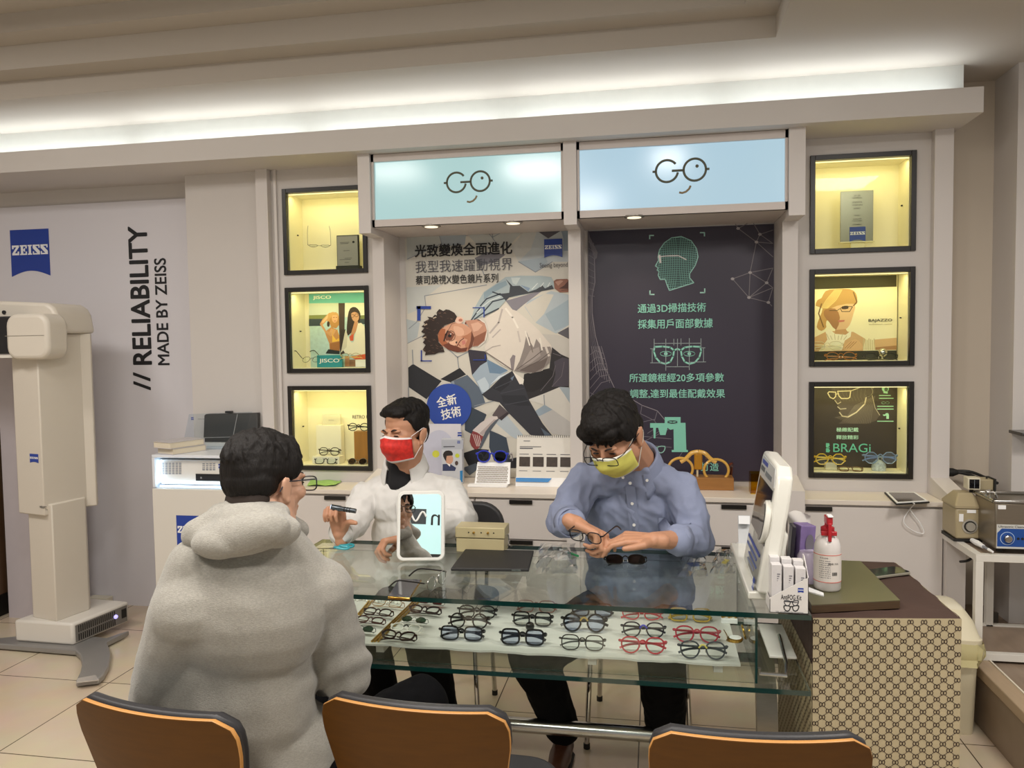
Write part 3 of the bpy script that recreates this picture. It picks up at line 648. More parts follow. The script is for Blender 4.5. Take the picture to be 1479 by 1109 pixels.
for p in ([(517,885),(517,950)], [(850,882),(850,950)], [(600,885),(600,1109)], [(767,880),(767,1105)], [(657,885),(657,930)], [(708,882),(708,930)], [(683,885),(683,1085)], [(520,917),(850,915)], [(503,955),(503,1052)], [(868,950),(868,1045)], [(600,1083),(768,1083)], [(490,955),(520,955)], [(490,1055),(600,1055)], [(770,1050),(885,1048)], [(850,948),(880,948)]): K.line('9aa7a8', p, 4)
K2.poly('84cdb6', [(488,547),(592,547),(592,504),(705,504),(705,545),(740,545),(746,738),(757,738),(757,753),(642,753),(642,738),(657,738),(655,590),(632,595),(612,580),(598,632),(560,632),(545,580),(530,580),(526,655),(514,655),(510,580),(488,580)])
K2.poly('2c2a33', [(612,528),(682,528),(682,552),(612,552)]); K2.line('84cdb6', [(612,530),(682,550)], 4); K2.line('84cdb6', [(612,550),(682,530)], 4)
specs_icon(K2, 530, 735, 66, '9fd0c4', 7)
A.build('print', t)
YT = YP-.0045
textpx('通過3D掃描技術', 921.2, 438, 1019.5, 451, YT, TEAL, t, bold=.008); textpx('採集用戶面部數據', 921.5, 460.5, 1029.5, 474, YT, TEAL, t, bold=.008)
textpx('所選鏡框經20多項參數', 909, 539, 1045.5, 551.5, YT, TEAL, t, bold=.008); textpx('調整,達到最佳配戴效果', 910, 562, 1047, 575, YT, TEAL, t, bold=.008)
textpx('打造', 1012, 668, 1038, 680, YT, TEAL, t, bold=.008)
# --- posters inside the wall cases
def caseposter(label, rect_, m, Y=4.088):
    a = P(rect_[0], rect_[1], Y); b = P(rect_[2], rect_[3], Y)
    t = thing('case_poster', label, 'poster', ((a.x+b.x)/2, Y, b.z)); sheet(t, a.x, b.x, b.z, a.z, Y, m); return t
# beach poster (scale of a 140 px wide view)
i0, i1, j0, j1 = CASE_L[1]; Y = 4.088
t = caseposter('beach poster of two women by a dark post, middle left case', (446.0, 421, 528.5, 531), mat('poster_sea', 'b9d3d6', .5, var=.2, scale=60), Y)
A = Art(Y); K = crop(A, 405, 405, .1262)
K.poly('62b4b8', [(325,122),(975,100),(978,255),(327,262)]); K.poly('c4cdc2', [(327,262),(665,258),(668,400),(327,398)]); K.poly('dcdcd2', [(740,258),(978,255),(985,420),(740,420)])
K.poly('7f8753', [(327,398),(540,392),(560,440),(327,440)]); K.poly('36434f', [(327,440),(500,440),(480,520),(327,522)]); K.poly('75804f', [(910,400),(985,395),(985,440),(900,440)]); K.poly('3a4652', [(890,440),(985,440),(988,500),(890,500)])
KB = crop(A, 410, 415, .1261)
KB.poly('c58b56', [(470,510),(540,455),(610,485),(640,560),(640,735),(528,715),(520,640),(490,570)], 1); KB.poly('a96c3a', [(530,640),(640,620),(640,735),(525,715)], 1); KB.poly('d6a272', [(540,470),(600,490),(560,560),(510,540)], 1)
KB.poly('cf9a6a', [(412,420),(440,370),(520,290),(562,300),(500,372),(445,430),(485,495),(545,520),(540,565),(470,512)], 1); KB.poly('e3b88c', [(430,400),(520,296),(540,310),(450,410)], 0)
KB.poly('b98648', [(505,330),(545,290),(600,284),(632,330),(632,430),(600,470),(545,460),(520,400)], 1); KB.disc('d9a87c', 583, 352, 34, 52); KB.poly('c99a5e', [(510,300),(560,280),(622,300),(632,360),(608,318),(560,318),(528,360),(515,420),(495,380)], 1); KB.disc('3a2c20', 510, 420, 16, 32)
KB.line('8a5a3a', [(566,345),(582,342)], 7); KB.line('8a5a3a', [(596,342),(608,345)], 7); KB.line('b8685a', [(575,385),(596,383)], 7); KB.poly('f0be4b', [(555,540),(600,602),(630,578),(638,612),(555,628)]); KB.line('e0a83a', [(556,545),(575,470)], 5); KB.line('e0a83a', [(632,580),(612,480)], 5)
KB.poly('22262b', [(510,708),(640,728),(640,765),(478,757)])
K.poly('44332b', [(665,258),(738,258),(735,560),(690,850),(680,780)]); K.poly('332620', [(690,560),(750,560),(740,830),(690,850)])
K.poly('33241e', [(760,620),(770,420),(800,320),(860,305),(905,350),(918,410),(900,480),(850,470),(840,560),(800,610)], 2); K.poly('cc9a7a', [(808,385),(850,360),(895,385),(898,440),(870,475),(830,455)], 2); K.ring('2a2020', 825, 405, 19, 17, 5); K.ring('2a2020', 872, 398, 19, 17, 5); K.poly('c58f6d', [(850,470),(890,470),(880,560),(830,640),(800,640)], 1)
K.poly('d65a3c', [(790,640),(840,610),(835,690),(800,690)], 1); K.poly('ece6dc', [(890,490),(960,520),(985,620),(988,820),(900,860),(740,830),(730,760),(770,640),(800,690),(840,700)], 2); K.poly('d8d0c4', [(745,560),(770,620),(760,760),(690,830),(700,790)], 1)
K.poly('cf5a38', [(800,870),(980,840),(985,900),(860,905)], 0); K.poly('b88667', [(740,860),(790,870),(800,985),(740,985)], 1); K.poly('96705a', [(790,905),(860,905),(860,985),(790,985)])
A.build('print', t); textpx('JISCO', 452, 427, 478, 432.8, Y-.0035, WHINK, t, bold=.01)
# blonde woman poster
t = caseposter('cream poster of a blonde woman in narrow glasses, middle right case', (1170.0, 397.5, 1295, 522), mat('poster_cream', 'f2ebc9', .5), Y)
A = Art(Y); K = crop(A, 1160, 380, .1398)
K.poly('37331c', [(70,148),(966,115),(966,243),(70,272)]); K.poly('2d2b1c', [(70,912),(966,900),(966,1024),(70,1030)])
K.poly('d2ab7e', [(70,790),(230,710),(330,700),(520,710),(640,780),(620,905),(70,912)], 1); K.poly('d6b183', [(735,790),(966,770),(966,895),(745,898)]); K.poly('ab7f55', [(745,870),(966,850),(966,895),(745,898)])
K.poly('c49a5c', [(200,470),(130,440),(150,380),(190,360),(230,290),(330,268),(480,268),(545,310),(560,390),(530,440),(350,520),(240,600),(240,660),(190,700),(140,660),(170,560)], 2)
K.poly('e0bb92', [(240,500),(350,440),(530,420),(520,520),(480,640),(420,690),(340,690),(270,600),(215,540)], 2); K.poly('a8794d', [(225,480),(330,470),(380,560),(340,690),(270,610),(215,540)], 2); K.poly('c79a6d', [(330,690),(440,680),(480,740),(330,740)], 1)
for i in range(6): K.line('e6cd8a', [(400-i*14,275),(340-i*20,380),(250-i*12,465)], 9)
K.line('7a5a32', [(520,300),(555,400),(520,440)], 12); K.line('7a5a32', [(190,420),(160,520),(210,660)], 12)
K.poly('4a3728', [(400,448),(460,440),(465,470),(405,476)], 2); K.line('3a2c22', [(385,470),(400,500),(480,500),(510,450),(440,447),(385,465)], 7); K.line('5a4630', [(270,490),(350,490),(380,470)], 7); K.poly('c4786a', [(355,590),(430,585),(425,605),(370,612)], 1)
K.poly('f2ecd6', [(230,700),(270,680),(330,730),(440,740),(500,690),(490,760),(430,800),(400,900),(160,910),(250,790)], 1)
for i in range(6): K.line('c9bf9c', [(240+i*42,730+(i % 2)*20),(270+i*30,790)], 7)
K.poly('dcb384', [(420,890),(450,830),(540,785),(600,830),(610,890),(500,905)], 2)
for i in range(3): K.line('a87c52', [(430+i*26,880),(500+i*26,810)], 6)
for i in range(7): K.line('cdbf95', [(625+i*18,780+(i % 3)*8),(620+i*19,895)], 9)
A.build('print', t); textpx('BAJAZZO', 1254.5, 460.5, 1288.5, 465.5, Y-.0035, INK, t, bold=.01); textpx('edition unis', 1255, 467.2, 1288.5, 469, Y-.0035, mat('ink_ochre', '8a7a50', .6), t)
# dark face scan poster
t = caseposter('dark brown poster of a wireframe face and green lettering, bottom right case', (1170.0, 552.5, 1295, 676), mat('poster_brown', '3b322f', .5, var=.08, scale=2), Y)
A = Art(Y); K = crop(A, 1130, 540, .1352)
face = [(525,120),(970,120),(975,200),(960,240),(990,360),(1040,440),(1000,500),(900,530),(600,530),(700,455),(640,455),(610,410),(615,385),(590,350),(600,325),(560,290),(555,230),(525,180)]
K.poly('544a46', face)
for i in range(20): K.line('7d736c', [(560+i*20,530-max(0,8-i)*8),(700+i*14,440-i*6),(780+i*11,330-i*5)], 3)
for i in range(9): K.line('736962', [(540+i*44,125),(570+i*38,200+i*6),(620+i*34,290)], 3)
K.line('c9beaf', [(700,460),(790,410),(880,320),(895,250)], 14); K.line('b5aa9c', [(610,410),(640,450),(700,460)], 12); K.line('b5aa9c', [(560,280),(590,320),(625,300)], 10); K.line('b5aa9c', [(590,350),(620,375),(680,370)], 10); K.line('a59a8d', [(960,230),(990,360),(1040,440)], 8); K.ring('c9beaf', 915, 185, 48, 52, 9, -90, 120); K.line('c9beaf', [(880,130),(965,125),(970,150)], 9)
K.line('e3d8bf', [(735,180),(890,122)], 8)
for p in ([(485,205),(500,190),(570,195),(570,240),(545,265),(510,250),(485,205)], [(590,185),(730,180),(720,250),(700,262),(630,262),(605,235),(590,185)]): K.line('e3d8bf', p, 11)
K.line('e3d8bf', [(570,215),(597,212)], 9)
for y in (230, 260, 345, 375, 505): K.line('9fd6bd', [(1035 if y < 300 else 1015, y),(1155 if y < 240 else 1185, y)], 9)
K.disc('9fd6bd', 1100, 155, 38, 40, 16); K.disc('4a5c50', 1108, 165, 20, 22, 12); K.line('9fd6bd', [(1085,195),(1120,200)], 20); K.ring('9fd6bd', 1080, 308, 20, 11, 4); K.ring('9fd6bd', 1122, 308, 20, 11, 4)
K.poly('9fd6bd', [(1070,435),(1100,430),(1105,418),(1130,418),(1138,440),(1138,480),(1110,480),(1110,445),(1085,450)])
K.poly('6fc9b4', [(465,738),(500,740),(505,765),(480,790),(465,780)]); K.poly('6fc9b4', [(465,795),(485,790),(510,815),(500,838),(465,835)]); K.disc('6fc9b4', 497, 788, 7, 7, 10)
A.build('print', t)
textpx('極緻配戴', 1208, 617.5, 1240, 623.5, Y-.0035, TEALW, t, bold=.01); textpx('釋放精彩', 1208, 628.5, 1240, 634.5, Y-.0035, TEALW, t, bold=.01); textpx('BRAGi', 1203.5, 640.5, 1257.5, 653, Y-.0035, mat('ink_sea_green', '6fc9b4', .5), t)
# ------------------------------------------------------------------ white sign panel on the left wall
t = thing('sign_panel', 'big lavender white wall panel with vertical black lettering and blue emblem', 'wall sign', (-3.3, YL, 0))
px1_ = P(279, 480, YL-.012).x; zt_ = P(140, 293, YL-.012).z
MB().box(-5.5, px1_, YL-.012, YL-.001, .0, zt_).build('panel', LAV, t, smooth=0)
Y = YL-.0135; a_ = P(14, 332.5, Y); b_ = P(73, 398, Y)
emblem((a_.x, Y, a_.z), (1,0,0), (0,0,1), b_.x-a_.x, a_.z-b_.z, t, BLUE, EWH)
def vtext(body, x0, x1, y0, y1, bold):
    a = P((x0+x1)/2, y0, Y); b = P((x0+x1)/2, y1, Y); l = P(x0, (y0+y1)/2, Y); r = P(x1, (y0+y1)/2, Y)
    text3(body, ((l.x+r.x)/2, Y, (a.z+b.z)/2), (0,0,1), (-1,0,0), INK, t, w=a.z-b.z, h=r.x-l.x, bold=bold)
vtext('RELIABILITY', 189, 215, 327, 526, .016); vtext('//', 193, 217, 538, 563, .01); vtext('MADE BY ZEISS', 225.5, 242, 373, 527, .012)
# ------------------------------------------------------------------ left: scanner, board behind it, podium
MW = mat('machine_white', 'd9d4cb', .38, var=.01); MW2 = mat('machine_cream', 'd2cabd', .4, var=.01); MG = mat('machine_grey', '9c9a98', .4, metal=.5)
DARK = mat('dark_plastic', '1b1b1e', .35)
t = thing('face_scanner', 'tall white face scanner column on a grey floor plate', 'eye scanner', (-3.1, 3.5, 0))
zp = .035
fp = [(-20,927),(22,923),(60,915),(154,925),(187,914),(172,922),(154,931),(158,940),(159.6,949),(157,965),(150,978),(143,984),(109.5,988),(116,975),(119,962),(116,950),(109,943),(0,934),(-20,934)]
m = MB(); q = [P(x, y, Z=.02) for x, y in fp]; m.prism([(v.x, v.y, .006) for v in q], (0,0,.03)); m.build('floor_plate', MG, t, bevel=.006)
m = MB(); q = [P(x, y, Z=.038) for x, y in ((112,980),(138,975),(143,982),(110,986))]; m.prism([(v.x, v.y, .036) for v in q], (0,0,.004)); m.build('plate_toe', mat('bright_metal', 'd8d4d0', .25, metal=.6), t)
bf = [P(23.5, 933, Z=.0), P(110, 938, Z=.0), P(186, 903, Z=.0)]; bl = [(-3.226,3.40),(-2.885,3.395),(-2.83,3.75),(-3.16,3.78)]
m = MB(); m.prism([(x, y, .036) for x, y in bl], (0,0,.112)); m.build('base', MW, t, bevel=.012)
a, b_ = Vector((-2.886,3.405,0)), Vector((-2.831,3.745,0)); d = (b_-a); n = Vector((d.y,-d.x,0)).normalized()*.0025
m = MB(); m.prism([a+n+Vector((0,0,.045))+d*.02, a+n+Vector((0,0,.045))+d*.97, a+n+Vector((0,0,.132))+d*.97, a+n+Vector((0,0,.132))+d*.02], -n*.5); g = m.build('vent_panel', mat('vent_grey', '77736d', .5), t, smooth=0)
m = MB()
for i in range(19):
    for z in (.05, .092):
        o = a+d*(.07+i*.036)+n*1.5; m.prism([o+Vector((0,0,z)), o+d*.017+Vector((0,0,z)), o+d*.017+Vector((0,0,z+.034)), o+Vector((0,0,z+.034))], -n*.4)
m.build('vent_slots', BLACKM, g, smooth=0)
o = a+d*.74+n*2.2+Vector((0,0,.094)); MB().ell(o, .011).build('power_button', glow('power_glow', 'b0a8ff', 1.2), t)
o = a+d*.86+n*1.6; MB().prism([o+Vector((0,0,.07)), o+d*.09+Vector((0,0,.07)), o+d*.09+Vector((0,0,.118)), o+Vector((0,0,.118))], -n*.4).build('rating_label', DARK, t, smooth=0)
lc = [(-3.135,3.50),(-2.985,3.41),(-2.955,3.52),(-2.965,3.63),(-3.10,3.68)]
lc = [(-3.162,3.452),(-2.988,3.412),(-2.950,3.60),(-2.975,3.64),(-3.13,3.68)]
m = MB(); m.prism([(x, y, .146) for x, y in lc], (0,0,.60)); m.build('lower_column', MW2, t, bevel=.006)
cxy = Vector((-3.06,3.53)); uc = [(-3.205,3.44),(-3.015,3.395),(-2.962,3.63),(-2.925,3.66),(-2.95,3.70),(-3.16,3.74)]
m = MB(); m.prism([(x, y, .69) for x, y in uc], (0,0,.915)); u_ = m.build('upper_column', MW2, t, bevel=.006)
m = MB(); m.prism([(-2.993,3.49,.72),(-2.9915,3.4965,.72),(-2.9915,3.4965,1.60),(-2.993,3.49,1.60)], (.002,0,0)); 
# head: rounded top body and the forward camera arm that runs off to the left
m = MB(); pts = [(-3.75,1.605),(-2.93,1.605),(-2.945,1.70),(-2.965,1.735),(-3.0,1.757),(-3.30,1.775),(-3.75,1.772)]
m.prism([(x, 3.45, z) for x, z in pts], (0,.26,0)); m.build('head', MW2, t, bevel=.018, seg=3)
m = MB(); AXL, AXR = P(7,480,3.33).x, P(80,480,3.38).x; m.rbox(AXL,AXR,3.33,3.47,1.475,1.70,.06,5,'y'); h_ = m.build('camera_arm', MW2, t, bevel=.02, seg=3)
MB().box(AXL+.001,AXR-.02,3.3285,3.34,1.591,1.5935).build('arm_seam', mat('seam_grey', '8d867b', .6), h_, smooth=0)
MB().box(-3.75,AXL+.03,3.36,3.46,1.505,1.69).build('camera_block', DARK, t, bevel=.006)
m = MB(); c = P(6, 451, 3.448); m.lathe([(.010,-.004),(.010,.004)], c, 16, Matrix.Rotation(R(90),3,'X')); m.build('camera_lens', DARK, t)
MB().box(-3.75,AXL+.03,3.36,3.44,1.485,1.5).build('camera_shelf', MW, t)
def faceon(px, py): return P(px, py, Y=3.42)
ax, ay = Vector((-3.205,3.44,0)), Vector((-3.015,3.395,0)); fd = (ay-ax).normalized(); fn = Vector((fd.y,-fd.x,0))
def onface(px, py):
    d_ = (P(px,py,Y=1.0)-EYE); k = (ax-EYE).dot(fn)/d_.dot(fn); return EYE+d_*k+fn*.0012
a_ = onface(43, 655); b_ = onface(56, 669); emblem(a_, fd, (0,0,1), (b_-a_).dot(fd), a_.z-b_.z, t, BLUE, EWH)
text3('VISUFIT', onface(62.5, 732.5), fd, (0,0,1), DARK, t, w=.052, h=.012, bold=.01); text3('1000', onface(67.5, 736), fd, (0,0,1), DARK, t, w=.018, h=.006)
# board standing behind the scanner, dark wooden cabinet at the picture edge
solo(MB().box(-3.635,-3.30,3.80,3.825,0,1.50), 'backdrop_board', mat('board_lavender', 'c4bcc0', .5), 'plain lavender white board standing behind the white scanner', 'backdrop board')
t = thing('wooden_cabinet', 'dark brown wooden cabinet cut off at the left edge', 'cabinet', (-3.95,3.75,0))
WD = mat('dark_brown_wood', '4a3420', .45, var=.25, scale=8, stretch=(3,3,.6))
MB().box(-4.25,-3.655,3.62,4.05,.14,1.06).build('body', WD, t, bevel=.004); MB().box(-4.25,-3.645,3.59,3.64,.075,.125).build('foot_rail', mat('mid_wood', '9a7448', .45, var=.15, scale=10), t, bevel=.006); MB().box(-4.25,-3.70,3.66,4.0,0,.14).build('plinth', BLACKM, t)
solo(MB().box(P(131,862,4.06).x,P(159,862,4.06).x,4.03,4.085,.0,.055), 'floor_socket_box', mat('ivory_plastic', 'd8d2c0', .4), 'small ivory socket box on the floor behind the scanner', 'socket box', bevel=.004)
# podium with a glowing recess
X0, X1, Y0 = P(219,690,3.5).x, P(331.5,690,3.5).x, 3.5; zA, zB, zN = .0, .99, .822
t = thing('podium', 'white podium with a blue lit recess near its top', 'podium', ((X0+X1)/2, Y0+.22, 0))
MB().box(X0, X1, Y0, Y0+.46, 0, zN-.002).build('pedestal', MW, t, bevel=.003)
MB().box(X0+.004, X1-.004, Y0+.01, Y0+.46, zN-.002, zN+.004).build('glass_shelf', mat('lit_acrylic', 'd9ecff', .15), t, smooth=0)
m = MB(); m.box(X0+.004, X1-.004, Y0, Y0+.46, zB-.014, zB); m.box(X0+.004, X0+.018, Y0, Y0+.46, zN+.004, zB-.014); m.box(X1-.018, X1-.004, Y0, Y0+.46, zN+.004, zB-.014); m.box(X0+.018, X1-.018, Y0+.445, Y0+.46, zN+.004, zB-.014)
m.build('hood', mat('hood_white', 'dfe3ea', .3), t, bevel=.002)
MB().box(X0+.03, X1-.03, Y0+.02, Y0+.03, zN+.006, zN+.012).build('led_strip', glow('led_blue_white', 'cfe6ff', 2.5), t, smooth=0)
area('podium_led', ((X0+X1)/2, Y0+.03, zN+.02), X1-X0-.06, .22, (.55,.78,1), (R(180+25),0,0), .02)
area('podium_led', (X0+.025, Y0+.03, (zN+zB)/2), .12, .12, (.55,.78,1), (0,R(-90),0), .02)
a_ = P(254.3, 744, Y0-.001); w_ = P(293.5,744,Y0).x-a_.x; emblem((a_.x, Y0-.001, a_.z), (1,0,0), (0,0,1), w_, w_*1.1, t, BLUE, EWH)
# computer inside the recess
cx0, cx1 = P(231,680,Y0+.03).x, P(324,680,Y0+.03).x; cz0, cz1 = zN+.014, P(270,664.5,Y0+.03).z; Yc = Y0+.035
t = thing('computer', 'white small computer with vents inside the lit podium recess', 'computer', ((cx0+cx1)/2, Yc+.1, cz0))
m = MB(); m.box(cx0, cx1, Yc, Yc+.36, cz0, cz1); m.build('case', MW, t, bevel=.003); m = MB(); m.box(cx0+.02,cx1-.02,Yc+.06,Yc+.3,zN+.0045,cz0); m.build('foot', DARK, t, smooth=0)
def cp(x, y): return P(200+x*.1082, 580+y*.1082, Yc)
def slots(name, xs, ys, w_, h_):
    m = MB()
    for x in xs:
        for y in ys: a = cp(x,y); b = cp(x+w_,y+h_); m.box(a.x, b.x, Yc-.0012, Yc+.001, b.z, a.z)
    m.build(name, mat('vent_hole_grey', '85878c', .6), t, smooth=0)
slots('vent_grille', [312,358,404,450,496,540], [815,838,861,884,907,930,953], 32, 14); slots('speaker_grille', [855,902,948,993], [822,845,868,890,905], 32, 12)
a, b = cp(765,962), cp(1138,1062); dv = MB().box(a.x, b.x, Yc-.0015, Yc+.001, b.z, a.z).build('drive_bay', DARK, t, smooth=0)
a, b = cp(828,1003), cp(850,1028); MB().box(a.x, b.x, Yc-.0025, Yc, b.z, a.z).build('drive_button', MG, dv, smooth=0)
a = cp(1068,830); b = cp(1132,892); emblem((a.x, Yc-.0015, a.z), (1,0,0), (0,0,1), b.x-a.x, a.z-b.z, t, BLUE, EWH)
# on the podium: two books, clear sign, black lens case stand
zt = zB
BK = mat('book_pages', 'ddd3bf', .7, var=.05, scale=200, stretch=(1,1,30)); BC = mat('book_cover', 'bdb8ba', .45)
def book(cx, cy, z, rz, w_, d_, h_, label):
    t = thing('book', label, 'book', (cx, cy, z), rz, group='white books on the podium')
    MB().box(-w_/2+.003, w_/2-.003, -d_/2+.003, d_/2-.001, .003, h_-.003).build('pages', BK, t, local=True, smooth=0)
    m = MB(); m.box(-w_/2, w_/2, -d_/2, d_/2, 0, .003); m.box(-w_/2, w_/2, -d_/2, d_/2, h_-.003, h_); m.box(-w_/2, w_/2, d_/2, d_/2+.003, 0, h_); m.build('cover', BC, t, local=True, bevel=.001)
book(-2.385, 3.61, zt, R(-22), .13, .19, .031, 'lower of two white books lying on the podium'); book(-2.393, 3.60, zt+.031, R(-20), .135, .2, .033, 'upper of two white books lying on the podium')
t = thing('acrylic_sign', 'clear leaning acrylic sign with a tiny blue emblem above the books', 'acrylic sign', (-2.15, 3.80, zt))
ACR = glass('acrylic', 'f4f8fb', .8)
ya = 3.82; q = [P(266,632,3.76), P(352,632,3.76), P(364,594.5,ya), P(273,598,ya)]; q[0].z -= .0; 
MB().prism(q, (0,.003,0)).build('clear_sheet', ACR, t, smooth=0)
MB().prism([P(266,632,3.76), P(352,632,3.76), Vector((P(352,632,3.76).x, 3.72, zt)), Vector((P(266,632,3.76).x, 3.72, zt))], (0,.003,0)).build('clear_foot', ACR, t, smooth=0)
a = P(276.5,602.5,3.81); emblem((a.x,3.806,a.z), (1,0,0), (0,0,1), .015, .015, t, BLUE, EWH); 
text3('ZEISS VISUFIT', (P(294,605,3.81).x, 3.806, P(294,605,3.81).z), (1,0,0), (0,0,1), GREYINK, t, w=.062, h=.006)
t = thing('lens_case_stand', 'dark grey case with a silver line standing on the podium', 'display case stand', (-2.12, 3.87, zt))
q = [P(294,650,3.86), P(372,650,3.86), P(372,596,3.9), P(363,596.5,3.9), P(297,598,3.9), P(295,600,3.9)]
for v in q[:2]: v.z = zt+.02
MB().prism(q, (0,.03,0)).build('dark_front', mat('graphite', '3d3c3a', .4), t, bevel=.003)
m = MB(); m.tube([P(343.5,598,3.87)+Vector((0,-.004,0)), P(336.5,631,3.85), P(345,645,3.84)], .0018, 6); m.build('silver_line', mat('bright_metal', 'd8d4d0', .25, metal=.6), t)
m = MB(); m.tube([P(294,632,3.845), P(336.5,631,3.845)], .0016, 6); m.build('silver_edge', mat('bright_metal', 'd8d4d0'), t)
MB().box(P(294,650,3.86).x, P(372,650,3.86).x, 3.83, 3.90, zt, zt+.02).build('foot', MW, t, bevel=.002)
MB().box(P(325,597,3.9).x, P(334,597,3.9).x, 3.9, 3.92, P(325,596.5,3.9).z, P(325,594.5,3.9).z+.003).build('latch', DARK, t)
# ------------------------------------------------------------------ eyewear
LENS = glass('lens_clear', 'fcfefd', .8, .04); LENSB = glass('lens_blue_coat', 'eef3ff', 1.5, .06)
def tinted(n, c): return glass('lens_'+n, c, 1., .05)
STEEL = mat('steel_bright', 'b9b7b2', .22, metal=1.); GOLD = mat('gold_metal', 'c9a352', .25, metal=1.)
def rim(kind, w, h, n=34):
    """outline of one lens opening, x outward from the nose"""
    pts = []
    for i in range(n):
        a = 2*math.pi*i/n; c, s = math.cos(a), math.sin(a)
        p = {'round': 2.0, 'panto': 2.25, 'square': 3.6, 'wide': 2.7, 'cat': 2.4, 'hex': 2.0, 'half': 2.9}[kind]
        x = math.copysign(abs(c)**(2/p), c)*w/2; z = math.copysign(abs(s)**(2/p), s)*h/2
        if kind == 'panto': x *= 1 + .10*(z/(h/2))
        if kind == 'cat': z += .16*h*(x/w+.1) + (.10*h*max(0, x/w*2)**2 if s > 0 else 0)
        if kind == 'hex':
            k = round(a/(2*math.pi/8)-.0); m = (a+math.pi/8) % (math.pi/4) - math.pi/8; r_ = math.cos(math.pi/8)/math.cos(m); x = c*r_*w/2*1.04; z = s*r_*h/2*1.04
        pts.append((x, z))
    return pts
def specs(label, group=None, kind='panto', w=.048, h=.040, gap=.019, r=.0019, col='14110f', temple=None, lens=None, fold=True, metal=0., two=None, bridge=None, label_size=True, name='eyeglasses', cat='glasses', tl=.135):
    """a pair of glasses in its own space: front on the x axis facing -y, base at the lower rims"""
    t = thing(name, label, cat, (0,0,0), group=group)
    fm = mat('frame_'+col+('m' if metal else ''), col, .25, metal=metal, var=.12, scale=60); tm = mat('frame_'+(temple or col), temple or col, .3, var=.1, scale=60)
    lens = lens or LENS; rp = rim(kind, w, h); zc = h/2+r*1.5; m = MB(); cx = gap/2+w/2
    for sg in (-1, 1):
        m.cur = 0; path = [(sg*(cx+x), .0008*abs(x)/w*6, zc+z) for x, z in rp]
        m.tube(path, r, 6, closed=True, flat=(1.0, 1.25))
    zb = zc+h*.18; m.cur = 1 if two else 0
    m.tube(spline([(-gap/2-.001, 0, zb-.003), (-gap/4, -.001, zb+.004), (0, -.0015, zb+.0055), (gap/4, -.001, zb+.004), (gap/2+.001, 0, zb-.003)], 4, False), r*.95, 6)
    m.cur = 0; zh = zc+h*.24
    for sg in (-1, 1): m.tube([(sg*(cx+w*.47), .0005, zh), (sg*(cx+w/2+.005), .002, zh+.001), (sg*(cx+w/2+.007), .006, zh)], [r*1.3, r*1.5, r*1.3], 6)
    ms = [fm]+([mat('frame_'+two, two, .3)] if two else [])
    m.build('front_frame', ms, t, local=True, smooth=50)
    for sg in (-1, 1):
        l = MB(); l.prism([(sg*(cx+x*.97), .0004, zc+z*.97) for x, z in rp], (0,.0012,0)); l.build('lens', lens, t, local=True, smooth=0)
    rt = max(.0014, r*.85)
    for k, sg in enumerate((-1, 1)):
        hx = sg*(cx+w/2+.007); y0 = .007; m = MB()
        if fold:
            yy = .012+.006*k; zz = zh-.002-.004*k
            m.tube(spline([(hx, y0, zh), (hx-sg*.004, yy, zz), (hx-sg*.05, yy+.001, zz-.002), (hx-sg*.100, yy, zz-.006), (hx-sg*.128, yy-.002, zz-.016)], 4, False), rt, 6, flat=(1.7, .8))
        else:
            m.tube(spline([(hx, y0, zh), (hx, .05, zh+.001), (hx-sg*.001, tl*.70, zh), (hx-sg*.003, tl*.86, zh-.010), (hx-sg*.005, tl, zh-.027)], 4, False), rt, 6, flat=(1.7, .8))
        m.build('temple', tm, t, local=True, smooth=50)
    m = MB()
    for sg in (-1, 1): m.ell((sg*gap*.36, .005, zc-h*.05), (.0014, .003, .005), nu=8, nv=6)
    t['half'] = 0.0; del t['half']
    for sg in (-1, 1):
        m = MB(); m.ell((sg*gap*.36, .005, zc-h*.05), (.0014, .003, .005), nu=8, nv=6); m.build('nose_pad', mat('nose_pad', 'd8d2c6', .3), t, local=True)
    return t
def put(t, base, width_px=None, w0=None, tilt=0, rz=0, roll=0, sc=None):
    t.location = base; t.rotation_euler = Euler((tilt, roll, rz), 'XYZ')
    ORG[t.name] = Vector(base)
    if width_px:
        d = (Vector(base)-EYE).dot(_F); s_ = width_px*d/FPX/w0; t.scale = (s_, s_, s_)
    elif sc: t.scale = (sc, sc, sc)
    return t
# ------------------------------------------------------------------ glass showcase
GL = glass('sheet_glass', 'fafdfb', .9, .045); GE = mat('glass_edge_green', '0c302c', .12, spec=.8)
ZT, ZTU, ZB_, ZBU = .78, .766, .572, .558; TX0, TX1, TY0, TY1 = -1.26, .409, 2.172, 2.788
t = SHOW = thing('glass_showcase', 'long glass display table with steel frame holding rows of eyeglasses', 'glass showcase', ((TX0+TX1)/2, 2.48, 0))
def pane(name, x0, x1, y0, y1, z0, z1, thin):
    m = MB(); m.box(x0, x1, y0, y1, z0, z1); m.mi = [0 if f in {'z': (0, 1), 'y': (2, 4), 'x': (3, 5)}[thin] else 1 for f in range(6)]
    return m.build(name, [GL, GE], t, smooth=0)
pane('top_glass', TX0, TX1, TY0, TY1, ZTU, ZT, 'z'); pane('bottom_glass', TX0, TX1, TY0, TY1-.1, ZBU, ZB_, 'z')
pane('front_glass', TX0+.05, .267, 2.20, 2.206, ZB_, ZTU, 'y'); pane('side_glass', .267, .273, 2.20, 2.70, ZB_, ZTU, 'x'); pane('side_glass', TX0+.04, TX0+.046, 2.20, 2.70, ZB_, ZTU, 'x')
pane('rear_glass', TX0+.05, .267, 2.70, 2.706, ZB_, ZTU, 'y')
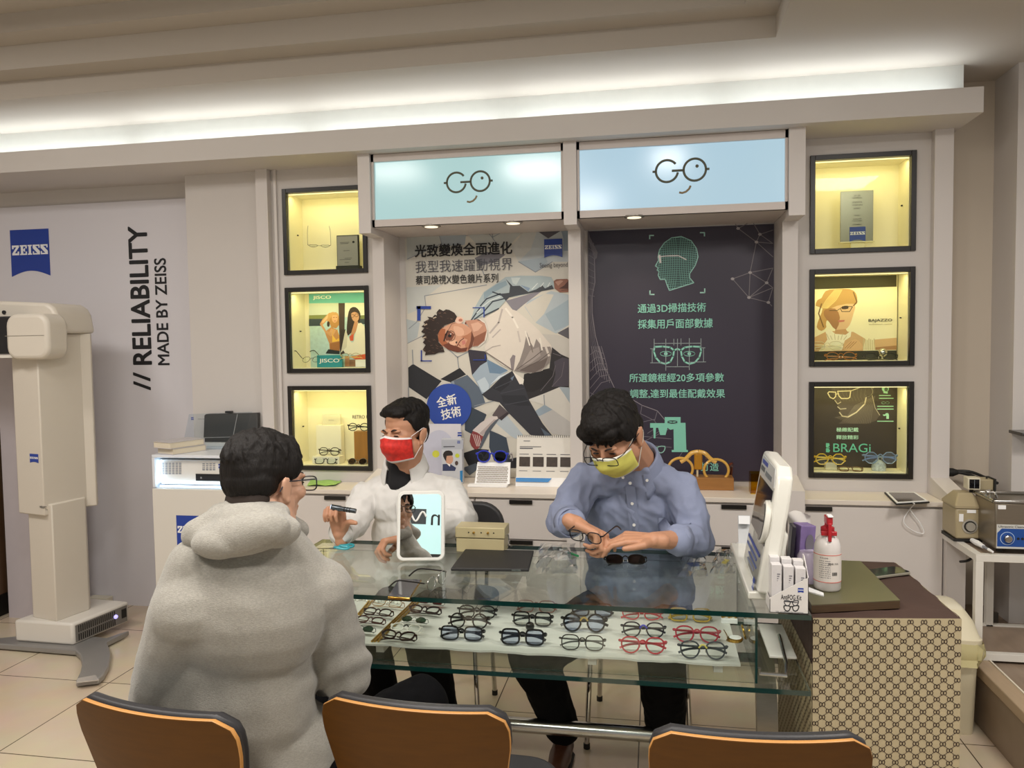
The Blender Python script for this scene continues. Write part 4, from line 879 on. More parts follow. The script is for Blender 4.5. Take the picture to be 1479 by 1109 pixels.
# frosted board carrying the glasses, with a gently wavy front edge
m = MB(); n = 40; top = []; bot = []
for i in range(n+1):
    x = -1.2+i/n*1.433; y = 2.243+.0035*math.sin(i*1.3)+.002*math.sin(i*2.9); top.append((x, y))
pts = [(x, y, .598) for x, y in top]+[(.233, 2.685, .598), (-1.2, 2.685, .598)]
m.prism(pts, (0,0,.006)); m.build('display_board', mat('grey_felt', 'd3d1ca', .7, var=.04, scale=25), t, smooth=0)
for x in (-.855, -.2, .16): MB().box(x, x+.025, 2.26, 2.66, ZB_, .598).build('board_support', mat('support_white', 'd6d4cd', .5), t)
MB().box(.323, .400, 2.335, 2.60, .592, .600).build('side_shelf', mat('support_white', 'd6d4cd'), t, bevel=.002); MB().lathe([(.012, ZB_), (.012, .592)], (.365, 2.40, 0), 16).build('shelf_post', STEEL, t)
SS = mat('brushed_steel', '8a8478', .32, metal=.9, var=.1, scale=30, stretch=(1,1,8))
def arcleg(x):
    m = MB(); pts = []
    for i in range(11):
        a = R(-62+i*12.4); pts.append((2.62-.30*math.cos(a)+.10, .29+.285*math.sin(a)/math.sin(R(62))))
    loop = [(x, y, z) for y, z in pts]+[(x, y+.03, z) for y, z in reversed(pts)]
    m.prism(loop, (.062,0,0)); return m.build('leg', SS, t, smooth=40)
arcleg(.300); arcleg(-1.12)
MB().tube([(-1.06, 2.66, .172), (.300, 2.66, .172)], .026, 20).build('foot_rail', STEEL, t)
for x in (.30, -1.12): MB().box(x-.0, x+.062, 2.30, 2.74, .0, .022).build('foot', SS, t, bevel=.004)
m = MB(); m.tube([(.283, 2.24, .60), (.283, 2.24, .585), (.355, 2.24, .583), (.362, 2.28, .60), (.375, 2.5, .60)], .006, 8); m.build('wire_bracket', STEEL, t)
for x in (-.66, -.23, .10): MB().lathe([(.011, ZB_-.01), (.011, .60)], (x, 2.69, 0), 14).build('post', STEEL, t)
# jewellery dividers and pearls on the left
ZBD = .604
def rod(a, b, label, g):
    a = P(*a, Z=ZBD+.004); b = P(*b, Z=ZBD+.004); m = MB(); m.tube([a, b], .0032, 8); return solo(m, 'gold_rod', GOLD, label, 'metal rod', g)
G1 = 'gold rods dividing the left trays'
rod((537,926), (597,868), 'gold rod left of the tinted pairs, front of the close bundle', G1); rod((541,926), (601,868), 'gold rod in the middle of the close bundle by the tinted pairs', G1); rod((546,926), (606,868), 'gold rod right in the close bundle beside the tinted pairs', G1)
rod((517,887), (533,868), 'short gold rod by the grey sleeve, left one', G1); rod((520,888), (537,868), 'short gold rod by the grey sleeve, right one', G1)
t2 = thing('pearl_necklace', 'string of white pearls lying at the back of the left tray', 'necklace', P(545,866,Z=ZBD))
PE = mat('pearl', 'efece4', .2, coat=.5)
for i in range(15):
    px = 512+i*4.6; c = P(px, 864.5+(i/14)*5+1.0*math.sin(i*2), Z=ZBD+.006); MB().ell(c, .0062, nu=10, nv=8).build('pearl', PE, t2)
SG = 'glasses on the showcase board'
B = dict(black='14110f', brown='3a231d', red='9c2430')
def show(x0, x1, y0, y1, label, flat=False, **k):
    w_ = k.get('w', .048); g_ = k.get('gap', .019); full = 2*w_+g_+.016
    t = specs(label, SG, **k); base = P((x0+x1)/2, y1-1, Z=ZBD+.002)
    slope = .0
    return put(t, base, x1-x0, full, R(-66) if flat else R(-12), R(-8) if flat else R(2), 0)
def show_flat(*a, **k):
    t = show(*a, flat=True, **k); t.location.z += .017; return t
RL, GLN = tinted('red', 'b04a42'), tinted('green', '86988a')
show_flat(600,641,871,880, 'red tinted rimless pair lying near the back, beside the gold rods', kind='wide', h=.032, r=.0009, col='6d6a66', metal=.8, lens=RL)
show_flat(584,635,882,894, 'dark brown cat eye pair lying below the red tinted pair', kind='cat', h=.034, r=.003, col='2e1f1d')
show_flat(574,617,896,907, 'green tinted rimless pair lying beside the gold rods', kind='hex', h=.034, r=.0009, col='55534f', metal=.8, lens=GLN)
show_flat(557,608,908,921, 'black and white spotted pair lying below the green tinted pair', kind='wide', h=.036, r=.0026, col='e6e2d8', two='16120f')
show_flat(543,599,920,933, 'dark brown pair lying nearest the front left board corner', kind='cat', h=.036, r=.003, col='321f1b')
show_flat(530,582,873,884, 'thin tan metal pair lying under the pearls', kind='wide', h=.036, r=.0013, col='a98a66', metal=.6)
show_flat(518,566,885,897, 'dark brown pair lying below the thin tan pair', kind='wide', h=.036, r=.0026, col='3a2722')
show_flat(508,555,897,908, 'reddish brown narrow pair half hidden by the grey sleeve', kind='wide', h=.032, r=.0024, col='4a2a25')
show_flat(496,541,909,920, 'green tinted pair mostly hidden behind the grey sleeve', kind='hex', h=.034, r=.0010, col='3a3a38', lens=GLN)
show(664,723,862,881, 'thin silver metal pair with splayed temples at the board back', kind='wide', r=.0009, col='8d8a85', metal=.8, h=.034)
show(659,718,877,895, 'black squarish pair behind the round dark pair', kind='wide', r=.0022, h=.038)
show(646,707,892,910, 'round dark brown pair just behind the black beak nosed pair', kind='round', w=.042, h=.042, gap=.026, r=.0024, col='241a16')
show(632,700,907,927, 'black pair with purple shining lenses, front of the second column', kind='square', h=.036, r=.0024, lens=LENSB)
show(744,805,866,886, 'rosy brown rectangular pair at the board back', kind='square', h=.034, r=.0018, col='8a5f52')
show(738,799,884,906, 'black square pair behind the black ball', kind='square', h=.040, r=.0024)
show(720,789,911,934, 'black pair with blue shining lenses, in front of the black ball', kind='square', h=.040, r=.0027, lens=LENSB)
show(823,887,872,893, 'black square pair with blue reflections below the glass front edge', kind='square', h=.036, r=.0027, lens=LENSB)
show(810,877,889,915, 'round black and gold pair, middle of its column', kind='round', w=.046, h=.046, r=.0026, col='1c1915', two='a58a4a', lens=LENSB)
show(807,875,918,941, 'black topped silver pair nearest the board front edge', kind='half', h=.040, r=.0017, col='4b4640', metal=.5)
show(896,958,877,897, 'narrow red cat eye pair at the board back', kind='cat', h=.032, r=.0019, col='b03038')
show(897,962,901,923, 'round black pair with a blue right rim', kind='panto', h=.042, r=.0022, col='1d1d26', two='2d2fae')
show(894,963,924,946, 'round red pair nearest the front, left of the grey yellow one', kind='panto', h=.042, r=.0022, col='b23a40')
show(965,1029,878,900, 'clear yellow chunky rectangular pair at the right back', kind='square', h=.036, r=.0028, col='b89a45')
show(973,1041,908,930, 'round red pair between the clear yellow pair and the grey yellow pair', kind='panto', h=.042, r=.0022, col='a83040')
show(980,1051,929,954, 'grey round pair with a bright yellow bridge at the front right', kind='panto', h=.044, r=.0022, col='4a4c50', two='d8c860')
m = MB(); c = P(765.5, 910.5, Z=ZBD); m.ell(c+Vector((0,0,.014)), .0145); solo(m, 'black_ball', mat('black_gloss', '1a1816', .08), 'shiny black ball among the eyeglasses on the board', 'ball')
# gold pocket watch and its little box, right end of the board
c = P(1060, 926, Z=ZB_+.004) ; c = P(1062, 925, Z=ZBD)
t = thing('pocket_watch', 'open gold pocket watch at the right end of the board', 'pocket watch', c)
MB().lathe([(.021,.0),(.023,.003),(.023,.008),(.020,.010)], c, 28).build('watch_case', GOLD, t, smooth=40); MB().lathe([(.0185,.0101),(.0185,.0106)], c, 24).build('dial', EWH, t)
hd = Matrix.Rotation(R(-70), 3, 'Y') @ Matrix.Rotation(R(20), 3, 'X'); MB().lathe([(.020,.0),(.023,.002),(.021,.006),(.001,.008)], c+Vector((.022,.004,.026)), 28, Matrix.Rotation(R(75), 3, 'Y')).build('lid', GOLD, t, smooth=40)
m = MB(); m.tube(spline([c+Vector(v) for v in ((-.018,0,.004),(-.026,-.006,.003),(-.020,-.016,.003),(-.006,-.020,.003),(-.022,-.008,.006),(-.022,.03,.004),(-.028,.07,.006))], 6, False), .0016, 6); m.build('chain', GOLD, t)
c = P(1053, 899, Z=ZBD); t = thing('trinket_box', 'small white box with gold beads beside the pocket watch', 'trinket box', c)
MB().box(c.x-.026, c.x+.026, c.y-.012, c.y+.03, c.z, c.z+.016).build('box', EWH, t, bevel=.002)
for i in range(7): MB().ell((c.x-.021+i*.007, c.y-.002+.006*(i % 3), c.z+.020), .005, nu=10, nv=8).build('bead', GOLD, t)
# ------------------------------------------------------------------ things standing on the glass top
# mirror on a stand
c = P(603, 817, Z=ZT); t = thing('table_mirror', 'rounded white framed table mirror standing on the glass top', 'mirror', (c.x, 2.55, ZT))
mw, mh = .165, .238; tz = Matrix.Rotation(R(10.1), 3, 'Z') @ Matrix.Rotation(R(-14), 3, 'X')
def mloop(w_, h_, r_, y, n_=6):
    pts = []
    for cx_, cz_, st in ((w_/2-r_, r_, -90), (w_/2-r_, h_-r_, 0), (-w_/2+r_, h_-r_, 90), (-w_/2+r_, r_, 180)):
        for i in range(n_+1): a = R(st+90*i/n_); pts.append((cx_+r_*math.cos(a), y, cz_+r_*math.sin(a)))
    return pts
o = Vector((c.x-.004, 2.535, ZT+.003))
m = MB(); m.prism([o+tz@Vector(v) for v in mloop(mw, mh, .024, .0)], tz@Vector((0,.012,0))); m.build('frame', mat('mirror_frame_white', 'dcdad4', .3), t, bevel=.004)
mm = mat('mirror_silver', 'f4f6f5', .0, metal=1., var=0)
m = MB(); m.prism([o+tz@(Vector(v)+Vector((0,-.0008,.012))) for v in mloop(mw-.024, mh-.024, .014, 0)], tz@Vector((0,.0006,0))); m.build('mirror_glass', mm, t, smooth=0)
m = MB(); m.prism([o+tz@Vector(v) for v in ((-.03,.012,.14),(.03,.012,.14),(.045,.0125,.03),(-.045,.0125,.03))], (0,.004,0)); m.tube([o+tz@Vector((0,.014,.14)), Vector((o.x, o.y+.09, ZT+.003))], .006, 8); m.build('stand', mat('mirror_frame_white', 'dcdad4'), t)
# cream metal instrument box
a = P(659,797,Z=ZT); b_ = P(731,796,Z=ZT); t = thing('instrument_box', 'cream metal box with two small knobs behind the black folder', 'instrument box', ((a.x+b_.x)/2, a.y+.04, ZT))
BG = mat('cream_metal', 'b9ac84', .4, var=.03); h_ = P(695,762,a.y).z-ZT; hm = P(695,777.5,a.y).z
MB().box(a.x, b_.x-.002, a.y+.003, a.y+.085, ZT, hm-.002).build('body', BG, t, bevel=.002)
MB().box(a.x-.003, b_.x+.002, a.y, a.y+.088, hm, ZT+h_).build('lid', BG, t, bevel=.003)
zz = (hm+ZT+h_)/2+.001
for px, r_ in ((684.3,.0042), (704.7,.0042)):
    m = MB(); m.lathe([(r_,0),(r_*.8,.008),(r_*.5,.010)], (P(px,770,a.y).x, a.y, zz), 14, Matrix.Rotation(R(90),3,'X')); m.build('knob', GOLD, t)
for px in (676.8, 695, 713): MB().lathe([(.0026,-.0004),(.0026,.0006)], (P(px,770,a.y).x, a.y, zz), 10, Matrix.Rotation(R(90),3,'X')).build('hole', BLACKM, t)
m = MB(); x_ = b_.x+.004; m.tube([(x_, a.y+.02, hm+.012), (x_+.007, a.y+.02, hm+.012), (x_+.010, a.y+.02, hm-.02), (x_+.004, a.y+.02, hm-.028)], .0018, 6); m.build('clasp', STEEL, t)
m = MB(); x_ = a.x-.004; m.tube([(x_, a.y+.02, hm+.008), (x_-.005, a.y+.02, hm-.004), (x_, a.y+.02, hm-.02)], .0018, 6); m.build('clasp', STEEL, t)
# black folder
q = [P(651,825,Z=ZT), P(764,826,Z=ZT), P(771,799,Z=ZT), P(672,797,Z=ZT)]
t = thing('tablet_folder', 'flat black folder lying on the glass in front of the cream box', 'folder', (q[0]+q[2])/2)
MB().prism(q, (0,0,.011)).build('cover', mat('black_leather', '1f1e1e', .55, bump=.1, bscale=300), t, bevel=.003)
m = MB(); e = (q[1]-q[0]).normalized(); z1 = q[0]+e*(q[1]-q[0]).length*.78+Vector((0,-.0006,.004)); m.prism([z1, z1+e*.03, z1+e*.03+Vector((0,0,.004)), z1+Vector((0,0,.004))], (0,-.001,0)); m.build('metal_tab', STEEL, t)
# phone and the silver pair at the front edge
q = [P(560,861,Z=ZT+.009), P(592,863,Z=ZT+.009), P(609,836,Z=ZT+.009), P(576,835,Z=ZT+.009)]
for v in q: v.z = ZT
t = thing('phone', 'grey phone with gold rim at the front edge of the glass top', 'phone', (q[0]+q[2])/2)
MB().prism(q, (0,0,.008)).build('body', GOLD, t, bevel=.002); cc = (q[0]+q[2])/2
MB().prism([cc+(v-cc)*.95+Vector((0,0,.0082)) for v in q], (0,0,.0006)).build('screen', mat('phone_glass', '4b4c50', .08), t, smooth=0)
t = specs('silver rimmed pair lying on the glass top beside the grey phone', None, kind='panto', w=.050, h=.040, r=.0010, col='a9a7a3', temple='1f1c1a', metal=.9, fold=False)
put(t, P(628,853,Z=ZT)+Vector((0,0.03,0)), rz=R(78))
# folded sunglasses on the right
t = specs('dark brown sunglasses lying on the glass before the blue shirt', None, kind='wide', w=.054, h=.040, r=.0022, col='1d1917', lens=tinted('smoke', '8f827c'), fold=True, name='sunglasses')
put(t, P(904,816,Z=ZT)+Vector((0,0,.002)), tilt=R(-58), rz=R(6))
# scissors
t = thing('scissors', 'teal handled scissors lying at the left of the glass top', 'scissors', P(497,790,Z=ZT)); TE = mat('teal_plastic', '2f98a4', .35)
for px, sx_ in ((501,1), (494,1.1)):
    o = P(px, 788 if px > 497 else 790.5, Z=ZT+.006); m = MB(); m.tube([o+Vector((.026*sx_*math.cos(R(x)), .016*math.sin(R(x)), .002*math.sin(R(x*2)))) for x in range(0, 360, 20)], .0042, 8, closed=True); m.build('handle', TE, t)
for d_ in (0, .006): o = P(486,792,Z=ZT+.004); m = MB(); m.prism([o+Vector((.012,d_+.004,0)), o+Vector((-.07,d_*.3-.012,0)), o+Vector((-.066,d_*.3-.018,0)), o+Vector((.014,d_-.006,0))], (0,0,.0018)); m.build('blade', STEEL, t)
# clear plastic bags
PL = glass('clear_plastic', 'f4f6f6', 1.6, .08, .08)
def bag(x0, y0, x1, y1, label, seed, extra=None):
    rnd = random.Random(seed); m = MB(); n = 9; a = P(x0,y1,Z=ZT); b = P(x1,y1,Z=ZT); c_ = P(x0+8,y0,Z=ZT); d = P(x1-6,y0,Z=ZT); vs = []; fs = []
    for i in range(n):
        for j in range(n):
            u, v = i/(n-1), j/(n-1); p = (a*(1-u)+b*u)*(1-v)+(c_*(1-u)+d*u)*v; e_ = min(u, 1-u, v, 1-v)
            vs.append(p+Vector((rnd.uniform(-.004,.004), rnd.uniform(-.004,.004), .004+(.018*rnd.random()+.006)*min(1, e_*4))))
    for i in range(n-1):
        for j in range(n-1): fs.append((i*n+j, (i+1)*n+j, (i+1)*n+j+1, i*n+j+1))
    t = thing('plastic_bag', label, 'plastic bag', (a+d)/2, group='clear plastic bags on the glass top'); m.add(vs, fs); m.build('film', PL, t, smooth=0)
    if extra:
        o = (a*.4+b*.6)*.5+(c_*.4+d*.6)*.5+Vector((0,0,.002)); MB().obox(o, extra[1], Matrix.Rotation(R(extra[2]),3,'Z')).build('insert', mat('bag_'+extra[0], extra[0], .5), t)
bag(978,799,1023,834, 'clear plastic bag with a dark blue label on the right of the glass', 3, ('2f3d66', (.05,.04,.002), 20)); bag(1026,795,1063,830, 'clear plastic bag with a yellow strip next to the white kiosk', 4, ('cdbd62', (.016,.05,.002), -20)); bag(773,786,836,830, 'clear plastic bag with white papers right of the black folder', 5, ('dcd9d2', (.05,.05,.003), 15))
t = thing('pen', 'green and white pen lying at the rear of the glass top', 'pen', P(828,801,Z=ZT)); a = P(821,798,Z=ZT+.005); b_ = P(835,803,Z=ZT+.005); MB().tube([a, b_], .0042, 10).build('barrel', mat('green_plastic', '2e8a55', .3), t); MB().tube([a, a-(b_-a)*.9], .0036, 10).build('cap', EWH, t)
# white demonstration kiosk seen edge on
t = thing('demo_kiosk', 'white standing lens demonstration kiosk seen edge on at the glass end', 'demo kiosk', (.30, 2.45, ZT))
KW = mat('kiosk_white', 'dedcd2', .22, coat=.3)
def kp(y, h, off=0.): # panel plane leaning to the right with height
    return Vector((.272+h*.165+off, y, ZT+h))
prof = [(2.245,.03),(2.245,.30),(2.262,.36),(2.30,.385),(2.56,.392),(2.575,.375),(2.60,.03)]
m = MB(); m.prism([kp(y, h) for y, h in prof], (.046,0,-.006)); m.build('body', KW, t, bevel=.010, seg=3)
m = MB(); bb = [(2.232,.0),(2.232,.14),(2.238,.30),(2.30,.385),(2.56,.392),(2.60,.2),(2.60,.0)]
MB().box(.258,.318,2.285,2.838,ZT,ZT+.022).build('base', KW, t, bevel=.004)
m = MB(); m.prism([kp(2.262,.03), kp(2.262,.20), kp(2.50,.20), kp(2.50,.03)], (.062,0,0)); m.build('rear_housing', KW, t, bevel=.014, seg=3)
m = MB(); m.prism([kp(y, h, -.0015) for y, h in ((2.262,.16),(2.275,.315),(2.545,.315),(2.56,.16))], (.002,0,0)); sc_ = m.build('screen', mat('screen_black', '101014', .06), t, smooth=0)
m = MB(); m.prism([kp(y, h, -.0022) for y, h in ((2.262,.325),(2.29,.375),(2.545,.380),(2.553,.325))], (.002,0,0)); m.build('header_panel', mat('kiosk_header', 'c5c6c4', .25), t, smooth=0)
for y0_, y1_, h0, h1, c_ in ((2.42,2.53,.358,.370,'3d4a8f'), (2.46,2.54,.336,.350,'55585a'), (2.32,2.44,.332,.346,'6d7274'), (2.30,2.56,.118,.126,'3d4a8f'), (2.34,2.56,.096,.103,'55608f'), (2.32,2.50,.078,.084,'55608f'), (2.36,2.50,.06,.066,'7d8296')):
    m = MB(); m.prism([kp(y, h, -.0030) for y, h in ((y0_,h0),(y0_,h1),(y1_,h1),(y1_,h0))], (.002,0,0)); m.build('print_line', mat('kiosk_ink_'+c_, c_, .5), t, smooth=0)
m = MB(); ce = kp(2.265,.21); m.prism([kp(2.285+.045*math.cos(R(a)), .225+.062*math.sin(R(a)), -.014) for a in range(0,360,20)], (.016,0,0)); k_ = m.build('lens_ring', KW, t, bevel=.003)
m = MB(); m.prism([kp(2.285+.036*math.cos(R(a)), .225+.052*math.sin(R(a)), -.016) for a in range(0,360,20)], (.002,0,0)); m.build('test_lens', mat('test_lens_dark', '3c3c3e', .05), k_)
a = kp(2.33,.055,-.0035); emblem(a, (0,-1,0), Vector((.165,0,1)).normalized(), .036, .045, t, BLUE, EWH)
# box of small cartons at the front right corner
xa, xb, yk = .302, .402, 2.178; t = thing('counter_display_box', 'slant fronted white carton printed AntiFOG Kit at the glass corner', 'display carton', ((xa+xb)/2, yk+.06, ZT))
CW = mat('carton_white', 'd9d5d0', .45)
zl, zr = P(1113,863,yk).z, P(1166,834,yk).z
m = MB(); m.prism([(xa,yk,ZT+.001), (xb,yk,ZT+.001), (xb,yk,zr), (xa,yk,zl)], (0,.0015,0)); m.box(xa,xa+.0015,yk,yk+.080,ZT+.001,zl-.004); m.prism([(xb,yk,ZT+.001),(xb,yk+.080,ZT+.001),(xb,yk+.080,P(1166,800,yk+.080).z),(xb,yk+.06,P(1166,800,yk+.08).z),(xb,yk,zr)], (-.0015,0,0)); m.box(xa,xb,yk+.0785,yk+.080,ZT+.001,zr+.03); m.box(xa,xb,yk,yk+.080,ZT+.001,ZT+.0025)
m.build('carton', CW, t, smooth=0)
def kt(s_, x0, y0, x1, y1, m_, bold=0.):
    textpx(s_, x0, y0, x1, y1, yk-.0006, m_, t, bold=bold)
kt('AntiFOG Kit', 1128, 859, 1157.5, 866, INK, .006); kt('Safe and effective fog prevention', 1120.5, 882.6, 1160, 886, GREYINK)
a_ = P(1152.5, 849, yk-.0006); emblem((a_.x, yk-.0006, a_.z), (1,0,0), (0,0,1), .0145, .0125, t, BLUE, EWH)
A = Art(yk-.0004, .00004); specs_icon(crop(A, 0, 0, 1), 1143, 878.5, 11.0, '2a2c30', 1.5); specs_icon(crop(A, 0, 0, 1), 1143, 871, 10.5, '3a3c44', 1.2); A.line('3a3c44', [(1134,868.5),(1152,870)], 1.0); A.build('print', t)
g = 'white cartons inside the slanted display box'
for i in range(3):
    for j in range(2):
        x_ = xa+.006+i*.031; y_ = yk+.008+j*.034; z_ = ZT+.0035; top = P(1128,817,yk).z-.004*i
        s_ = MB().box(x_, x_+.026, y_, y_+.030, z_, top+.012*j); o = solo(s_, 'small_carton', mat('small_carton', 'cfcbca', .35, var=.06, scale=120), '%s small white carton, %s, in the slanted AntiFOG box' % (('left', 'middle', 'right')[i], ('front row', 'rear row')[j]), 'carton', g, bevel=.001)
        b2 = MB()
        for k in range(4): b2.box(x_+.014, x_+.0155+.0022*k, y_-.0003, y_, top-.045+.006*k, top-.042+.006*k)
        b2.build('print', mat('print_grey', '77757c', .5), o, smooth=0)
# small card stands behind the kiosk
t = thing('card_holder', 'white plastic card holder behind the left side of the kiosk', 'card holder', P(1078,795,Z=ZT)+Vector((0,.02,0))); c = P(1077,795,Z=ZT)
MB().box(c.x-.028,c.x+.02,c.y+.0,c.y+.045,ZT,ZT+.018).build('base', EWH, t, bevel=.002); MB().obox((c.x-.002,c.y+.025,ZT+.068),(.042,.004,.10),Matrix.Rotation(R(-12),3,'X')).build('back_plate', mat('holder_clear_white', 'cfd0d2', .2), t)
MB().obox((c.x-.004,c.y+.016,ZT+.105),(.038,.012,.028),Matrix.Rotation(R(-12),3,'X')).build('cards', EWH, t); text3('card', (c.x-.004,c.y+.0085,ZT+.108), (1,0,0), (0,0,1), BLUE, t, w=.012, h=.004) if 0 else None
# ------------------------------------------------------------------ cloth covered side table
CB = mat('cloth_brown', '46322a', .8, var=.2, scale=9, bump=.3, bscale=25); CT = mat('cloth_tan', 'b3a585', .75, var=.08, scale=30); CP = mat('cloth_print', '3a2a22', .8)
t = thing('side_table', 'low table under a brown and tan monogram patterned cloth', 'side table', (.62,2.55,0))
ZS = .745; q = [(.427,2.25),(.824,2.300),(.812,2.861),(.43,2.861)]
MB().prism([(x*.97+.02, y*.97+.08, .02) for x, y in q], (0,0,ZS-.03)).build('frame', mat('dark_brown_wood', '4a3420'), t, smooth=0)
m = MB(); vs = []; nx, ny = 20, 22
for i in range(nx+1):
    for j in range(ny+1):
        u, v = i/nx, j/ny; a = Vector(q[0]).lerp(Vector(q[1]), u); b_ = Vector(q[3]).lerp(Vector(q[2]), u); p = a.lerp(b_, v)
        e_ = min(1, min(u, 1-u, v, 1-v)*8); vs.append((p.x+.004*math.sin(v*23)*(u > .9), p.y, ZS+.0015*math.sin(u*17+v*9)*e_))
m.add(vs, [(i*(ny+1)+j, (i+1)*(ny+1)+j, (i+1)*(ny+1)+j+1, i*(ny+1)+j+1) for i in range(nx) for j in range(ny)]); m.build('cloth_top', CB, t, smooth=60)
def monogram(o, ux, uy, w_, h_, name):
    """tan cloth drop with rows of linked double rings joined by dotted hexagon lines"""
    o, ux, uy = Vector(o), Vector(ux).normalized(), Vector(uy); n = ux.cross(uy)*.0009; m = MB(); m.cur = 0
    m.poly([o, o+ux*w_, o+ux*w_+uy*h_, o+uy*h_]); m.cur = 1; dx, dy = .0365, .0181
    def quad(a, b, wd):
        d = (b-a)
        if d.length < 1e-7: return
        s_ = ux*(-d.dot(uy))+uy*d.dot(ux); s_ = s_.normalized()*wd/2; m.poly([o+n+a-s_, o+n+b-s_, o+n+b+s_, o+n+a+s_])
    for r_ in range(int(h_/dy)):
        for c_ in range(int(w_/dx)+1):
            cx_ = c_*dx+(dx/2 if r_ % 2 else 0)+.008; cy_ = h_-.010-r_*dy
            if cx_ > w_-.008 or cx_ < .008: continue
            for sg in (-1, 1):
                pr = None
                for k in range(11):
                    a = 2*math.pi*k/10; p = ux*(cx_+sg*.0039+.0038*math.cos(a))+uy*(cy_+.0056*math.sin(a))
                    if pr is not None: quad(pr, p, .0022)
                    pr = p
            for sx_, sy_ in ((-1,-1), (1,-1)):
                if not (0 < cx_+sx_*dx/2 < w_) or cy_-dy < 0: continue
                for k in range(3):
                    f0 = .30+k*.15; a = ux*(cx_+sx_*dx/2*f0)+uy*(cy_-dy*f0*1.0-.0); b_ = ux*(cx_+sx_*dx/2*(f0+.11))+uy*(cy_-dy*(f0+.12)); quad(a, b_, .0018)
    return m.build(name, [CT, CP], t, smooth=0)
d = Vector((q[1][0]-q[0][0], q[1][1]-q[0][1], 0)); monogram((q[0][0], q[0][1]-.001, .012), d, (0,0,1), d.length, ZS-.010, 'cloth_front')
monogram((.426, 2.861, .012), (0,-1,0), (0,0,1), .61, ZS-.13, 'cloth_side'); MB().box(.4255,.4275,2.252,2.86,ZS-.13,ZS+.001).build('cloth_edge', CB, t, smooth=0)
d2 = Vector((q[2][0]-q[1][0], q[2][1]-q[1][1], 0)); m = MB(); m.prism([(q[1][0], q[1][1], .012), (q[2][0], q[2][1], .012), (q[2][0], q[2][1], ZS), (q[1][0], q[1][1], ZS)], (.001,0,0)); m.build('cloth_side', CT, t, smooth=0)
# olive board lying on it
zb, zt_ = ZS+.0025, .772; t = thing('olive_board', 'thick olive topped wooden board lying on the brown cloth', 'board', (.55,2.5,zb))
qb = [(.428,2.272),(P(1297,863,Z=zt_).x,2.355),(P(1245,811,Z=zt_).x,2.765),(.432,2.765)]
qb = [(.430,2.285),(.684,2.36),(.676,2.765),(.434,2.765)]
MB().prism([(x, y, zb) for x, y in qb], (0,0,zt_-zb-.002)).build('core', mat('dark_edge_wood', '4f3c28', .5, var=.35, scale=30, stretch=(.5,.5,8)), t, bevel=.001)
MB().prism([(x, y, zt_-.0018) for x, y in qb], (0,0,.0018)).build('top_sheet', mat('olive_laminate', '5f5c42', .3, var=.04), t, smooth=0)
q_ = [P(1232,826,Z=ZS+.012), P(1270,826,Z=ZS+.012), P(1286,822,Z=ZS+.012), P(1262,810,Z=ZS+.012)]
o = Vector((.735,2.70,ZS+.004)); t = thing('phone', 'black phone with a pale rim on the brown cloth beside the olive board', 'phone', o, R(-62))
MB().rbox(-.036,.036,-.075,.075,0,.009,.010).build('body', mat('phone_rim', 'a8a392', .3, metal=.4), t, local=True, bevel=.002); MB().rbox(-.034,.034,-.073,.073,.0092,.0098,.009).build('screen', mat('phone_black', '23252a', .06), t, local=True, smooth=0)
# sanitiser bottle
zb = zt_+.0006; c = P(1195, 843, Z=zb); c = Vector((.505, 2.44, zb)); c.x = P(1195, 800, c.y).x
t = thing('sanitizer_bottle', 'clear sanitizer bottle with a red pump head and printed label', 'pump bottle', c)
BT = mat('bottle_frosted', 'd9d3cf', .25, var=.01); r_ = .0385
MB().lathe([(r_*.9,0),(r_,.006),(r_,.118),(r_*.97,.134),(r_*.80,.152),(r_*.5,.163),(.017,.167),(.017,.172)], c, 32).build('bottle', BT, t, smooth=60)
MB().lathe([(r_+.0006,.028),(r_+.0006,.112)], c, 32).build('label', mat('label_white', 'e2dad2', .5), t, smooth=60)
for z in (.028, .109): MB().lathe([(r_+.0009,z),(r_+.0009,z+.0022)], c, 32).build('label_line', mat('label_red', 'd0695c', .5), t, smooth=60)
def onbottle(s_, ang, z, w_, h_, m_, bold=0):
    vs, fs = glyphs(s_, bold=bold); x0 = min(v.x for v in vs); x1 = max(v.x for v in vs); y0 = min(v.y for v in vs); y1 = max(v.y for v in vs); mb = MB()
    mb.add([c+Vector(((r_+.0011)*math.sin(ang+((v.x-(x0+x1)/2)/(x1-x0)*w_)/r_), -(r_+.0011)*math.cos(ang+((v.x-(x0+x1)/2)/(x1-x0)*w_)/r_), z+(v.y-(y0+y1)/2)/(y1-y0)*h_)) for v in vs], fs); return mb.build('lettering', m_, t, smooth=0)
onbottle('酒精 75%', R(14), .085, .030, .0065, INK); onbottle('潔用酒精', R(-26), .1015, .024, .004, GREYINK)
for k in range(9):
    for a0 in (-46, -20):
        mb = MB()
        for j in range(5): a = R(a0+j*4.4+((k*j) % 3)); mb.poly([c+Vector(((r_+.0011)*math.sin(a+d_), -(r_+.0011)*math.cos(a+d_), .092-k*.0062+h)) for d_, h in ((0,0),(.055,0),(.055,.0016),(0,.0016))])
        mb.build('small_print', GREYINK, t, smooth=0)
mb = MB()
for j in range(9): a = R(9+j*2.6); mb.poly([c+Vector(((r_+.0011)*math.sin(a+d_), -(r_+.0011)*math.cos(a+d_), .050+h)) for d_, h in ((0,0),(.022 if j % 3 else .03,0),(.022 if j % 3 else .03,.010),(0,.010))])
mb.build('barcode', INK, t, smooth=0)
RD = mat('red_plastic', 'b3202a', .3); MB().lathe([(.0185,.166),(.0195,.168),(.0195,.186),(.012,.190),(.0085,.192),(.0085,.206)], c, 20).build('pump_collar', RD, t)
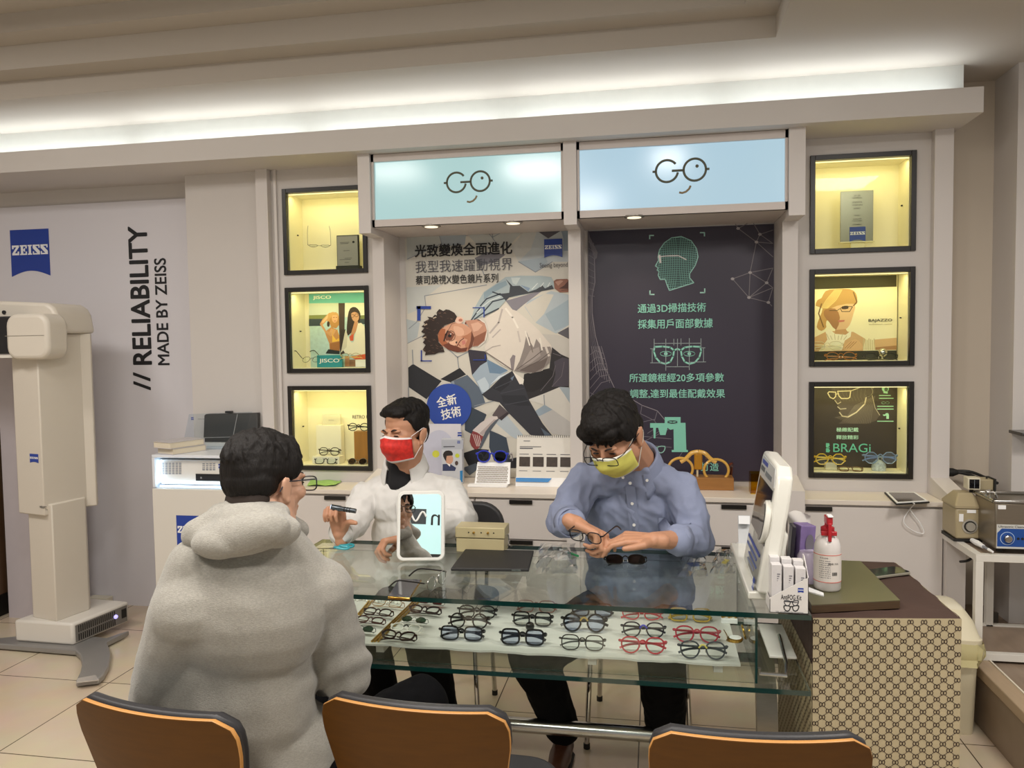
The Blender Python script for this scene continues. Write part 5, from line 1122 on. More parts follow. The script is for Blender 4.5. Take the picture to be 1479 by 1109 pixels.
m = MB(); m.rbox(c.x-.0085,c.x+.0085,c.y-.034,c.y+.012,c.z+.200,c.z+.222,.004); m.box(c.x-.005,c.x+.005,c.y-.036,c.y-.028,c.z+.150,c.z+.205); m.build('pump_head', RD, t, bevel=.002)
MB().box(c.x-.0065,c.x+.0085,c.y-.038,c.y-.010,c.z+.2225,c.z+.228).build('white_clip', EWH, t, bevel=.002); m = MB(); m.obox(c+Vector((0,-.020,.172)),(.044,.010,.013)); m.build('pump_cross', RD, t, bevel=.002)
m = MB(); m.tube([c+Vector((0,0,.01)), c+Vector((0,0,.16))], .003, 8); m.build('dip_tube', EWH, t)
# tissue pack, purple box of masks, wipes behind the kiosk
o = Vector((.475,2.60,zb)); t = thing('tissue_pack', 'purple and white tissue pack with a tissue sticking up behind the bottle', 'tissue pack', o)
PU = mat('purple_print', '7a63a0', .5, var=.35, scale=40); MB().obox(o+Vector((.0,.0,.055)),(.085,.06,.11),Matrix.Rotation(R(12),3,'Y')).build('pack', PU, t, bevel=.012, seg=3)
rnd = random.Random(5); m = MB(); n = 7; vs = []
for i in range(n):
    for j in range(n):
        u, v = i/(n-1)-.5, j/(n-1); vs.append(o+Vector((-.012+u*.055*(1+.5*v)-.018*v, u*.02+.012*math.sin(v*4+i), .105+v*.098-(.03*abs(u+.15) if j == n-1 else 0))))
m.add(vs, [(i*n+j, (i+1)*n+j, (i+1)*n+j+1, i*n+j+1) for i in range(n-1) for j in range(n-1)]); m.build('tissue', mat('tissue_white', 'e4e0d9', .9), t, smooth=60, sub=1)
o = Vector((.44,2.53,zb)); t = thing('mask_box', 'tall purple carton with black artwork standing behind the kiosk', 'carton', o)
MB().obox(o+Vector((.012,.02,.085)),(.05,.05,.168),Matrix.Rotation(R(4),3,'Y') @ Matrix.Rotation(R(20),3,'Z')).build('carton', mat('purple_carton', '8672a6', .5, var=.3, scale=30), t, bevel=.002)
MB().obox(o+Vector((-.024,.012,.085)),(.012,.055,.165),Matrix.Rotation(R(4),3,'Y')).build('dark_panel', mat('dark_violet', '2a2733', .4), t, bevel=.002)
m = MB(); rr = Matrix.Rotation(R(4),3,'Y') @ Matrix.Rotation(R(20),3,'Z'); m.prism([o+Vector((.012,.02,.0))+rr@Vector((.014*math.cos(R(a)), -.0256, .03+.028*math.sin(R(a))+.085)) for a in range(0,360,24)], (0,-.0006,0)); m.build('print_oval', mat('grey_print', '77727c', .5), t, smooth=0)
m = MB(); c2 = Vector((.462,2.505,zb)); m.lathe([(.030,0),(.034,.01),(.034,.08),(.026,.095)], c2, 24); solo(m, 'wipes_pack', mat('lilac_film', 'c9bdd4', .25, var=.2, scale=20), 'pale lilac pack standing between the bottle and the purple carton', 'pack')
m = MB(); m.prism([(.432,2.40,zb),(.478,2.36,zb),(.482,2.385,zb),(.434,2.46,zb)], (0,0,.004)); solo(m, 'paper_slips', EWH, 'white paper slips on the olive board by the bottle foot', 'paper')
# ------------------------------------------------------------------ swing lid bin
t = thing('waste_bin', 'cream swing lid waste bin with a yellowish liner bag', 'waste bin', (1.10,3.31,0)); BN = mat('bin_cream', 'd9d0b4', .35)
x0, x1, y0, y1 = 1.0, 1.205, 3.17, 3.45
def rloop(x0, x1, y0, y1, r_, z, n=5):
    pts = []
    for cx_, cy_, st in ((x1-r_,y0+r_,-90),(x1-r_,y1-r_,0),(x0+r_,y1-r_,90),(x0+r_,y0+r_,180)):
        for i in range(n+1): a = R(st+90*i/n); pts.append(Vector((cx_+r_*math.cos(a), cy_+r_*math.sin(a), z)))
    return pts
def loft(loops):
    m = MB(); n = len(loops[0]); vs = [p for l in loops for p in l]; fs = [tuple(range(n))[::-1], tuple(range((len(loops)-1)*n, len(loops)*n))]
    for k in range(len(loops)-1): fs += [(k*n+i, k*n+(i+1) % n, (k+1)*n+(i+1) % n, (k+1)*n+i) for i in range(n)]
    m.add(vs, fs); return m
loft([rloop(x0+.01,x1-.012,y0+.008,y1-.01,.03,0), rloop(x0+.008,x1-.010,y0+.006,y1-.008,.03,.01), rloop(x0,x1,y0,y1,.03,.355)]).build('body', BN, t, smooth=50)
loft([rloop(x0-.01,x1+.012,y0-.008,y1+.01,.035,.355), rloop(x0-.01,x1+.013,y0-.009,y1+.01,.035,.372), rloop(x0-.002,x1+.006,y0-.002,y1,.035,.378), rloop(x0+.012,x1-.008,y0+.02,y1-.02,.04,.43), rloop(x0+.03,x1-.03,y0+.05,y1-.05,.04,.465), rloop(x0+.06,x1-.06,y0+.09,y1-.09,.03,.474)]).build('hood', BN, t, smooth=50)
m = loft([rloop(x0+.02,x1-.02,y0+.028,y1-.06,.03,.438), rloop(x0+.036,x1-.036,y0+.07,y1-.08,.03,.474), rloop(x0+.05,x1-.05,y0+.10,y1-.09,.03,.481)]); m.build('swing_flap', mat('bin_flap', 'dcd5c0', .35), t, smooth=50)
rnd = random.Random(2); lps = []
for k, z in enumerate((.36, .335, .31, .285)):
    l = rloop(x0-.010, x1+.012, y0-.010, y1+.012, .035, z); lps.append([p+Vector((rnd.uniform(-.004,.010), rnd.uniform(-.010,.004), rnd.uniform(-.006,.006) if k else 0))*(1+.8*k) for p in l])
m = MB(); n = len(lps[0]); m.add([p for l in lps for p in l], [(k*n+i, k*n+(i+1) % n, (k+1)*n+(i+1) % n, (k+1)*n+i) for k in range(3) for i in range(n)]); m.build('liner_bag', mat('liner_film', 'd6cc98', .35, alpha=.72), t, smooth=50)
# ------------------------------------------------------------------ white steel rack with the workshop machines
t = thing('steel_rack', 'white square tube steel rack with wooden shelves at the right', 'rack', (1.45,3.5,.235)); RW = mat('rack_white', 'dcd8cf', .4); zl, zh = .247, .668; x0, x1, y0, y1, s_ = 1.232, 1.80, 3.30, 3.665, .028
for x, y in ((x0,y0),(x1,y0),(x0+.17,y1-s_),(x1,y1-s_)): MB().box(x, x+s_, y, y+s_, .235+.0, zh-s_).build('post', RW, t, bevel=.001)
for z in (zl, zh-s_):
    for y in (y0, y1-s_): MB().box(x0, x1+s_, y, y+s_, z, z+s_).build('rail', RW, t, bevel=.001)
    for x in (x0, x1): MB().box(x, x+s_, y0+s_, y1-s_, z, z+s_).build('rail', RW, t, bevel=.001)
for z in (zl+.008, zh-s_+.008): MB().box(x0+s_, x1, y0+s_, y1-s_, z, z+.014).build('shelf', WOODF, t, smooth=0)
zr = zh+.001; FT = mat('foot_black', '1c1b19', .6)
# ultrasonic cleaner
yf = 3.335; xc = P(1437,760,yf).x; xe = xc+.26; zt2 = P(1440,722,yf).z; t = thing('ultrasonic_cleaner', 'stainless ultrasonic cleaner with a blue control panel on the rack', 'ultrasonic cleaner', (xc+.13,yf+.12,zr))
STL = mat('stainless', '8f8576', .3, metal=.75, var=.06, scale=20, stretch=(1,1,10)); za = zr+.014
MB().box(xc, xe, yf, yf+.20, za, zt2-.012).build('body', STL, t, bevel=.006)
m = MB(); 
for a, b_, c_, d_ in ((xc-.006,xe+.006,yf-.006,yf+.014),(xc-.006,xe+.006,yf+.186,yf+.206),(xc-.006,xc+.014,yf,yf+.20),(xe-.014,xe+.006,yf,yf+.20)): m.box(a,b_,c_,d_,zt2-.012,zt2)
m.build('rim', STEEL, t, bevel=.003)
m = MB(); m.tube([(xc+.004,yf+.06,zt2),(xc+.004,yf+.06,zt2+.018),(xc+.02,yf+.06,zt2+.02),(xc+.03,yf+.06,zt2-.004)], .004, 8); m.tube([(xc+.004,yf+.1,zt2),(xc+.004,yf+.1,zt2+.018),(xc+.02,yf+.1,zt2+.02)], .004, 8); m.build('basket_hook', STEEL, t)
for x in (xc+.03, xe-.03): MB().lathe([(.012,0),(.014,.014)], (x,yf+.03,zr), 12).build('foot', FT, t)
pz0, pz1 = za+.004, P(1440,757,yf).z; pn = MB().box(xc+.006, xe-.006, yf-.002, yf, pz0, pz1).build('control_panel', mat('panel_pale', 'c9c9c4', .4), t, smooth=0)
b0, b1 = pz0+.008, pz1-.016; m = MB(); m.prism([(xc+.008,yf-.003,b0),(xe-.008,yf-.003,b0),(xe-.008,yf-.003,b1),(xc+.024,yf-.003,b1),(xc+.008,yf-.003,b1-.018)], (0,.001,0)); m.build('blue_panel', mat('panel_blue', '1d4b96', .35), pn, smooth=0)
text3('Ultrasonic Cleaner', (xc+.012,yf-.0028,pz1-.008), (1,0,0),(0,0,1), INK, pn, w=.10, h=.009, align='l')
for x in (xc+.044, xc+.135): 
    m = MB(); m.lathe([(.026,-.0004),(.026,.0006)], (x,yf-.0035,(b0+b1)/2-.003), 20, Matrix.Rotation(R(90),3,'X')); m.build('dial_ring', mat('panel_white_ink', 'bcd0e6', .5), pn); m = MB(); m.lathe([(.024,-.0004),(.024,.0012)], (x,yf-.0036,(b0+b1)/2-.003), 20, Matrix.Rotation(R(90),3,'X')); m.build('dial_face', mat('panel_blue', '1d4b96'), pn)
    m = MB(); m.lathe([(.015,0),(.014,.012),(.011,.014)], (x,yf-.004,(b0+b1)/2-.003), 20, Matrix.Rotation(R(90),3,'X')); m.build('knob', STEEL, pn)
for x in (xc+.083, xc+.098): MB().lathe([(.005,0),(.004,.003)], (x,yf-.003,(b0+b1)/2-.003), 12, Matrix.Rotation(R(90),3,'X')).build('indicator', FT, pn)
MB().box(xc+.010, xc+.038, yf-.0012, yf, zt2-.036, zt2-.020).build('sticker', EWH, t, smooth=0)
# frame warmer with a funnel top
c = Vector((P(1402,775,3.52).x-.012, 3.575, zr)); t = thing('frame_warmer', 'beige frame warmer with a round dial left of the steel cleaner', 'frame warmer', c); BGE = mat('beige_paint', 'a89a7b', .4); hb = P(1402,736,3.47).z-zr
MB().box(c.x-.055,c.x+.055,c.y-.08,c.y+.08,zr+.012,zr+hb).build('body', BGE, t, bevel=.008)
loft([rloop(c.x-.058,c.x+.058,c.y-.084,c.y+.084,.01,zr+hb), rloop(c.x-.058,c.x+.058,c.y-.084,c.y+.084,.01,zr+hb+.01), rloop(c.x-.035,c.x+.03,c.y-.04,c.y+.04,.01,zr+hb+.05), rloop(c.x-.03,c.x+.025,c.y-.035,c.y+.035,.01,zr+hb+.056)]).build('funnel', BGE, t, smooth=30)
MB().box(c.x-.06,c.x+.05,c.y-.075,c.y+.07,zr,zr+.012).build('base', FT, t)
for r_, m_, d_ in ((.030, mat('dial_silver', 'c8c3b8', .3, metal=.5), .003), (.023, FT, .006), (.018, mat('dial_grey', '9b958a', .3), .014)): MB().lathe([(r_,0),(r_,d_)], (P(1404,762,3.47).x, c.y-.081, P(1404,762,3.47).z), 24, Matrix.Rotation(R(90),3,'X')).build('dial', m_, t)
MB().box(P(1391.5,747,3.47).x-.008,P(1391.5,747,3.47).x+.008,c.y-.083,c.y-.08,P(1391,755,3.47).z,P(1391,744,3.47).z).build('switch', EWH, t)
MB().box(P(1400,740,3.47).x,P(1413,740,3.47).x,c.y-.082,c.y-.08,P(1400,742.5,3.47).z,P(1400,738,3.47).z).build('name_plate', EWH, t, smooth=0)
# small tester standing on the warmer
zq = zr+hb+.056; a, b_ = P(1398,690,3.53), P(1416.5,707.5,3.53); t = thing('lens_tester', 'cream tester with a dark crosshair window above the frame warmer', 'lens tester', ((a.x+b_.x)/2, 3.56, zq))
MB().box(a.x,b_.x,3.53,3.58,b_.z,a.z).build('head', mat('cream_plastic', 'd3cbb4', .4), t, bevel=.003); w_ = MB().box(a.x+.006,b_.x-.006,3.528,3.531,b_.z+.006,a.z-.006).build('window', mat('screen_black', '101014'), t, smooth=0)
MB().box((a.x+b_.x)/2-.0008,(a.x+b_.x)/2+.0008,3.5272,3.5282,b_.z+.008,a.z-.008).build('crosshair', mat('cross_grey', '7c8288', .5), w_, smooth=0)
MB().box(b_.x-.004,P(1432,700,3.58).x,3.56,3.63,b_.z-.006,P(1425,691.5,3.58).z).build('rear_box', BGE, t, bevel=.003); MB().box(P(1432,700,3.58).x,P(1434.5,700,3.58).x,3.55,3.63,b_.z-.006,P(1425,690,3.58).z).build('end_plate', FT, t, smooth=0)
m = MB(); m.tube([((a.x+b_.x)/2,3.56,zq-.001),((a.x+b_.x)/2,3.56,b_.z)], .008, 10); m.tube([(P(1425,695,3.58).x,3.58,P(1425,691,3.58).z),(P(1425,695,3.58).x,3.58,P(1425,687.5,3.58).z)], .004, 8); m.build('neck', FT, t)
# white brush pen, plug and cables, socket plate, shelf end
a, b_ = P(1404,780,Z=zr+.012), P(1434,797,Z=zr+.012); t = thing('cleaning_brush', 'white grey cleaning brush lying on the rack in front of the warmer', 'brush', a); m = MB(); m.tube([a, a.lerp(b_,.25), a.lerp(b_,.55)], [.009,.012,.008], 10); m.build('grip', EWH, t); m = MB(); m.tube([a.lerp(b_,.55), a.lerp(b_,.8)], .0055, 8); m.build('grey_band', mat('grey_plastic', '8b8f96', .4), t); m = MB(); m.tube([a.lerp(b_,.8), b_], [.006,.004], 8); m.build('bristles', EWH, t)
xs = PILX[1]; zpl = P(1375,684,3.90).z
t = thing('wall_socket', 'white socket plate on the column side with a black plug', 'wall socket', (xs,3.95,zpl)); MB().box(xs+.0005,xs+.010,3.91,3.99,zpl-.055,zpl+.055).build('plate', EWH, t, bevel=.003)
pp = Vector((xs+.012,3.94,zpl)); m = MB(); m.tube([pp, pp+Vector((.022,0,0)), pp+Vector((.045,-.005,.002))], [.020,.020,.010], 12); m.build('plug', FT, t)
m = MB(); m.tube(spline([pp+Vector((.04,-.005,.002)), pp+Vector((.08,-.04,-.004)), pp+Vector((.115,-.14,-.03)), pp+Vector((.10,-.26,-.09))], 6, False), .008, 8); m.tube(spline([pp+Vector((.04,.0,.006)), pp+Vector((.10,-.02,.004)), pp+Vector((.15,-.16,-.02))], 6, False), .007, 8); m.build('cable', FT, t)
m = MB(); m.tube(spline([P(1405,798,3.60), P(1403,806,3.58), P(1396,810,3.56), P(1387,811,3.6)], 6, False), .0055, 8); solo(m, 'hanging_cable', FT, 'black cable loop hanging under the rack top', 'cable')
a = P(1467,625,3.72); t = solo(MB().box(a.x,a.x+.3,3.66,3.79,a.z-.008,a.z+.006), 'wall_shelf', mat('dark_glass_shelf', '3d3b38', .2), 'end of a dark wall shelf at the right picture edge', 'shelf', bevel=.002)
solo(MB().box(P(1434,885,3.78).x-.028,P(1434,885,3.78).x+.02,3.772,3.788,P(1434,904,3.78).z,P(1434,884,3.78).z), 'outlet_cover', mat('dark_cover', '4a443c', .5), 'dark outlet cover low on the wall behind the rack', 'outlet')
# ------------------------------------------------------------------ on the back worktop
zw = ZW+.0006
def flatq(pts, z): return [P(x, y, Z=z) for x, y in pts]
m = MB(); n = 8; qd = flatq([(443,702.5),(484,702.5),(494,695.5),(450,694.5)], zw); vs = []; rnd = random.Random(8)
for i in range(n+1):
    for j in range(n+1): u, v = i/n, j/n; vs.append(qd[0].lerp(qd[1],u).lerp(qd[3].lerp(qd[2],u),v)+Vector((0,0,.002+.009*abs(math.sin(u*5+v*2))*rnd.uniform(.6,1.2))))
m.add(vs, [(i*(n+1)+j, (i+1)*(n+1)+j, (i+1)*(n+1)+j+1, i*(n+1)+j+1) for i in range(n) for j in range(n)]); solo(m, 'green_cloth', mat('lime_cloth', '9cc46c', .8, var=.15, scale=30), 'lime green cleaning cloth crumpled on the left worktop', 'cleaning cloth', smooth=60, sub=1)
# brochure standee and box
ys = 4.05; a, b_ = P(596,612,ys), P(667,691,ys); t = thing('brochure_standee', 'pale standee with a yellow dot behind the leaflet box', 'standee', ((a.x+b_.x)/2, ys, zw)); MB().box(a.x,b_.x,ys,ys+.006,zw,a.z).build('sheet', mat('standee_white', 'd8d6dc', .5), t, smooth=0)
A = Art(ys-.0005); A.disc('c3c5d6', 634, 655, 24, 34); A.disc('d6d84a', 629.5, 655.5, 5.2, 5.2); A.build('print', t); e0 = P(661,624,ys); emblem((e0.x,ys-.001,e0.z),(1,0,0),(0,0,1),.022,.024,t,BLUE,EWH)
yb = 3.93; a, b_ = P(637.5,634,yb), P(668,690,yb); t = thing('leaflet_box', 'narrow leaflet box picturing a man in profile beside the white shirt', 'leaflet box', ((a.x+b_.x)/2, yb+.02, zw)); MB().box(a.x,b_.x,yb,yb+.04,zw,a.z).build('carton', mat('leaflet_grey', 'c4c8cf', .45), t, bevel=.001)
A = Art(yb-.0005); K = crop(A, 620, 610, .1488)
K.poly('b3b7c2', [(120,170),(330,170),(325,260),(122,260)]); K.poly('c99a80', [(150,330),(215,320),(232,350),(225,385),(200,405),(165,390)],2); K.poly('231d1c', [(133,310),(160,275),(215,278),(228,320),(170,325),(165,375),(145,350)],2); K.poly('2f3a5f', [(130,405),(200,400),(260,440),(250,470),(130,470)],1); K.poly('f0eee9', [(165,395),(205,405),(200,430)]); K.disc('4a3a36', 265, 395, 16, 22); K.disc('c6cf3a', 272, 322, 21, 20); K.line('3d3f4a', [(140,236),(245,234)], 9); K.poly('2c7fb8', [(298,470),(325,465),(322,580),(300,580)]); A.build('print', t)
e0 = P(660.5,636.5,yb); emblem((e0.x,yb-.001,e0.z),(1,0,0),(0,0,1),.015,.014,t,BLUE,EWH)
# blue sunglasses on a perforated white stand
yb = 3.90; c = P(711,690,yb); t = thing('sunglasses_stand', 'white stand with a perforated front on the worktop', 'eyewear stand', (c.x,yb,zw)); a, b_ = P(686,668.5,yb), P(737,689,yb)
m = MB(); m.prism([(a.x,yb-.02,zw+.012),(b_.x,yb-.02,zw+.012),(b_.x-.004,yb+.03,a.z),(a.x+.006,yb+.03,a.z)], (0,.012,0)); m.build('panel', EWH, t, bevel=.001)
m = MB(); nn = Vector((0,-.05,-.0)); o = Vector((a.x+.012,yb-.0208,zw+.018)); uu = Vector((b_.x-a.x-.026,0,0)); vv = Vector((0,.042,a.z-zw-.024))*.9
for i in range(20):
    for j in range(9):
        p = o+uu*((i+(j % 2)*.5)/20)+vv*(j/9); m.poly([p, p+uu*.030, p+uu*.030+vv*.065, p+vv*.065])
m.build('perforation', mat('perforation_brown', '7a6a58', .6), t, smooth=0); MB().box(P(679,690,yb).x,P(735,690,yb).x,yb-.06,yb-.012,zw,zw+.012).build('base', EWH, t, bevel=.002)
t = specs('blue framed round sunglasses on the perforated white stand', None, kind='panto', w=.052, h=.046, r=.0034, col='2b39b8', temple='d8d6e4', lens=tinted('slate', '7d8290'), fold=False, name='sunglasses'); put(t, Vector((P(709,660,yb).x,yb+.022,a.z-.004)), 48, .139, R(-8))
# flip calendar
yb = 3.90; t = thing('flip_calendar', 'white spiral flip calendar with four small pictures on the worktop', 'calendar', (P(785,690,yb).x,yb,zw)); tl, br = P(746,630,yb+.04), P(826,679,yb); th = R(14)
xa, xb = P(745.5,690,yb).x, P(826.5,690,yb).x; ztop = P(786,629.5,yb+.045).z
m = MB(); m.prism([(xa,yb,zw+.042),(xb,yb,zw+.042),(xb,yb+.045,ztop),(xa,yb+.045,ztop)], (0,.003,0)); pg = m.build('page', mat('paper_warm', 'dedad2', .6), t, smooth=0)
m = MB(); m.prism([(xa-.002,yb-.012,zw),(xb+.002,yb-.012,zw),(xb+.002,yb-.002,zw+.044),(xa-.002,yb-.002,zw+.044)], (0,.003,0)); m.build('stand', EWH, t, smooth=0); m = MB(); m.prism([(xa,yb+.10,zw),(xb,yb+.10,zw),(xb,yb+.049,ztop),(xa,yb+.049,ztop)], (0,.003,0)); m.build('stand', EWH, t, smooth=0)
def cal(u, v): return Vector((xa+(xb-xa)*u, yb-.0012+.045*v, zw+.042+(ztop-zw-.042)*v))
def calq(m, u0, v0, u1, v1): m.poly([cal(u0,v0), cal(u1,v0), cal(u1,v1), cal(u0,v1)])
DKP = mat('photo_dark', '3a2e26', .5, var=.6, scale=60)
for i in range(4):
    m = MB(); calq(m, .05+i*.245, .27, min(.99,.245+i*.245), .50); m.build('picture', DKP, pg, smooth=0); m = MB(); calq(m, .12+i*.245, .285, .155+i*.245, .335); m.build('picture_light', EWH, pg, smooth=0) if 0 else None
    m = MB(); calq(m, .05+i*.245, .555, min(.98,.22+i*.245), .57); calq(m, .05+i*.245, .16, min(.98,.20+i*.245), .172); m.build('caption', GREYINK, pg, smooth=0)
m = MB(); calq(m, .055, .735, .44, .75); calq(m, .055, .69, .29, .715); calq(m, .12, .87, .24, .885); m.build('heading', GREYINK, pg, smooth=0)
m = MB(); m.poly([Vector((xa,yb-.014,zw+.024)), Vector((xa+(xb-xa)*.58,yb-.014,zw+.024)), Vector((xa+(xb-xa)*.64,yb-.0045,zw+.043)), Vector((xa,yb-.0045,zw+.043))]); m.build('blue_strip', mat('strip_blue', '2f7fc0', .5), t, smooth=0)
for i in range(26): 
    x = xa+.008+(xb-xa-.016)*i/25; m = MB(); m.tube([(x, yb+.046+.006*math.cos(R(a)), ztop-.002+.006*math.sin(R(a))) for a in range(0,360,60)], .0012, 5, closed=True); m.build('spiral_ring', FT, t)
# giant amber spectacles on a wooden plinth
yb = 3.88; AM = mat('amber_acetate', 'd9a94e', .18, coat=.3, var=.15, scale=30); zc0 = P(1010,701,yb).z
t = thing('giant_spectacles', 'giant amber spectacles on a wooden plinth below the dark poster', 'display spectacles', (P(1000,690,yb).x, yb+.05, zw)); WP = mat('plinth_wood', '9a6a35', .4, var=.25, scale=10, stretch=(1,1,6))
MB().box(P(958,695,yb).x,P(1060,695,yb).x,yb,yb+.10,zw,P(1010,690,yb).z).build('plinth', WP, t, bevel=.002)
yy = yb+.04
for px_, py_, rx, rz in ((1034.5,679,.0585,.0535), (983,677,.0585,.0535)):
    c = P(px_,py_,yy); m = MB(); m.tube([(c.x+rx*math.cos(R(a)),yy,c.z+rz*math.sin(R(a))) for a in range(0,360,12)], .0068, 8, closed=True, flat=(1,1.4)); m.build('rim', AM, t)
for sg in (-1, 1):
    c0 = P(1008.5,668,yy); m = MB(); m.tube(spline([(c0.x+sg*.085,yy,c0.z+.002),(c0.x+sg*.058,yy,c0.z+.020),(c0.x+sg*.032,yy,c0.z+.046),(c0.x,yy,c0.z+.054)], 5, False), .0105, 8, flat=(1,.9)); m.build('brow_bar', AM, t)
    MB().ell((c0.x+sg*.040,yy-.004,c0.z+.022), (.006,.004,.006), nu=10, nv=8).build('screw', mat('dark_amber', '5d3a18', .3), t)
m = MB(); c0 = P(1008.5,672,yy); m.rbox(c0.x-.020,c0.x+.020,yy-.012,yy+.012,c0.z-.02,c0.z+.058,.012); m.build('bridge', mat('amber_dark', 'b07a24', .2, coat=.3), t, bevel=.005); m = MB(); m.tube([(c0.x-.004,yy,P(1010,690,yb).z),(c0.x-.004,yy,c0.z-.01)], .005, 8); m.build('support_rod', mat('acrylic_pale', 'd8c9a6', .2), t)
c0 = P(1053,672,yy); m = MB(); m.tube(spline([(c0.x,yy+.004,c0.z),(c0.x+.016,yy+.03,c0.z+.004),(c0.x+.02,yy+.08,c0.z-.02),(c0.x+.018,yy+.10,c0.z-.08)], 5, False), .007, 8); m.build('temple', mat('tortoise_red', '5c2a18', .25, var=.5, scale=20), t)
# yellow acrylic box
a, b_ = P(1081,681,3.86), P(1112,705,3.80); t = thing('acrylic_box', 'yellow tinted clear acrylic box behind the white kiosk', 'acrylic box', ((a.x+b_.x)/2,3.84,zw)); YA_ = glass('yellow_acrylic', 'f3e08a', .8, .06); x0, x1, y0, y1, z1 = a.x+.004, b_.x+.02, 3.80, 3.88, a.z
for bx in ((x0,x1,y0,y0+.003), (x0,x1,y1-.003,y1), (x0,x0+.003,y0+.003,y1-.003), (x1-.003,x1,y0+.003,y1-.003)): MB().box(*bx, zw+.003, z1).build('wall', YA_, t, smooth=0)
MB().box(x0,x1,y0,y1,zw,zw+.003).build('bottom', mat('yellow_bottom', 'cfa936', .3), t, smooth=0)
# charging tablet with its cable
qt = flatq([(1294,726.5),(1343,723.5),(1322.5,710),(1277,709.5)], zw+.010)
for v in qt: v.z = zw
t = thing('tablet', 'black tablet with a white frame charging on the right worktop', 'tablet', (qt[0]+qt[2])/2); MB().prism(qt, (0,0,.007)).build('sleeve', FT, t, bevel=.002)
cc = (qt[0]+qt[2])/2; k = MB(); k.prism([cc+(v-cc)*.93+Vector((0,0,.007)) for v in qt], (0,0,.003)); k.build('white_frame', EWH, t, smooth=0); k = MB(); k.prism([cc+(v-cc)*.80+Vector((0,0,.0101)) for v in qt], (0,0,.0005)); k.build('screen', mat('tablet_screen', '57504c', .08), t, smooth=0)
e0 = (qt[0]+qt[1])/2+Vector((0,-.001,.006)); yk_ = YF-.012
cb = [e0, e0+Vector((0,-.02,.0)), P(1316,733,yk_), P(1306,748,yk_), P(1308,758,yk_), P(1320,767,yk_), P(1334,770,yk_), P(1330,757,yk_), P(1318,741,yk_), P(1314,735,yk_)]
m = MB(); m.tube(spline(cb, 6, False), .0022, 6); solo(m, 'charging_cable', EWH, 'white charging cable looping down from the black tablet', 'cable')
# ------------------------------------------------------------------ things inside the lit cases
i0, i1, j0, j1 = CASE_L[0]; zf = j0+.001
yb = 4.02; a, b_ = P(487,341.5,yb), P(517.5,384,yb); t = thing('award_plaque', 'silver award plaque with black frame in the top left case', 'plaque', ((a.x+b_.x)/2,yb,zf)); MB().box(a.x-.004,b_.x+.012,yb-.02,yb+.03,zf,zf+.022).build('base', FT, t, bevel=.002)
MB().box(a.x-.004,b_.x+.005,yb,yb+.012,zf+.0225,a.z+.005).build('back', FT, t, bevel=.001); pl = MB().box(a.x,b_.x,yb-.003,yb,zf+.024,a.z).build('plate', mat('plaque_silver', '9a9690', .35, metal=.4), t, smooth=0)
m = MB()
for (u0,u1,v) in ((.15,.6,.78),(.15,.55,.74),(.3,.6,.5),(.35,.7,.24),(.1,.65,.2),(.35,.55,.1)): m.box(a.x+(b_.x-a.x)*u0,a.x+(b_.x-a.x)*u1,yb-.0036,yb-.003,zf+.024+(a.z-zf-.024)*v,zf+.024+(a.z-zf-.024)*v+.0018)
m.build('engraving', INK, pl, smooth=0); MB().ell((a.x+(b_.x-a.x)*.8,yb-.003,zf+.024+(a.z-zf-.024)*.79), (.007,.001,.006)).build('crest', INK, pl)
t = specs('thin wire glasses standing on their temples in the top left case', None, kind='panto', w=.044, h=.034, r=.0009, col='4a4640', metal=.6, fold=False, tl=.12); put(t, Vector((P(462,389,4.0).x,4.0,zf+.125)), tilt=R(78), rz=R(25))
i0, i1, j0, j1 = CASE_L[1]; zf = j0+.001; yb = 4.02; a, b_ = P(457.5,513,yb), P(494,531,yb); t = thing('logo_block', 'teal JISCO sign block standing in front of the beach poster', 'sign block', ((a.x+b_.x)/2,yb,zf)); MB().box(a.x,b_.x,yb,yb+.02,zf,a.z).build('block', mat('teal_block', '2f93a0', .35), t, bevel=.001); textpx('JISCO', 461, 518, 490, 525, yb-.0008, EWH, t, bold=.01)
t = specs('dark wire glasses propped left of the teal sign block', None, kind='panto', w=.044, h=.036, r=.0010, col='2a2622', metal=.5, fold=False, tl=.10); put(t, Vector((P(450,528,4.0).x,3.985,zf+.028)), tilt=R(35), rz=R(60))
t = specs('gold wire glasses hanging on the corner of the teal sign block', None, kind='panto', w=.042, h=.030, r=.0010, col='c9a860', metal=.7, fold=True); put(t, Vector((P(505,517,4.0).x,3.995,zf+.05)), tilt=R(-35))
a, b_ = P(513,519.5,4.03), P(530,531,4.03); solo(MB().box(a.x,i1-.004,4.03,4.08,zf,a.z), 'white_block', EWH, 'small white block at the right end of the middle left case', 'display block', bevel=.002)
i0, i1, j0, j1 = CASE_L[2]; zf = j0+.001; CRM = mat('cream_block', 'f0ead8', .4)
def blk(x0_, y0_, x1_, yf_, yb_, label, name='display_block', m_=None, z0=None):
    a = P(x0_,y0_,yf_); b_ = P(x1_,y0_,yf_); return solo(MB().box(a.x,b_.x,yf_,yb_,z0 if z0 is not None else zf,a.z), name, m_ or CRM, label, 'display block', bevel=.001)
blk(456,614,492,4.05,4.098,'tall cream riser block at the back of the bottom left case'); blk(451,659,490,3.975,4.045,'low cream riser block under the middle pair of glasses'); a = blk(511,623,531,4.00,4.06,'brown wooden block holding round glasses in the bottom left case','wooden_block',mat('oak_block','a87436',.45,var=.25,scale=12,stretch=(6,1,.5))); zb_ = P(520,623,4.0).z
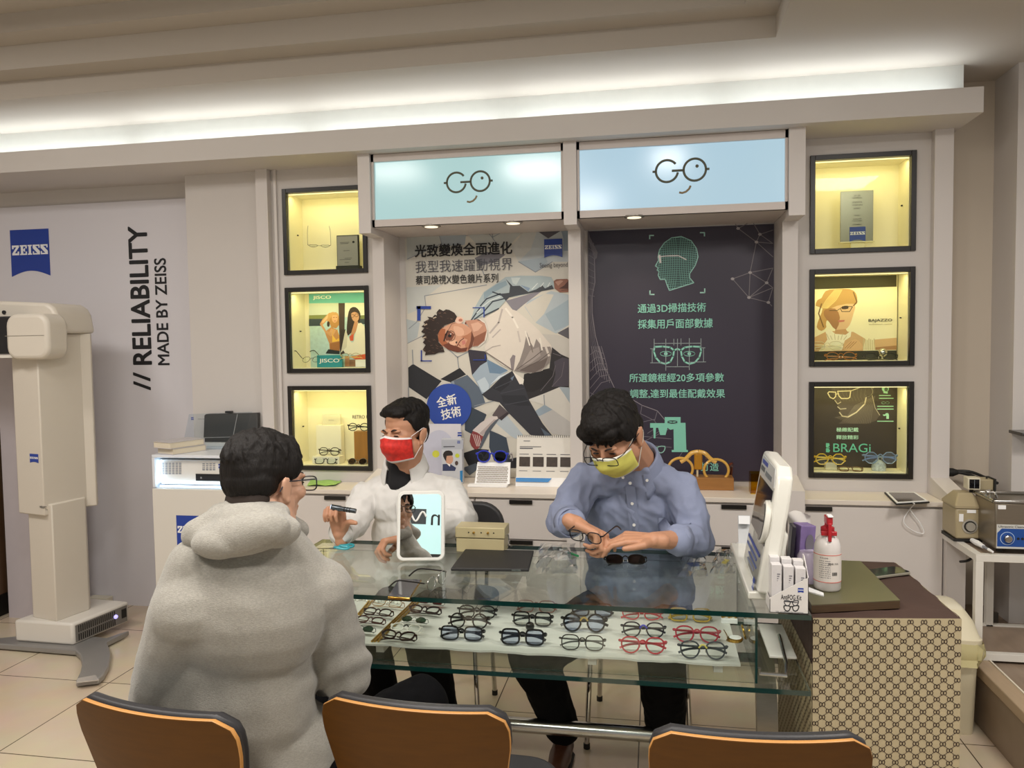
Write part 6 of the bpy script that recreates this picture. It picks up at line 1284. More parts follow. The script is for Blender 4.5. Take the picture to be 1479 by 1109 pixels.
a, b_ = P(465.5,598,4.07), P(492,613,4.07); zz = P(470,614,4.05).z+.0006; t = thing('crystal_plaque', 'clear crystal plaque on the tall cream riser block', 'plaque', ((a.x+b_.x)/2,4.072,zz)); MB().box(a.x,b_.x,4.066,4.082,zz,a.z).build('crystal', mat('crystal', 'e9e4cf', .1, alpha=.55), t, smooth=0); text3('RETRO', ((a.x+b_.x)/2,4.0655,(a.z+zz)/2-.004),(1,0,0),(0,0,1),GREYINK,t,w=.03,h=.004)
a = P(509,600,4.104-.002); t = thing('case_lettering', 'small black lettering on the rear wall of the bottom left case', 'lettering', (a.x,4.103,a.z)); textpx('RETRO M', 509, 599.5, 533, 604.5, 4.1035, INK, t)
G3 = 'glasses inside the wall cases'
def cg(x0_, x1_, yb_, Y, z, label, tilt=-10, **k):
    w_ = k.get('w', .048); t = specs(label, G3, **k); full = 2*w_+k.get('gap', .019)+.016
    return put(t, Vector((P((x0_+x1_)/2, yb_, Y).x, Y, z)), x1_-x0_, full, R(tilt))
cg(500,535,624,3.998,zb_+.001,'round black glasses on top of the brown wooden block', kind='round', r=.0022)
zz = P(470,659,3.975).z+.001; cg(458,492,658,3.99,zz,'dark brown glasses on the low cream riser block', kind='wide', r=.0022, col='3a2a20', h=.042); cg(451,487,672,3.958,zf,'black glasses at the front of the bottom left case', kind='wide', r=.0022, h=.034, tilt=-30); cg(499,531,672,3.962,zf,'grey sunglasses at the front right of the bottom left case', kind='round', r=.0014, col='8a8478', lens=tinted('smoke','8f827c'), tilt=-35)
i0, i1, j0, j1 = CASE_R[0]; zf = j0+.001; yb = 4.0; a, b_ = P(1214,276.5,yb), P(1261,348,yb); t = thing('award_plate', 'upright grey award plate with blue emblem in the top right case', 'plaque', ((a.x+b_.x)/2,yb,zf)); PLT = mat('plate_smoke', '8c8a78', .25, metal=.3)
MB().box(a.x,b_.x,yb,yb+.006,b_.z,a.z).build('plate', PLT, t, bevel=.001); MB().box(a.x-.003,b_.x+.004,yb-.015,yb+.025,b_.z-.006,b_.z-.0005).build('shelf_foot', mat('crystal_foot', 'efe6b8', .2), t, bevel=.001); MB().box(P(1229,350,yb).x,P(1248,350,yb).x,yb-.005,yb+.02,zf,b_.z-.007).build('stem', mat('crystal_foot', 'efe6b8'), t, smooth=0)
e0 = P(1227,328,yb); e1 = P(1250,348,yb); emblem((e0.x,yb-.001,e0.z),(1,0,0),(0,0,1),e1.x-e0.x,e0.z-b_.z,t,BLUE,EWH)
for s_, y_, w_ in (('2019 - 2020', 282.5, 9), ('Certificate', 285.5, 14), ('ZEISS', 292, 15), ('VISION', 296, 15), ('EXPERT', 301, 10), ('Signature', 311, 9), ('Authorised', 316, 12), ('Optician', 319, 14), ('of Excellence', 324, 13)): textpx(s_, 1238-w_/2, y_-1.1, 1238+w_/2, y_+1.1, yb-.001, INK, t)
i0, i1, j0, j1 = CASE_R[1]; zf = j0+.001
cg(1193,1238,523,3.975,zf,'red and gold wire glasses before the blonde woman poster', kind='round', r=.0016, col='b4763c', metal=.4, h=.036, tilt=-25); cg(1249,1297,523,3.972,zf,'black and clear glasses below the silver ball', kind='wide', r=.0017, col='2b2a2c', h=.03, tilt=-35)
cg(1172,1218,512,4.03,zf+.05,'pale rimless pair high in front of the blonde woman poster', kind='wide', r=.0012, col='d8ceb0', h=.034)
c = P(1275,509,4.03); t = thing('silver_ball_stand', 'mirror ball on a short stem in the middle right case', 'ball ornament', (c.x,4.03,zf)); MB().ell(c,.021).build('ball', mat('chrome','c9c7c4',.05,metal=1.), t); m = MB(); m.tube([(c.x,4.03,zf),(c.x,4.03,c.z-.018)], .006, 10); m.lathe([(.02,0),(.018,.004)], (c.x,4.03,zf), 16); m.build('stem', mat('crystal_foot', 'efe6b8'), t)
cg(1268,1300,516,4.0,zf+.055,'clear round pair resting against the silver ball', kind='round', r=.0012, col='9a9488', metal=.5, h=.05) if 0 else None
i0, i1, j0, j1 = CASE_R[2]; zf = j0+.001
c = P(1200,682,4.0); t = thing('crystal_holder', 'clear crystal block holding the yellow octagonal glasses', 'crystal block', (c.x,4.0,zf)); zz = P(1200,668,4.0).z; MB().box(c.x-.026,c.x+.026,3.99,4.03,zf,zz).build('block', mat('crystal', 'e9e4cf'), t, bevel=.003)
cg(1177,1222,669,3.988,zz-.012,'yellow octagonal glasses on a crystal block in the bottom right case', kind='hex', r=.0024, col='d8b63a', h=.045)
c = P(1270,683,4.0); t = thing('crystal_bust', 'patterned crystal dome holding the blue clear glasses', 'crystal dome', (c.x,4.0,zf)); zz = P(1270,664,4.0).z; MB().lathe([(.032,0),(.033,.02),(.028,(zz-zf)*.7),(.012,zz-zf)], (c.x,4.01,zf), 20).build('dome', mat('dome_glass','b9c2c4',.08,var=.7,scale=90), t, smooth=60)
cg(1248,1296,668,3.975,zz-.018,'blue clear octagonal glasses on the patterned crystal dome', kind='hex', r=.0020, col='7d94b8', h=.045, lens=LENSB)
cg(1212,1247,683,3.962,zf,'tortoise brown glasses lying between the two crystal holders', kind='wide', r=.0024, col='6a4a30', h=.03, tilt=-50)
# ------------------------------------------------------------------ people
from mathutils import noise as NZ
from mathutils.bvhtree import BVHTree
SKIN = mat('skin', 'bd8a6c', .5, var=.06, scale=40, bump=.05, bscale=400); SKIN2 = mat('skin_pale', 'c99c82', .5, var=.06, scale=40, bump=.05, bscale=400)
HAIR = mat('hair_black', '15110f', .62, var=.6, scale=60, stretch=(8,8,1), bump=.5, bscale=45, spec=.25); BROW = mat('brow_black', '2a1c16', .7); LIP = mat('lip', '9c5f52', .5)
def M3(rz=0, rx=0, ry=0): return Matrix.Rotation(R(rz), 3, 'Z') @ Matrix.Rotation(R(rx), 3, 'X') @ Matrix.Rotation(R(ry), 3, 'Y')
class Head:
    def __init__(s, o, rot, k=1.0): s.o = Vector(o); s.r = rot; s.k = k
    def w(s, v): return s.o + s.r @ (Vector(v)*s.k)
    def ell(s, m, c, r, rot=None): m.ell(s.w(c), Vector(r)*s.k, s.r @ rot if rot is not None else s.r, 18, 12)
    def cap(s, m, a, b, ra, rb): m.cap(s.w(a), s.w(b), ra*s.k, rb*s.k)
    def skull(s, m):
        e = lambda c, r, rot=None: s.ell(m, c, r, rot)
        e((0,.014,.045), (.074,.092,.080)); e((0,-.028,-.012), (.061,.060,.076)); e((0,-.036,-.062), (.050,.044,.036)); e((0,-.070,-.086), (.023,.016,.016))
        for g in (-1, 1):
            e((g*.040,-.058,-.014), (.026,.024,.022)); e((g*.028,-.078,.026), (.024,.011,.008)); e((g*.012,-.092,-.026), (.009,.009,.008)); e((g*.058,-.005,-.045), (.012,.03,.03))
            e((g*.079,.014,-.006), (.007,.019,.031), M3(0,-12,g*8)); e((g*.083,.022,.0), (.005,.012,.026), M3(0,-12,g*14)); e((g*.077,.006,-.032), (.007,.009,.010))
            e((g*.028,-.0755,.006), (.014,.009,.009))
        s.cap(m, (0,-.083,.020), (0,-.104,-.020), .008, .012); e((0,-.088,-.050), (.022,.009,.006)); e((0,-.086,-.060), (.019,.009,.007)); e((0,-.010,.075), (.060,.070,.04))
def hand(m, W, d, n, s, curls, thumb, k=1.0, spread=.0):
    """palm, four bent fingers of unequal length and a thumb: W wrist, d to the knuckles, n out of the palm, s to the thumb side"""
    W, d, n, s = Vector(W), Vector(d).normalized(), Vector(n), Vector(s); n = (n-d*n.dot(d)).normalized(); s = (s-d*s.dot(d)-n*s.dot(n)).normalized()
    offs = (.029, .010, -.009, -.026); L0 = (.088, .092, .087, .079); lens = ((.043,.026,.021), (.047,.030,.022), (.043,.028,.021), (.034,.021,.019)); tips = []
    for i in range(4):
        kb = W+d*L0[i]*k+s*offs[i]*k; m.cap(W+s*offs[i]*.55*k+d*.008*k, kb, .0165*k, .0115*k, 10); p = kb; A = 0
        for j in range(3):
            A += R(curls[i][j]); dr = (d*math.cos(A)+n*math.sin(A)+s*spread*(1.5-i)*.1).normalized(); p2 = p+dr*lens[i][j]*k; m.cap(p, p2, (.0097-.0012*j)*k, (.0086-.0012*j)*k, 10); p = p2
        tips.append(p)
    p = W+d*.018*k+s*.020*k
    for (a, b_, c_, l, r0, r1) in thumb:
        p2 = p+(d*a+n*b_+s*c_).normalized()*l*k; m.cap(p, p2, r0*k, r1*k, 10); p = p2
    m.cap(W-d*.03*k, W+d*.02*k, .024*k, .021*k, 12); tips.append(p)
    return tips
def thumb(d0, d1, d2): return [(*d0, .040, .017, .013), (*d1, .034, .0125, .0105), (*d2, .028, .0105, .0085)]
def folds(a1=.004, s1=12, a2=.0015, s2=24, zs=.4, ridge=.010, seed=0):
    so = Vector((seed*3.1, seed*1.7, seed*.9))
    def f(co, n):
        p = co+so; q = Vector((p.x*s1, p.y*s1, p.z*s1*zs)); r_ = Vector((p.x*s1*.9+p.z*4, p.y*s1*.9, p.z*s1*.75-p.x*3))
        return a1*NZ.noise(q)+a2*NZ.noise(Vector((p.x*s2, p.y*s2, p.z*s2*zs)))+ridge*(.30-abs(NZ.noise(r_)))+ridge*.45*(.30-abs(NZ.noise(r_*2.2)))
    return f
def bvh(o):
    me = o.data; og = ORG.get(o.name, Vector((0,0,0))); return BVHTree.FromPolygons([v.co+og for v in me.vertices], [tuple(p.vertices) for p in me.polygons])
def onfront(b, x, z, off=.0015, y0=0., dirv=(0,1,0)):
    h = b.ray_cast(Vector((x, y0, z)), Vector(dirv)); return (h[0]-Vector(dirv)*off) if h[0] is not None else None
def hairmesh(h, t, parts, strands=0, seed=1, front=True, vox=.0032, name='hair', up=0., drop=.028):
    m = MB()
    for c, r in parts: h.ell(m, c, r)
    rnd = random.Random(seed); c0, r0 = Vector(parts[0][0]), Vector(parts[0][1])
    for i in range(110):
        a = rnd.uniform(0, 2*math.pi); fr = max(0, -math.cos(a)); t0 = rnd.uniform(.15, 1.1-.35*fr); tw = rnd.uniform(-.25, .25); pr = None
        for k in range(4):
            th = t0+k*.15; q = c0+Vector((math.sin(th)*math.sin(a+tw*k*.4)*r0.x, math.sin(th)*math.cos(a+tw*k*.4)*r0.y, math.cos(th)*r0.z))*1.0
            if pr is not None: h.cap(m, pr, q, .0075-.001*k, .0065-.001*k)
            pr = q
    for i in range(strands):
        a = R(rnd.uniform(-75, 75)); z = .062+up+rnd.uniform(-.002,.05); y = -.094*math.cos(a)*(1 if front else -1)+.014; x = .080*math.sin(a)
        k_ = 1.0-.25*max(0, (z-.07)/.05); h.cap(m, (x*k_, (y-.014)*k_+.02, z+.012), (x*1.04+rnd.uniform(-.008,.008), y*1.02-.004, z-drop-rnd.uniform(0,.014)), .010, .003)
    def f(co, n):
        p = h.r.transposed() @ (co-h.o); q = Vector((p.x*55, p.y*55, p.z*14)); return .0022*NZ.noise(q)+.0016*NZ.noise(q*2.3)
    return m.bake(name, HAIR, t, vox, 3, .4, f)
def mask(h, t, m_main, m_edge, zc=0.0, droop=0):
    """pleated face mask with ear loops"""
    n, k = 26, 14; vs = []; m = MB()
    for j in range(k+1):
        v = j/k
        for i in range(n+1):
            u = i/n*2-1; az = u*R(66); zz = .004-.100*v+(.010*(1-abs(u))**2*(1-v)) + .012*abs(u)*(v-.45)*1.2
            ry = .110+.014*math.sin(min(1, v*1.5)*math.pi*.9)*(1-abs(u))**1.2-.030*max(0, v-.55)/.45; rx = .080-.010*max(0, v-.5)/.5
            pl = .0018*math.sin(v*math.pi*7)*(1-u*u)
            vs.append(h.w((rx*math.sin(az), -ry*math.cos(az)*(1.0)+.001-pl, zz)))
    fs = [(j*(n+1)+i, j*(n+1)+i+1, (j+1)*(n+1)+i+1, (j+1)*(n+1)+i) for j in range(k) for i in range(n)]
    m.add(vs, fs); m.mi = [1 if (j == 0 or (j == k-1)) else 0 for j in range(k) for i in range(n)]
    o = m.build('face_mask', [m_main, m_edge], t, smooth=60); sd = o.modifiers.new('s', 'SOLIDIFY'); sd.thickness = .0016
    for g in (-1, 1):
        m = MB(); a = Vector((g*.067,-.040,.0)); b_ = Vector((g*.062,-.030,-.088)); c_ = Vector((g*.083,.030,.002))
        m.tube(spline([h.w(v) for v in (a, (g*.078,-.005,.016), (g*.083,.022,.024), (g*.084,.036,.0), (g*.080,.024,-.026), (g*.074,-.002,-.05), b_)], 5, False), .0014, 6); m.build('ear_loop', m_edge, o)
    return o
def worn(h, t, col, w_=.050, hh=.034, dz=0, dy=0, lens=None, r_=.0016):
    m = MB(); cx = .034
    for g in (-1, 1):
        m.tube([h.w((g*(cx+x), -.104+dy+.05*abs(g*(cx+x))**1.3, .008+dz+z)) for x, z in rim('square', w_, hh, 26)], r_, 6, closed=True)
        m.tube(spline([h.w(v) for v in ((g*.060,-.098+dy,.018+dz), (g*.074,-.075+dy*.8,.018+dz), (g*.084,-.01,.014+dz*.5), (g*.085,.022,.010), (g*.082,.038,-.012))], 4, False), r_*.9, 6)
    m.tube([h.w((-.010,-.106+dy,.016+dz)), h.w((0,-.108+dy,.020+dz)), h.w((.010,-.106+dy,.016+dz))], r_, 6)
    o = m.build('spectacles', mat('worn_frame_'+col, col, .3), t)
    for g in (-1, 1):
        l = MB(); l.prism([h.w((g*(cx+x*.95), -.1035+dy+.05*abs(g*(cx+x))**1.3, .008+dz+z*.95)) for x, z in rim('square', w_, hh, 26)], h.r @ Vector((0,.001,0))); l.build('lens', lens or LENS, o, smooth=0)
    return o
def eyes(h, t, open_=.3):
    for g in (-1, 1):
        m = MB(); h.ell(m, (g*.030,-.0835,.0085), (.012,.004,.0022+.003*open_)); m.build('eye', mat('eye_dark', '1e1512', .2), t)
        m = MB(); m.tube(spline([h.w(v) for v in ((g*.014,-.0905,.026), (g*.028,-.0895,.032), (g*.046,-.076,.026))], 4, False), [.0022,.0026,.0030,.0032,.0034,.0032,.0028,.0022,.0015], 6); m.build('eyebrow', BROW, t)
def collar(t, c, rx, ry, m_, yaw, zf, open_=34, drop=.045, tip=.055, lean=0, name='collar'):
    """stand-up shirt collar folded over, with two points at the front"""
    n = 30; rows = []
    for i in range(n+1):
        a = R(open_+(360-2*open_)*i/n); f = abs((i/n)*2-1)   # f=1 at the two front ends
        dx, dy = math.sin(a), -math.cos(a); zb = zf*(f**2)
        pt = lambda r_, z: Vector(c)+M3(yaw, lean) @ Vector((dx*rx*r_, dy*ry*r_, z))
        e_ = max(0, (f-.72)/.28)
        rows.append([pt(1.0, -.012-zb*.5), pt(.99, .030-zb), pt(1.05, .034-zb), pt(1.22, -.004-zb-.02*e_), pt(1.30+.12*e_, -drop*.5-zb-tip*e_)])
    m = MB(); k = 5; m.add([p for r_ in rows for p in r_], [(i*k+j, (i+1)*k+j, (i+1)*k+j+1, i*k+j+1) for i in range(n) for j in range(k-1)])
    o = m.build(name, m_, t, smooth=60, sub=1); sd = o.modifiers.new('s', 'SOLIDIFY'); sd.thickness = .003; return o
def strip(b, pts, wd, m_, t, name, off=.002, dirv=(0,1,0)):
    vs = []; m = MB()
    for i, (x, z) in enumerate(pts):
        for g in (-1, 1):
            p = onfront(b, x+g*wd/2, z, off, dirv=dirv)
            if p is None: return None
            vs.append(p)
    m.add(vs, [(2*i, 2*i+1, 2*i+3, 2*i+2) for i in range(len(pts)-1)]); return m.build(name, m_, t, smooth=60)
def shoe(t, heel, toe, m_, sole):
    heel, toe = Vector(heel), Vector(toe); d = (toe-heel); m = MB(); m.cap(heel+Vector((0,0,.045)), heel+d*.45+Vector((0,0,.045)), .038, .040); m.cap(heel+d*.45+Vector((0,0,.042)), toe+Vector((0,0,.034)), .042, .033); m.cap(heel+Vector((0,0,.05)), heel+d*.15+Vector((0,0,.09)), .036, .036)
    o = m.bake('shoe', m_, t, .006, 4); s_ = MB(); s_.tube([heel+Vector((0,0,.012))-d*.12, heel+Vector((0,0,.012)), heel+d*.5+Vector((0,0,.012)), toe+Vector((0,0,.012)), toe+d*.10+Vector((0,0,.012))], [.028,.040,.043,.040,.022], 12, flat=(.30,1)) ; s_.build('sole', sole, o)
BLACKC = mat('trouser_black', '08080a', .9, var=.15, scale=60, bump=.1, bscale=500, spec=.12)
SHB = mat('shoe_brown', '4a2c1e', .4); SOLE = mat('sole_dark', '1a1613', .7)
# ---------------------------------------------------- person in the white shirt (behind the glass, left)
WS = mat('shirt_white', 'd6d4d0', .8, var=.03, scale=40, bump=.55, bscale=15); TEE = mat('tee_black', '131215', .9)
t = PW = thing('person', 'person in white shirt and red mask holding a small flashlight, seated behind the glass', 'person', (-.95, 3.0, 0))
h = Head(P(585,628,2.935), M3(-24, 3, -3), 1.0)
b_ = MB(); h.skull(b_); b_.cap(h.w((0,.022,-.05)), P(584,684,2.985), .055, .058)
shR, shL = P(529,717,2.98), P(649,711,2.98); pel = Vector((-.93,3.03,.52))
b_.cap((-.965,2.99,1.02), (-.955,3.02,.88), .052, .075); b_.ell((-.95,3.03,.84), (.12,.06,.16)); b_.cap((-.95,3.03,.8), pel, .09, .11)
elR = P(508,792,2.84); elR = Vector((elR.x, 2.84, max(.86, elR.z))); wrR = P(490,770,2.70); elR = Vector((-1.16, 2.86, .835)); wrR = Vector((P(491,771,2.71).x, 2.71, P(491,771,2.71).z))
elL = Vector((P(668,792,2.90).x, 2.90, .845)); wrL = Vector((P(590,778,2.72).x, 2.72, P(590,776,2.72).z))
for a, c_, d_ in ((shR, elR, wrR), (shL, elL, wrL)): b_.cap(a, c_, .045, .037); b_.cap(c_, d_, .038, .026)
tipsR = hand(b_, wrR, (-.10,-.12,1), (-.15,-1,-.1), (1,-.1,0), ((62,86,40),(58,88,45),(54,90,45),(50,90,40)), thumb((.75,.35,.7), (.35,.55,.9), (-.05,.35,1)), 1.0)
hand(b_, wrL, (-.90,-.30,-.10), (-.10,-.30,-1), (-.1,.9,-.2), ((45,55,35),(50,60,40),(55,62,40),(58,60,40)), thumb((.7,.5,.5), (.8,.6,.1), (.7,.8,0)), 1.0)
for g, kx in ((-1,-1.04), (1,-.82)):
    kn = Vector((kx-.0, 2.67, .445)); b_.cap(pel+Vector((g*.08,0,-.02)), kn, .07, .05); b_.cap(kn, (kx+.02, 2.78, .09), .045, .03); b_.cap((kx+.02, 2.78, .05), (kx+.02, 2.70, .04), .022, .018)
b_.bake('body', SKIN, t, .0036, 3, .5)
nb = P(582,681,2.985); m = MB(); m.ell((-.955,3.0,.885), (.195,.110,.13)); m.cap(nb+Vector((0,.014,-.056)), (-.96,3.0,.90), .060, .112); m.ell((-.95,3.02,.72), (.195,.135,.24)); m.ell((-.94,3.03,.57), (.20,.15,.13))
for q in (shR, shL): m.cap(nb+Vector((0,.02,-.042)), q, .056, .056)
for a, c_, d_, r_ in ((shR, elR, wrR, .048), (shL, elL, wrL, .046)):
    m.cap(a, c_, .060, .056); m.cap(c_, c_.lerp(d_, .82), .058, r_)
sh = m.bake('shirt', WS, t, .0055, 6, .5, folds(seed=1, ridge=.018)); B = bvh(sh)
cu = MB(); dd = (wrR-elR).normalized(); q0 = wrR-dd*.035; cu.tube([q0-dd*.03, q0, q0+dd*.028], [.046,.047,.050], 20, cap=False); o = cu.build('cuff', WS, sh); o.modifiers.new('s', 'SOLIDIFY').thickness = .003
cu = MB(); dd = (wrL-elL).normalized(); q0 = wrL-dd*.05; cu.tube([q0-dd*.03, q0, q0+dd*.025], [.040,.041,.043], 20, cap=False); o = cu.build('cuff', WS, sh); o.modifiers.new('s', 'SOLIDIFY').thickness = .003
m = MB(); m.cap(nb+Vector((0,-.004,.022)), nb+Vector((0,-.012,-.05)), .060, .066); m.bake('undershirt', TEE, t, .005, 5)
collar(t, nb+Vector((.004,.004,.046)), .074, .072, WS, -6, .052, 38, .054, .050, 8)
strip(B, [(-.985+.006*i/8, .955-.05*i) for i in range(9)], .030, WS, sh, 'placket', .003)
for i in range(4):
    p = onfront(B, -.984+.002*i, .93-.085*i, .004)
    if p: bt = MB(); bt.lathe([(.0052,0),(.0052,.002)], p, 12, Matrix.Rotation(R(90),3,'X')); bt.build('button', mat('button_white', 'e8e6e0', .3), sh)
hairmesh(h, t, [((0,.026,.066), (.082,.096,.076)), ((0,.048,.010), (.072,.062,.066)), ((0,-.028,.100), (.066,.062,.032)), ((.071,.012,.050),(.012,.045,.04)), ((-.071,.012,.050),(.012,.045,.04)), ((.02,-.052,.090),(.040,.034,.018)), ((-.025,-.050,.092),(.040,.034,.018))], 0, 3)
RM = mat('mask_red', 'cf2a22', .6, var=.55, scale=70); RW_ = mat('mask_white_edge', 'e6dcda', .7)
mask(h, t, RM, RW_); eyes(h, t, .15)
nb = MB(); 
# flashlight
fl0, fl1 = P(483,733,2.655), P(514,738,2.66); t = thing('flashlight', 'small grey flashlight with its lens lit in the raised hand', 'flashlight', (fl0+fl1)/2); ax_ = (fl0-fl1).normalized(); GM = mat('gunmetal', '565b60', .3, metal=.8)
m = MB(); m.tube([fl1, fl1+ax_*.055, fl1+ax_*.058, fl1+ax_*.088, fl1+ax_*.092], [.0088,.0088,.0105,.0112,.0112], 16); m.build('barrel', GM, t); MB().tube([fl1+ax_*.0922, fl1+ax_*.0935], [.0095,.0095], 16).build('lens', glow('flash_lens', 'c8e4ff', 2.5), t)
for k in (.02,.03,.04): MB().tube([fl1+ax_*k, fl1+ax_*(k+.004)], .0094, 16).build('grip_ring', FT, t)
# ---------------------------------------------------- person in the blue shirt (behind the glass, centre)
BS = mat('shirt_blue', '868ea8', .8, var=.05, scale=60, bump=.55, bscale=16)
t = PB = thing('person', 'person in blue shirt and yellow mask bending over eyeglasses in both hands', 'person', (-.07, 2.88, 0))
h = Head(P(889,632,2.60), M3(-26, 36, -4), 1.04)
b_ = MB(); h.skull(b_); nk = P(921,664,2.765); b_.cap(h.w((0,.035,-.04)), nk, .056, .060)
shR, shL = P(842,697,2.76), P(982,706,2.80); pel = Vector((-.06,2.98,.53))
b_.cap(nk, (-.06,2.87,.95), .055, .075); b_.ell((-.06,2.90,.90), (.12,.06,.16)); b_.cap((-.06,2.91,.88), pel, .09, .11)
elR = P(813,752,2.70); wrR = P(834,757,2.52); elL = P(1006,779,2.72); wrL = P(943,780,2.52)
for a, c_, d_ in ((shR, elR, wrR), (shL, elL, wrL)): b_.cap(a, c_, .046, .038); b_.cap(c_, d_, .039, .027)
hand(b_, wrR, (.72,-.32,-.22), (.15,-.35,-1), (.25,.9,-.1), ((58,66,36),(62,70,38),(66,72,38),(68,74,38)), thumb((.8,.5,.3), (.8,.6,.1), (.7,.6,-.1)), 1.06)
hand(b_, wrL, (-.96,-.22,.10), (-.05,.25,-1), (-.1,-.55,.8), ((18,30,20),(22,34,20),(28,38,22),(36,42,24)), thumb((.55,-.2,.8), (.9,.1,.35), (1,.25,.0)), 1.04)
FEET = [((P(770,975,2.66).x, P(812,1040,2.74).x), -.235), ((P(955,988,2.66).x, P(962,1050,2.74).x), .055)]
for g, ((kx, fx_), ax0) in zip((-1, 1), FEET):
    kn = Vector((kx, 2.62, .445)); b_.cap(pel+Vector((g*.09,0,-.02)), kn, .075, .055); b_.cap(kn, (fx_, 2.76, .10), .05, .032); b_.cap((fx_, 2.76, .06), (fx_, 2.68, .045), .022, .018)
b_.bake('body', SKIN, t, .0036, 3, .5)
m = MB(); m.ell((-.066,2.865,.93), (.205,.125,.16)); m.cap(nk+Vector((0,.012,-.030)), (-.066,2.84,.98), .066, .115); m.ell((-.065,2.945,.76), (.205,.145,.25)); m.ell((-.06,2.95,.60), (.205,.16,.15))
for q in (shR, shL): m.cap(nk+Vector((0,.03,-.045)), q, .062, .060)
for a, c_, d_, r_, q_ in ((shR, elR, wrR, .050, .50), (shL, elL, wrL, .048, .45)):
    m.cap(a, c_, .066, .060); m.cap(c_, c_.lerp(d_, q_), .060, r_)
sh = m.bake('shirt', BS, t, .0055, 6, .5, folds(seed=4, ridge=.018)); B = bvh(sh)
for el, wr, r0, q_ in ((elR, wrR, .047, .55), (elL, wrL, .046, .48)):
    dd = (wr-el).normalized(); q0 = el.lerp(wr, q_); cu = MB(); cu.tube([q0-dd*.03, q0-dd*.01, q0+dd*.012], [r0+.006,r0+.004,r0+.002], 20, cap=False); o = cu.build('cuff', BS, sh); o.modifiers.new('s', 'SOLIDIFY').thickness = .004
collar(t, nk+Vector((-.004,.004,.006)), .070, .066, BS, -12, .054, 24, .050, .050, 26)
xs0 = -.088
strip(B, [(xs0+.003*i, 1.02-.035*i) for i in range(9)], .034, BS, sh, 'placket', .0035)
for i in range(4):
    p = onfront(B, xs0+.006*i, 1.03-.075*i, .006)
    if p: bt = MB(); bt.lathe([(.0055,0),(.0055,.002)], p, 12, Matrix.Rotation(R(90),3,'X')); bt.build('button', mat('button_white', 'e8e6e0'), sh)
for p0 in ((-.112,1.052), (-.030,1.042)):
    p = onfront(B, p0[0], p0[1], .012)
    if p: bt = MB(); bt.lathe([(.005,0),(.005,.002)], p, 12, Matrix.Rotation(R(90),3,'X')); bt.build('button', mat('button_white', 'e8e6e0'), sh)
pk = [(.012,.905),(.105,.902)]
PKL = mat('seam_blue', '6b7ba3', .8)
strip(B, [(.010+.012*i, .908) for i in range(9)], .010, PKL, sh, 'pocket_hem', .002) if 0 else None
vs = []; m = MB()
for j in range(6):
    for i in range(6):
        p = onfront(B, .010+.105*i/5, .905-.105*j/5, .0022)
        if p is not None: vs.append(p)
if len(vs) == 36: m.add(vs, [(j*6+i, j*6+i+1, (j+1)*6+i+1, (j+1)*6+i) for j in range(5) for i in range(5)]); o = m.build('chest_pocket', BS, sh, smooth=60); o.modifiers.new('s', 'SOLIDIFY').thickness = .002
hairmesh(h, t, [((0,.018,.066), (.088,.102,.084)), ((0,.048,.012), (.078,.066,.070)), ((0,-.034,.098), (.068,.062,.042)), ((-.035,-.058,.080), (.046,.040,.030)), ((.070,-.002,.052),(.020,.055,.045)), ((-.072,-.01,.045),(.020,.055,.052)), ((.030,-.062,.078), (.038,.032,.024))], 46, 9)
YM = mat('mask_yellow', 'd8d268', .7, var=.05, scale=30); YE = mat('mask_loop_white', 'dddbd0', .7)
mask(h, t, YM, YE); eyes(h, t, .1); worn(h, t, '17161a', .050, .033, -.006, -.010)
m = MB(); 
for (fx_, ff) in FEET: pass
TB = MB(); TB.ell(pel+Vector((0,-.02,-.02)), (.185,.15,.12))
for g, ((kx, fx_), ax0) in zip((-1, 1), FEET):
    kn = Vector((kx, 2.62, .445)); TB.cap(pel+Vector((g*.09,0,-.02)), kn, .105, .084); TB.cap(kn, (fx_, 2.755, .13), .084, .066)
    shoe(t, (fx_, 2.79, 0), (fx_-.01, 2.62, 0), SHB, SOLE)
TB.bake('trousers', BLACKC, t, .009, 6, .5, folds(.004, 10, .002, 24, .5, .010, 6))
# glasses being adjusted in the hands
t = specs('dark framed glasses held in both hands by the blue shirt', None, kind='wide', w=.048, h=.036, r=.0018, col='1d1c22', fold=False, tl=.12)
put(t, P(846,784,2.43), rz=R(-28), tilt=R(12))
# trousers and shoes of the white shirt
t = PW; TB = MB(); pel = Vector((-.93,3.03,.52)); TB.ell(pel, (.18,.15,.11))
for g, kx in ((-1,-1.04), (1,-.82)):
    kn = Vector((kx, 2.67, .445)); TB.cap(pel+Vector((g*.08,0,-.02)), kn, .10, .082); TB.cap(kn, (kx+.02, 2.775, .13), .082, .064); shoe(t, (kx+.02, 2.80, 0), (kx+.02, 2.64, 0), mat('shoe_black', '1b191a', .4), SOLE)
TB.bake('trousers', BLACKC, t, .009, 6, .5, folds(.004, 10, .002, 24, .5, .010, 8))
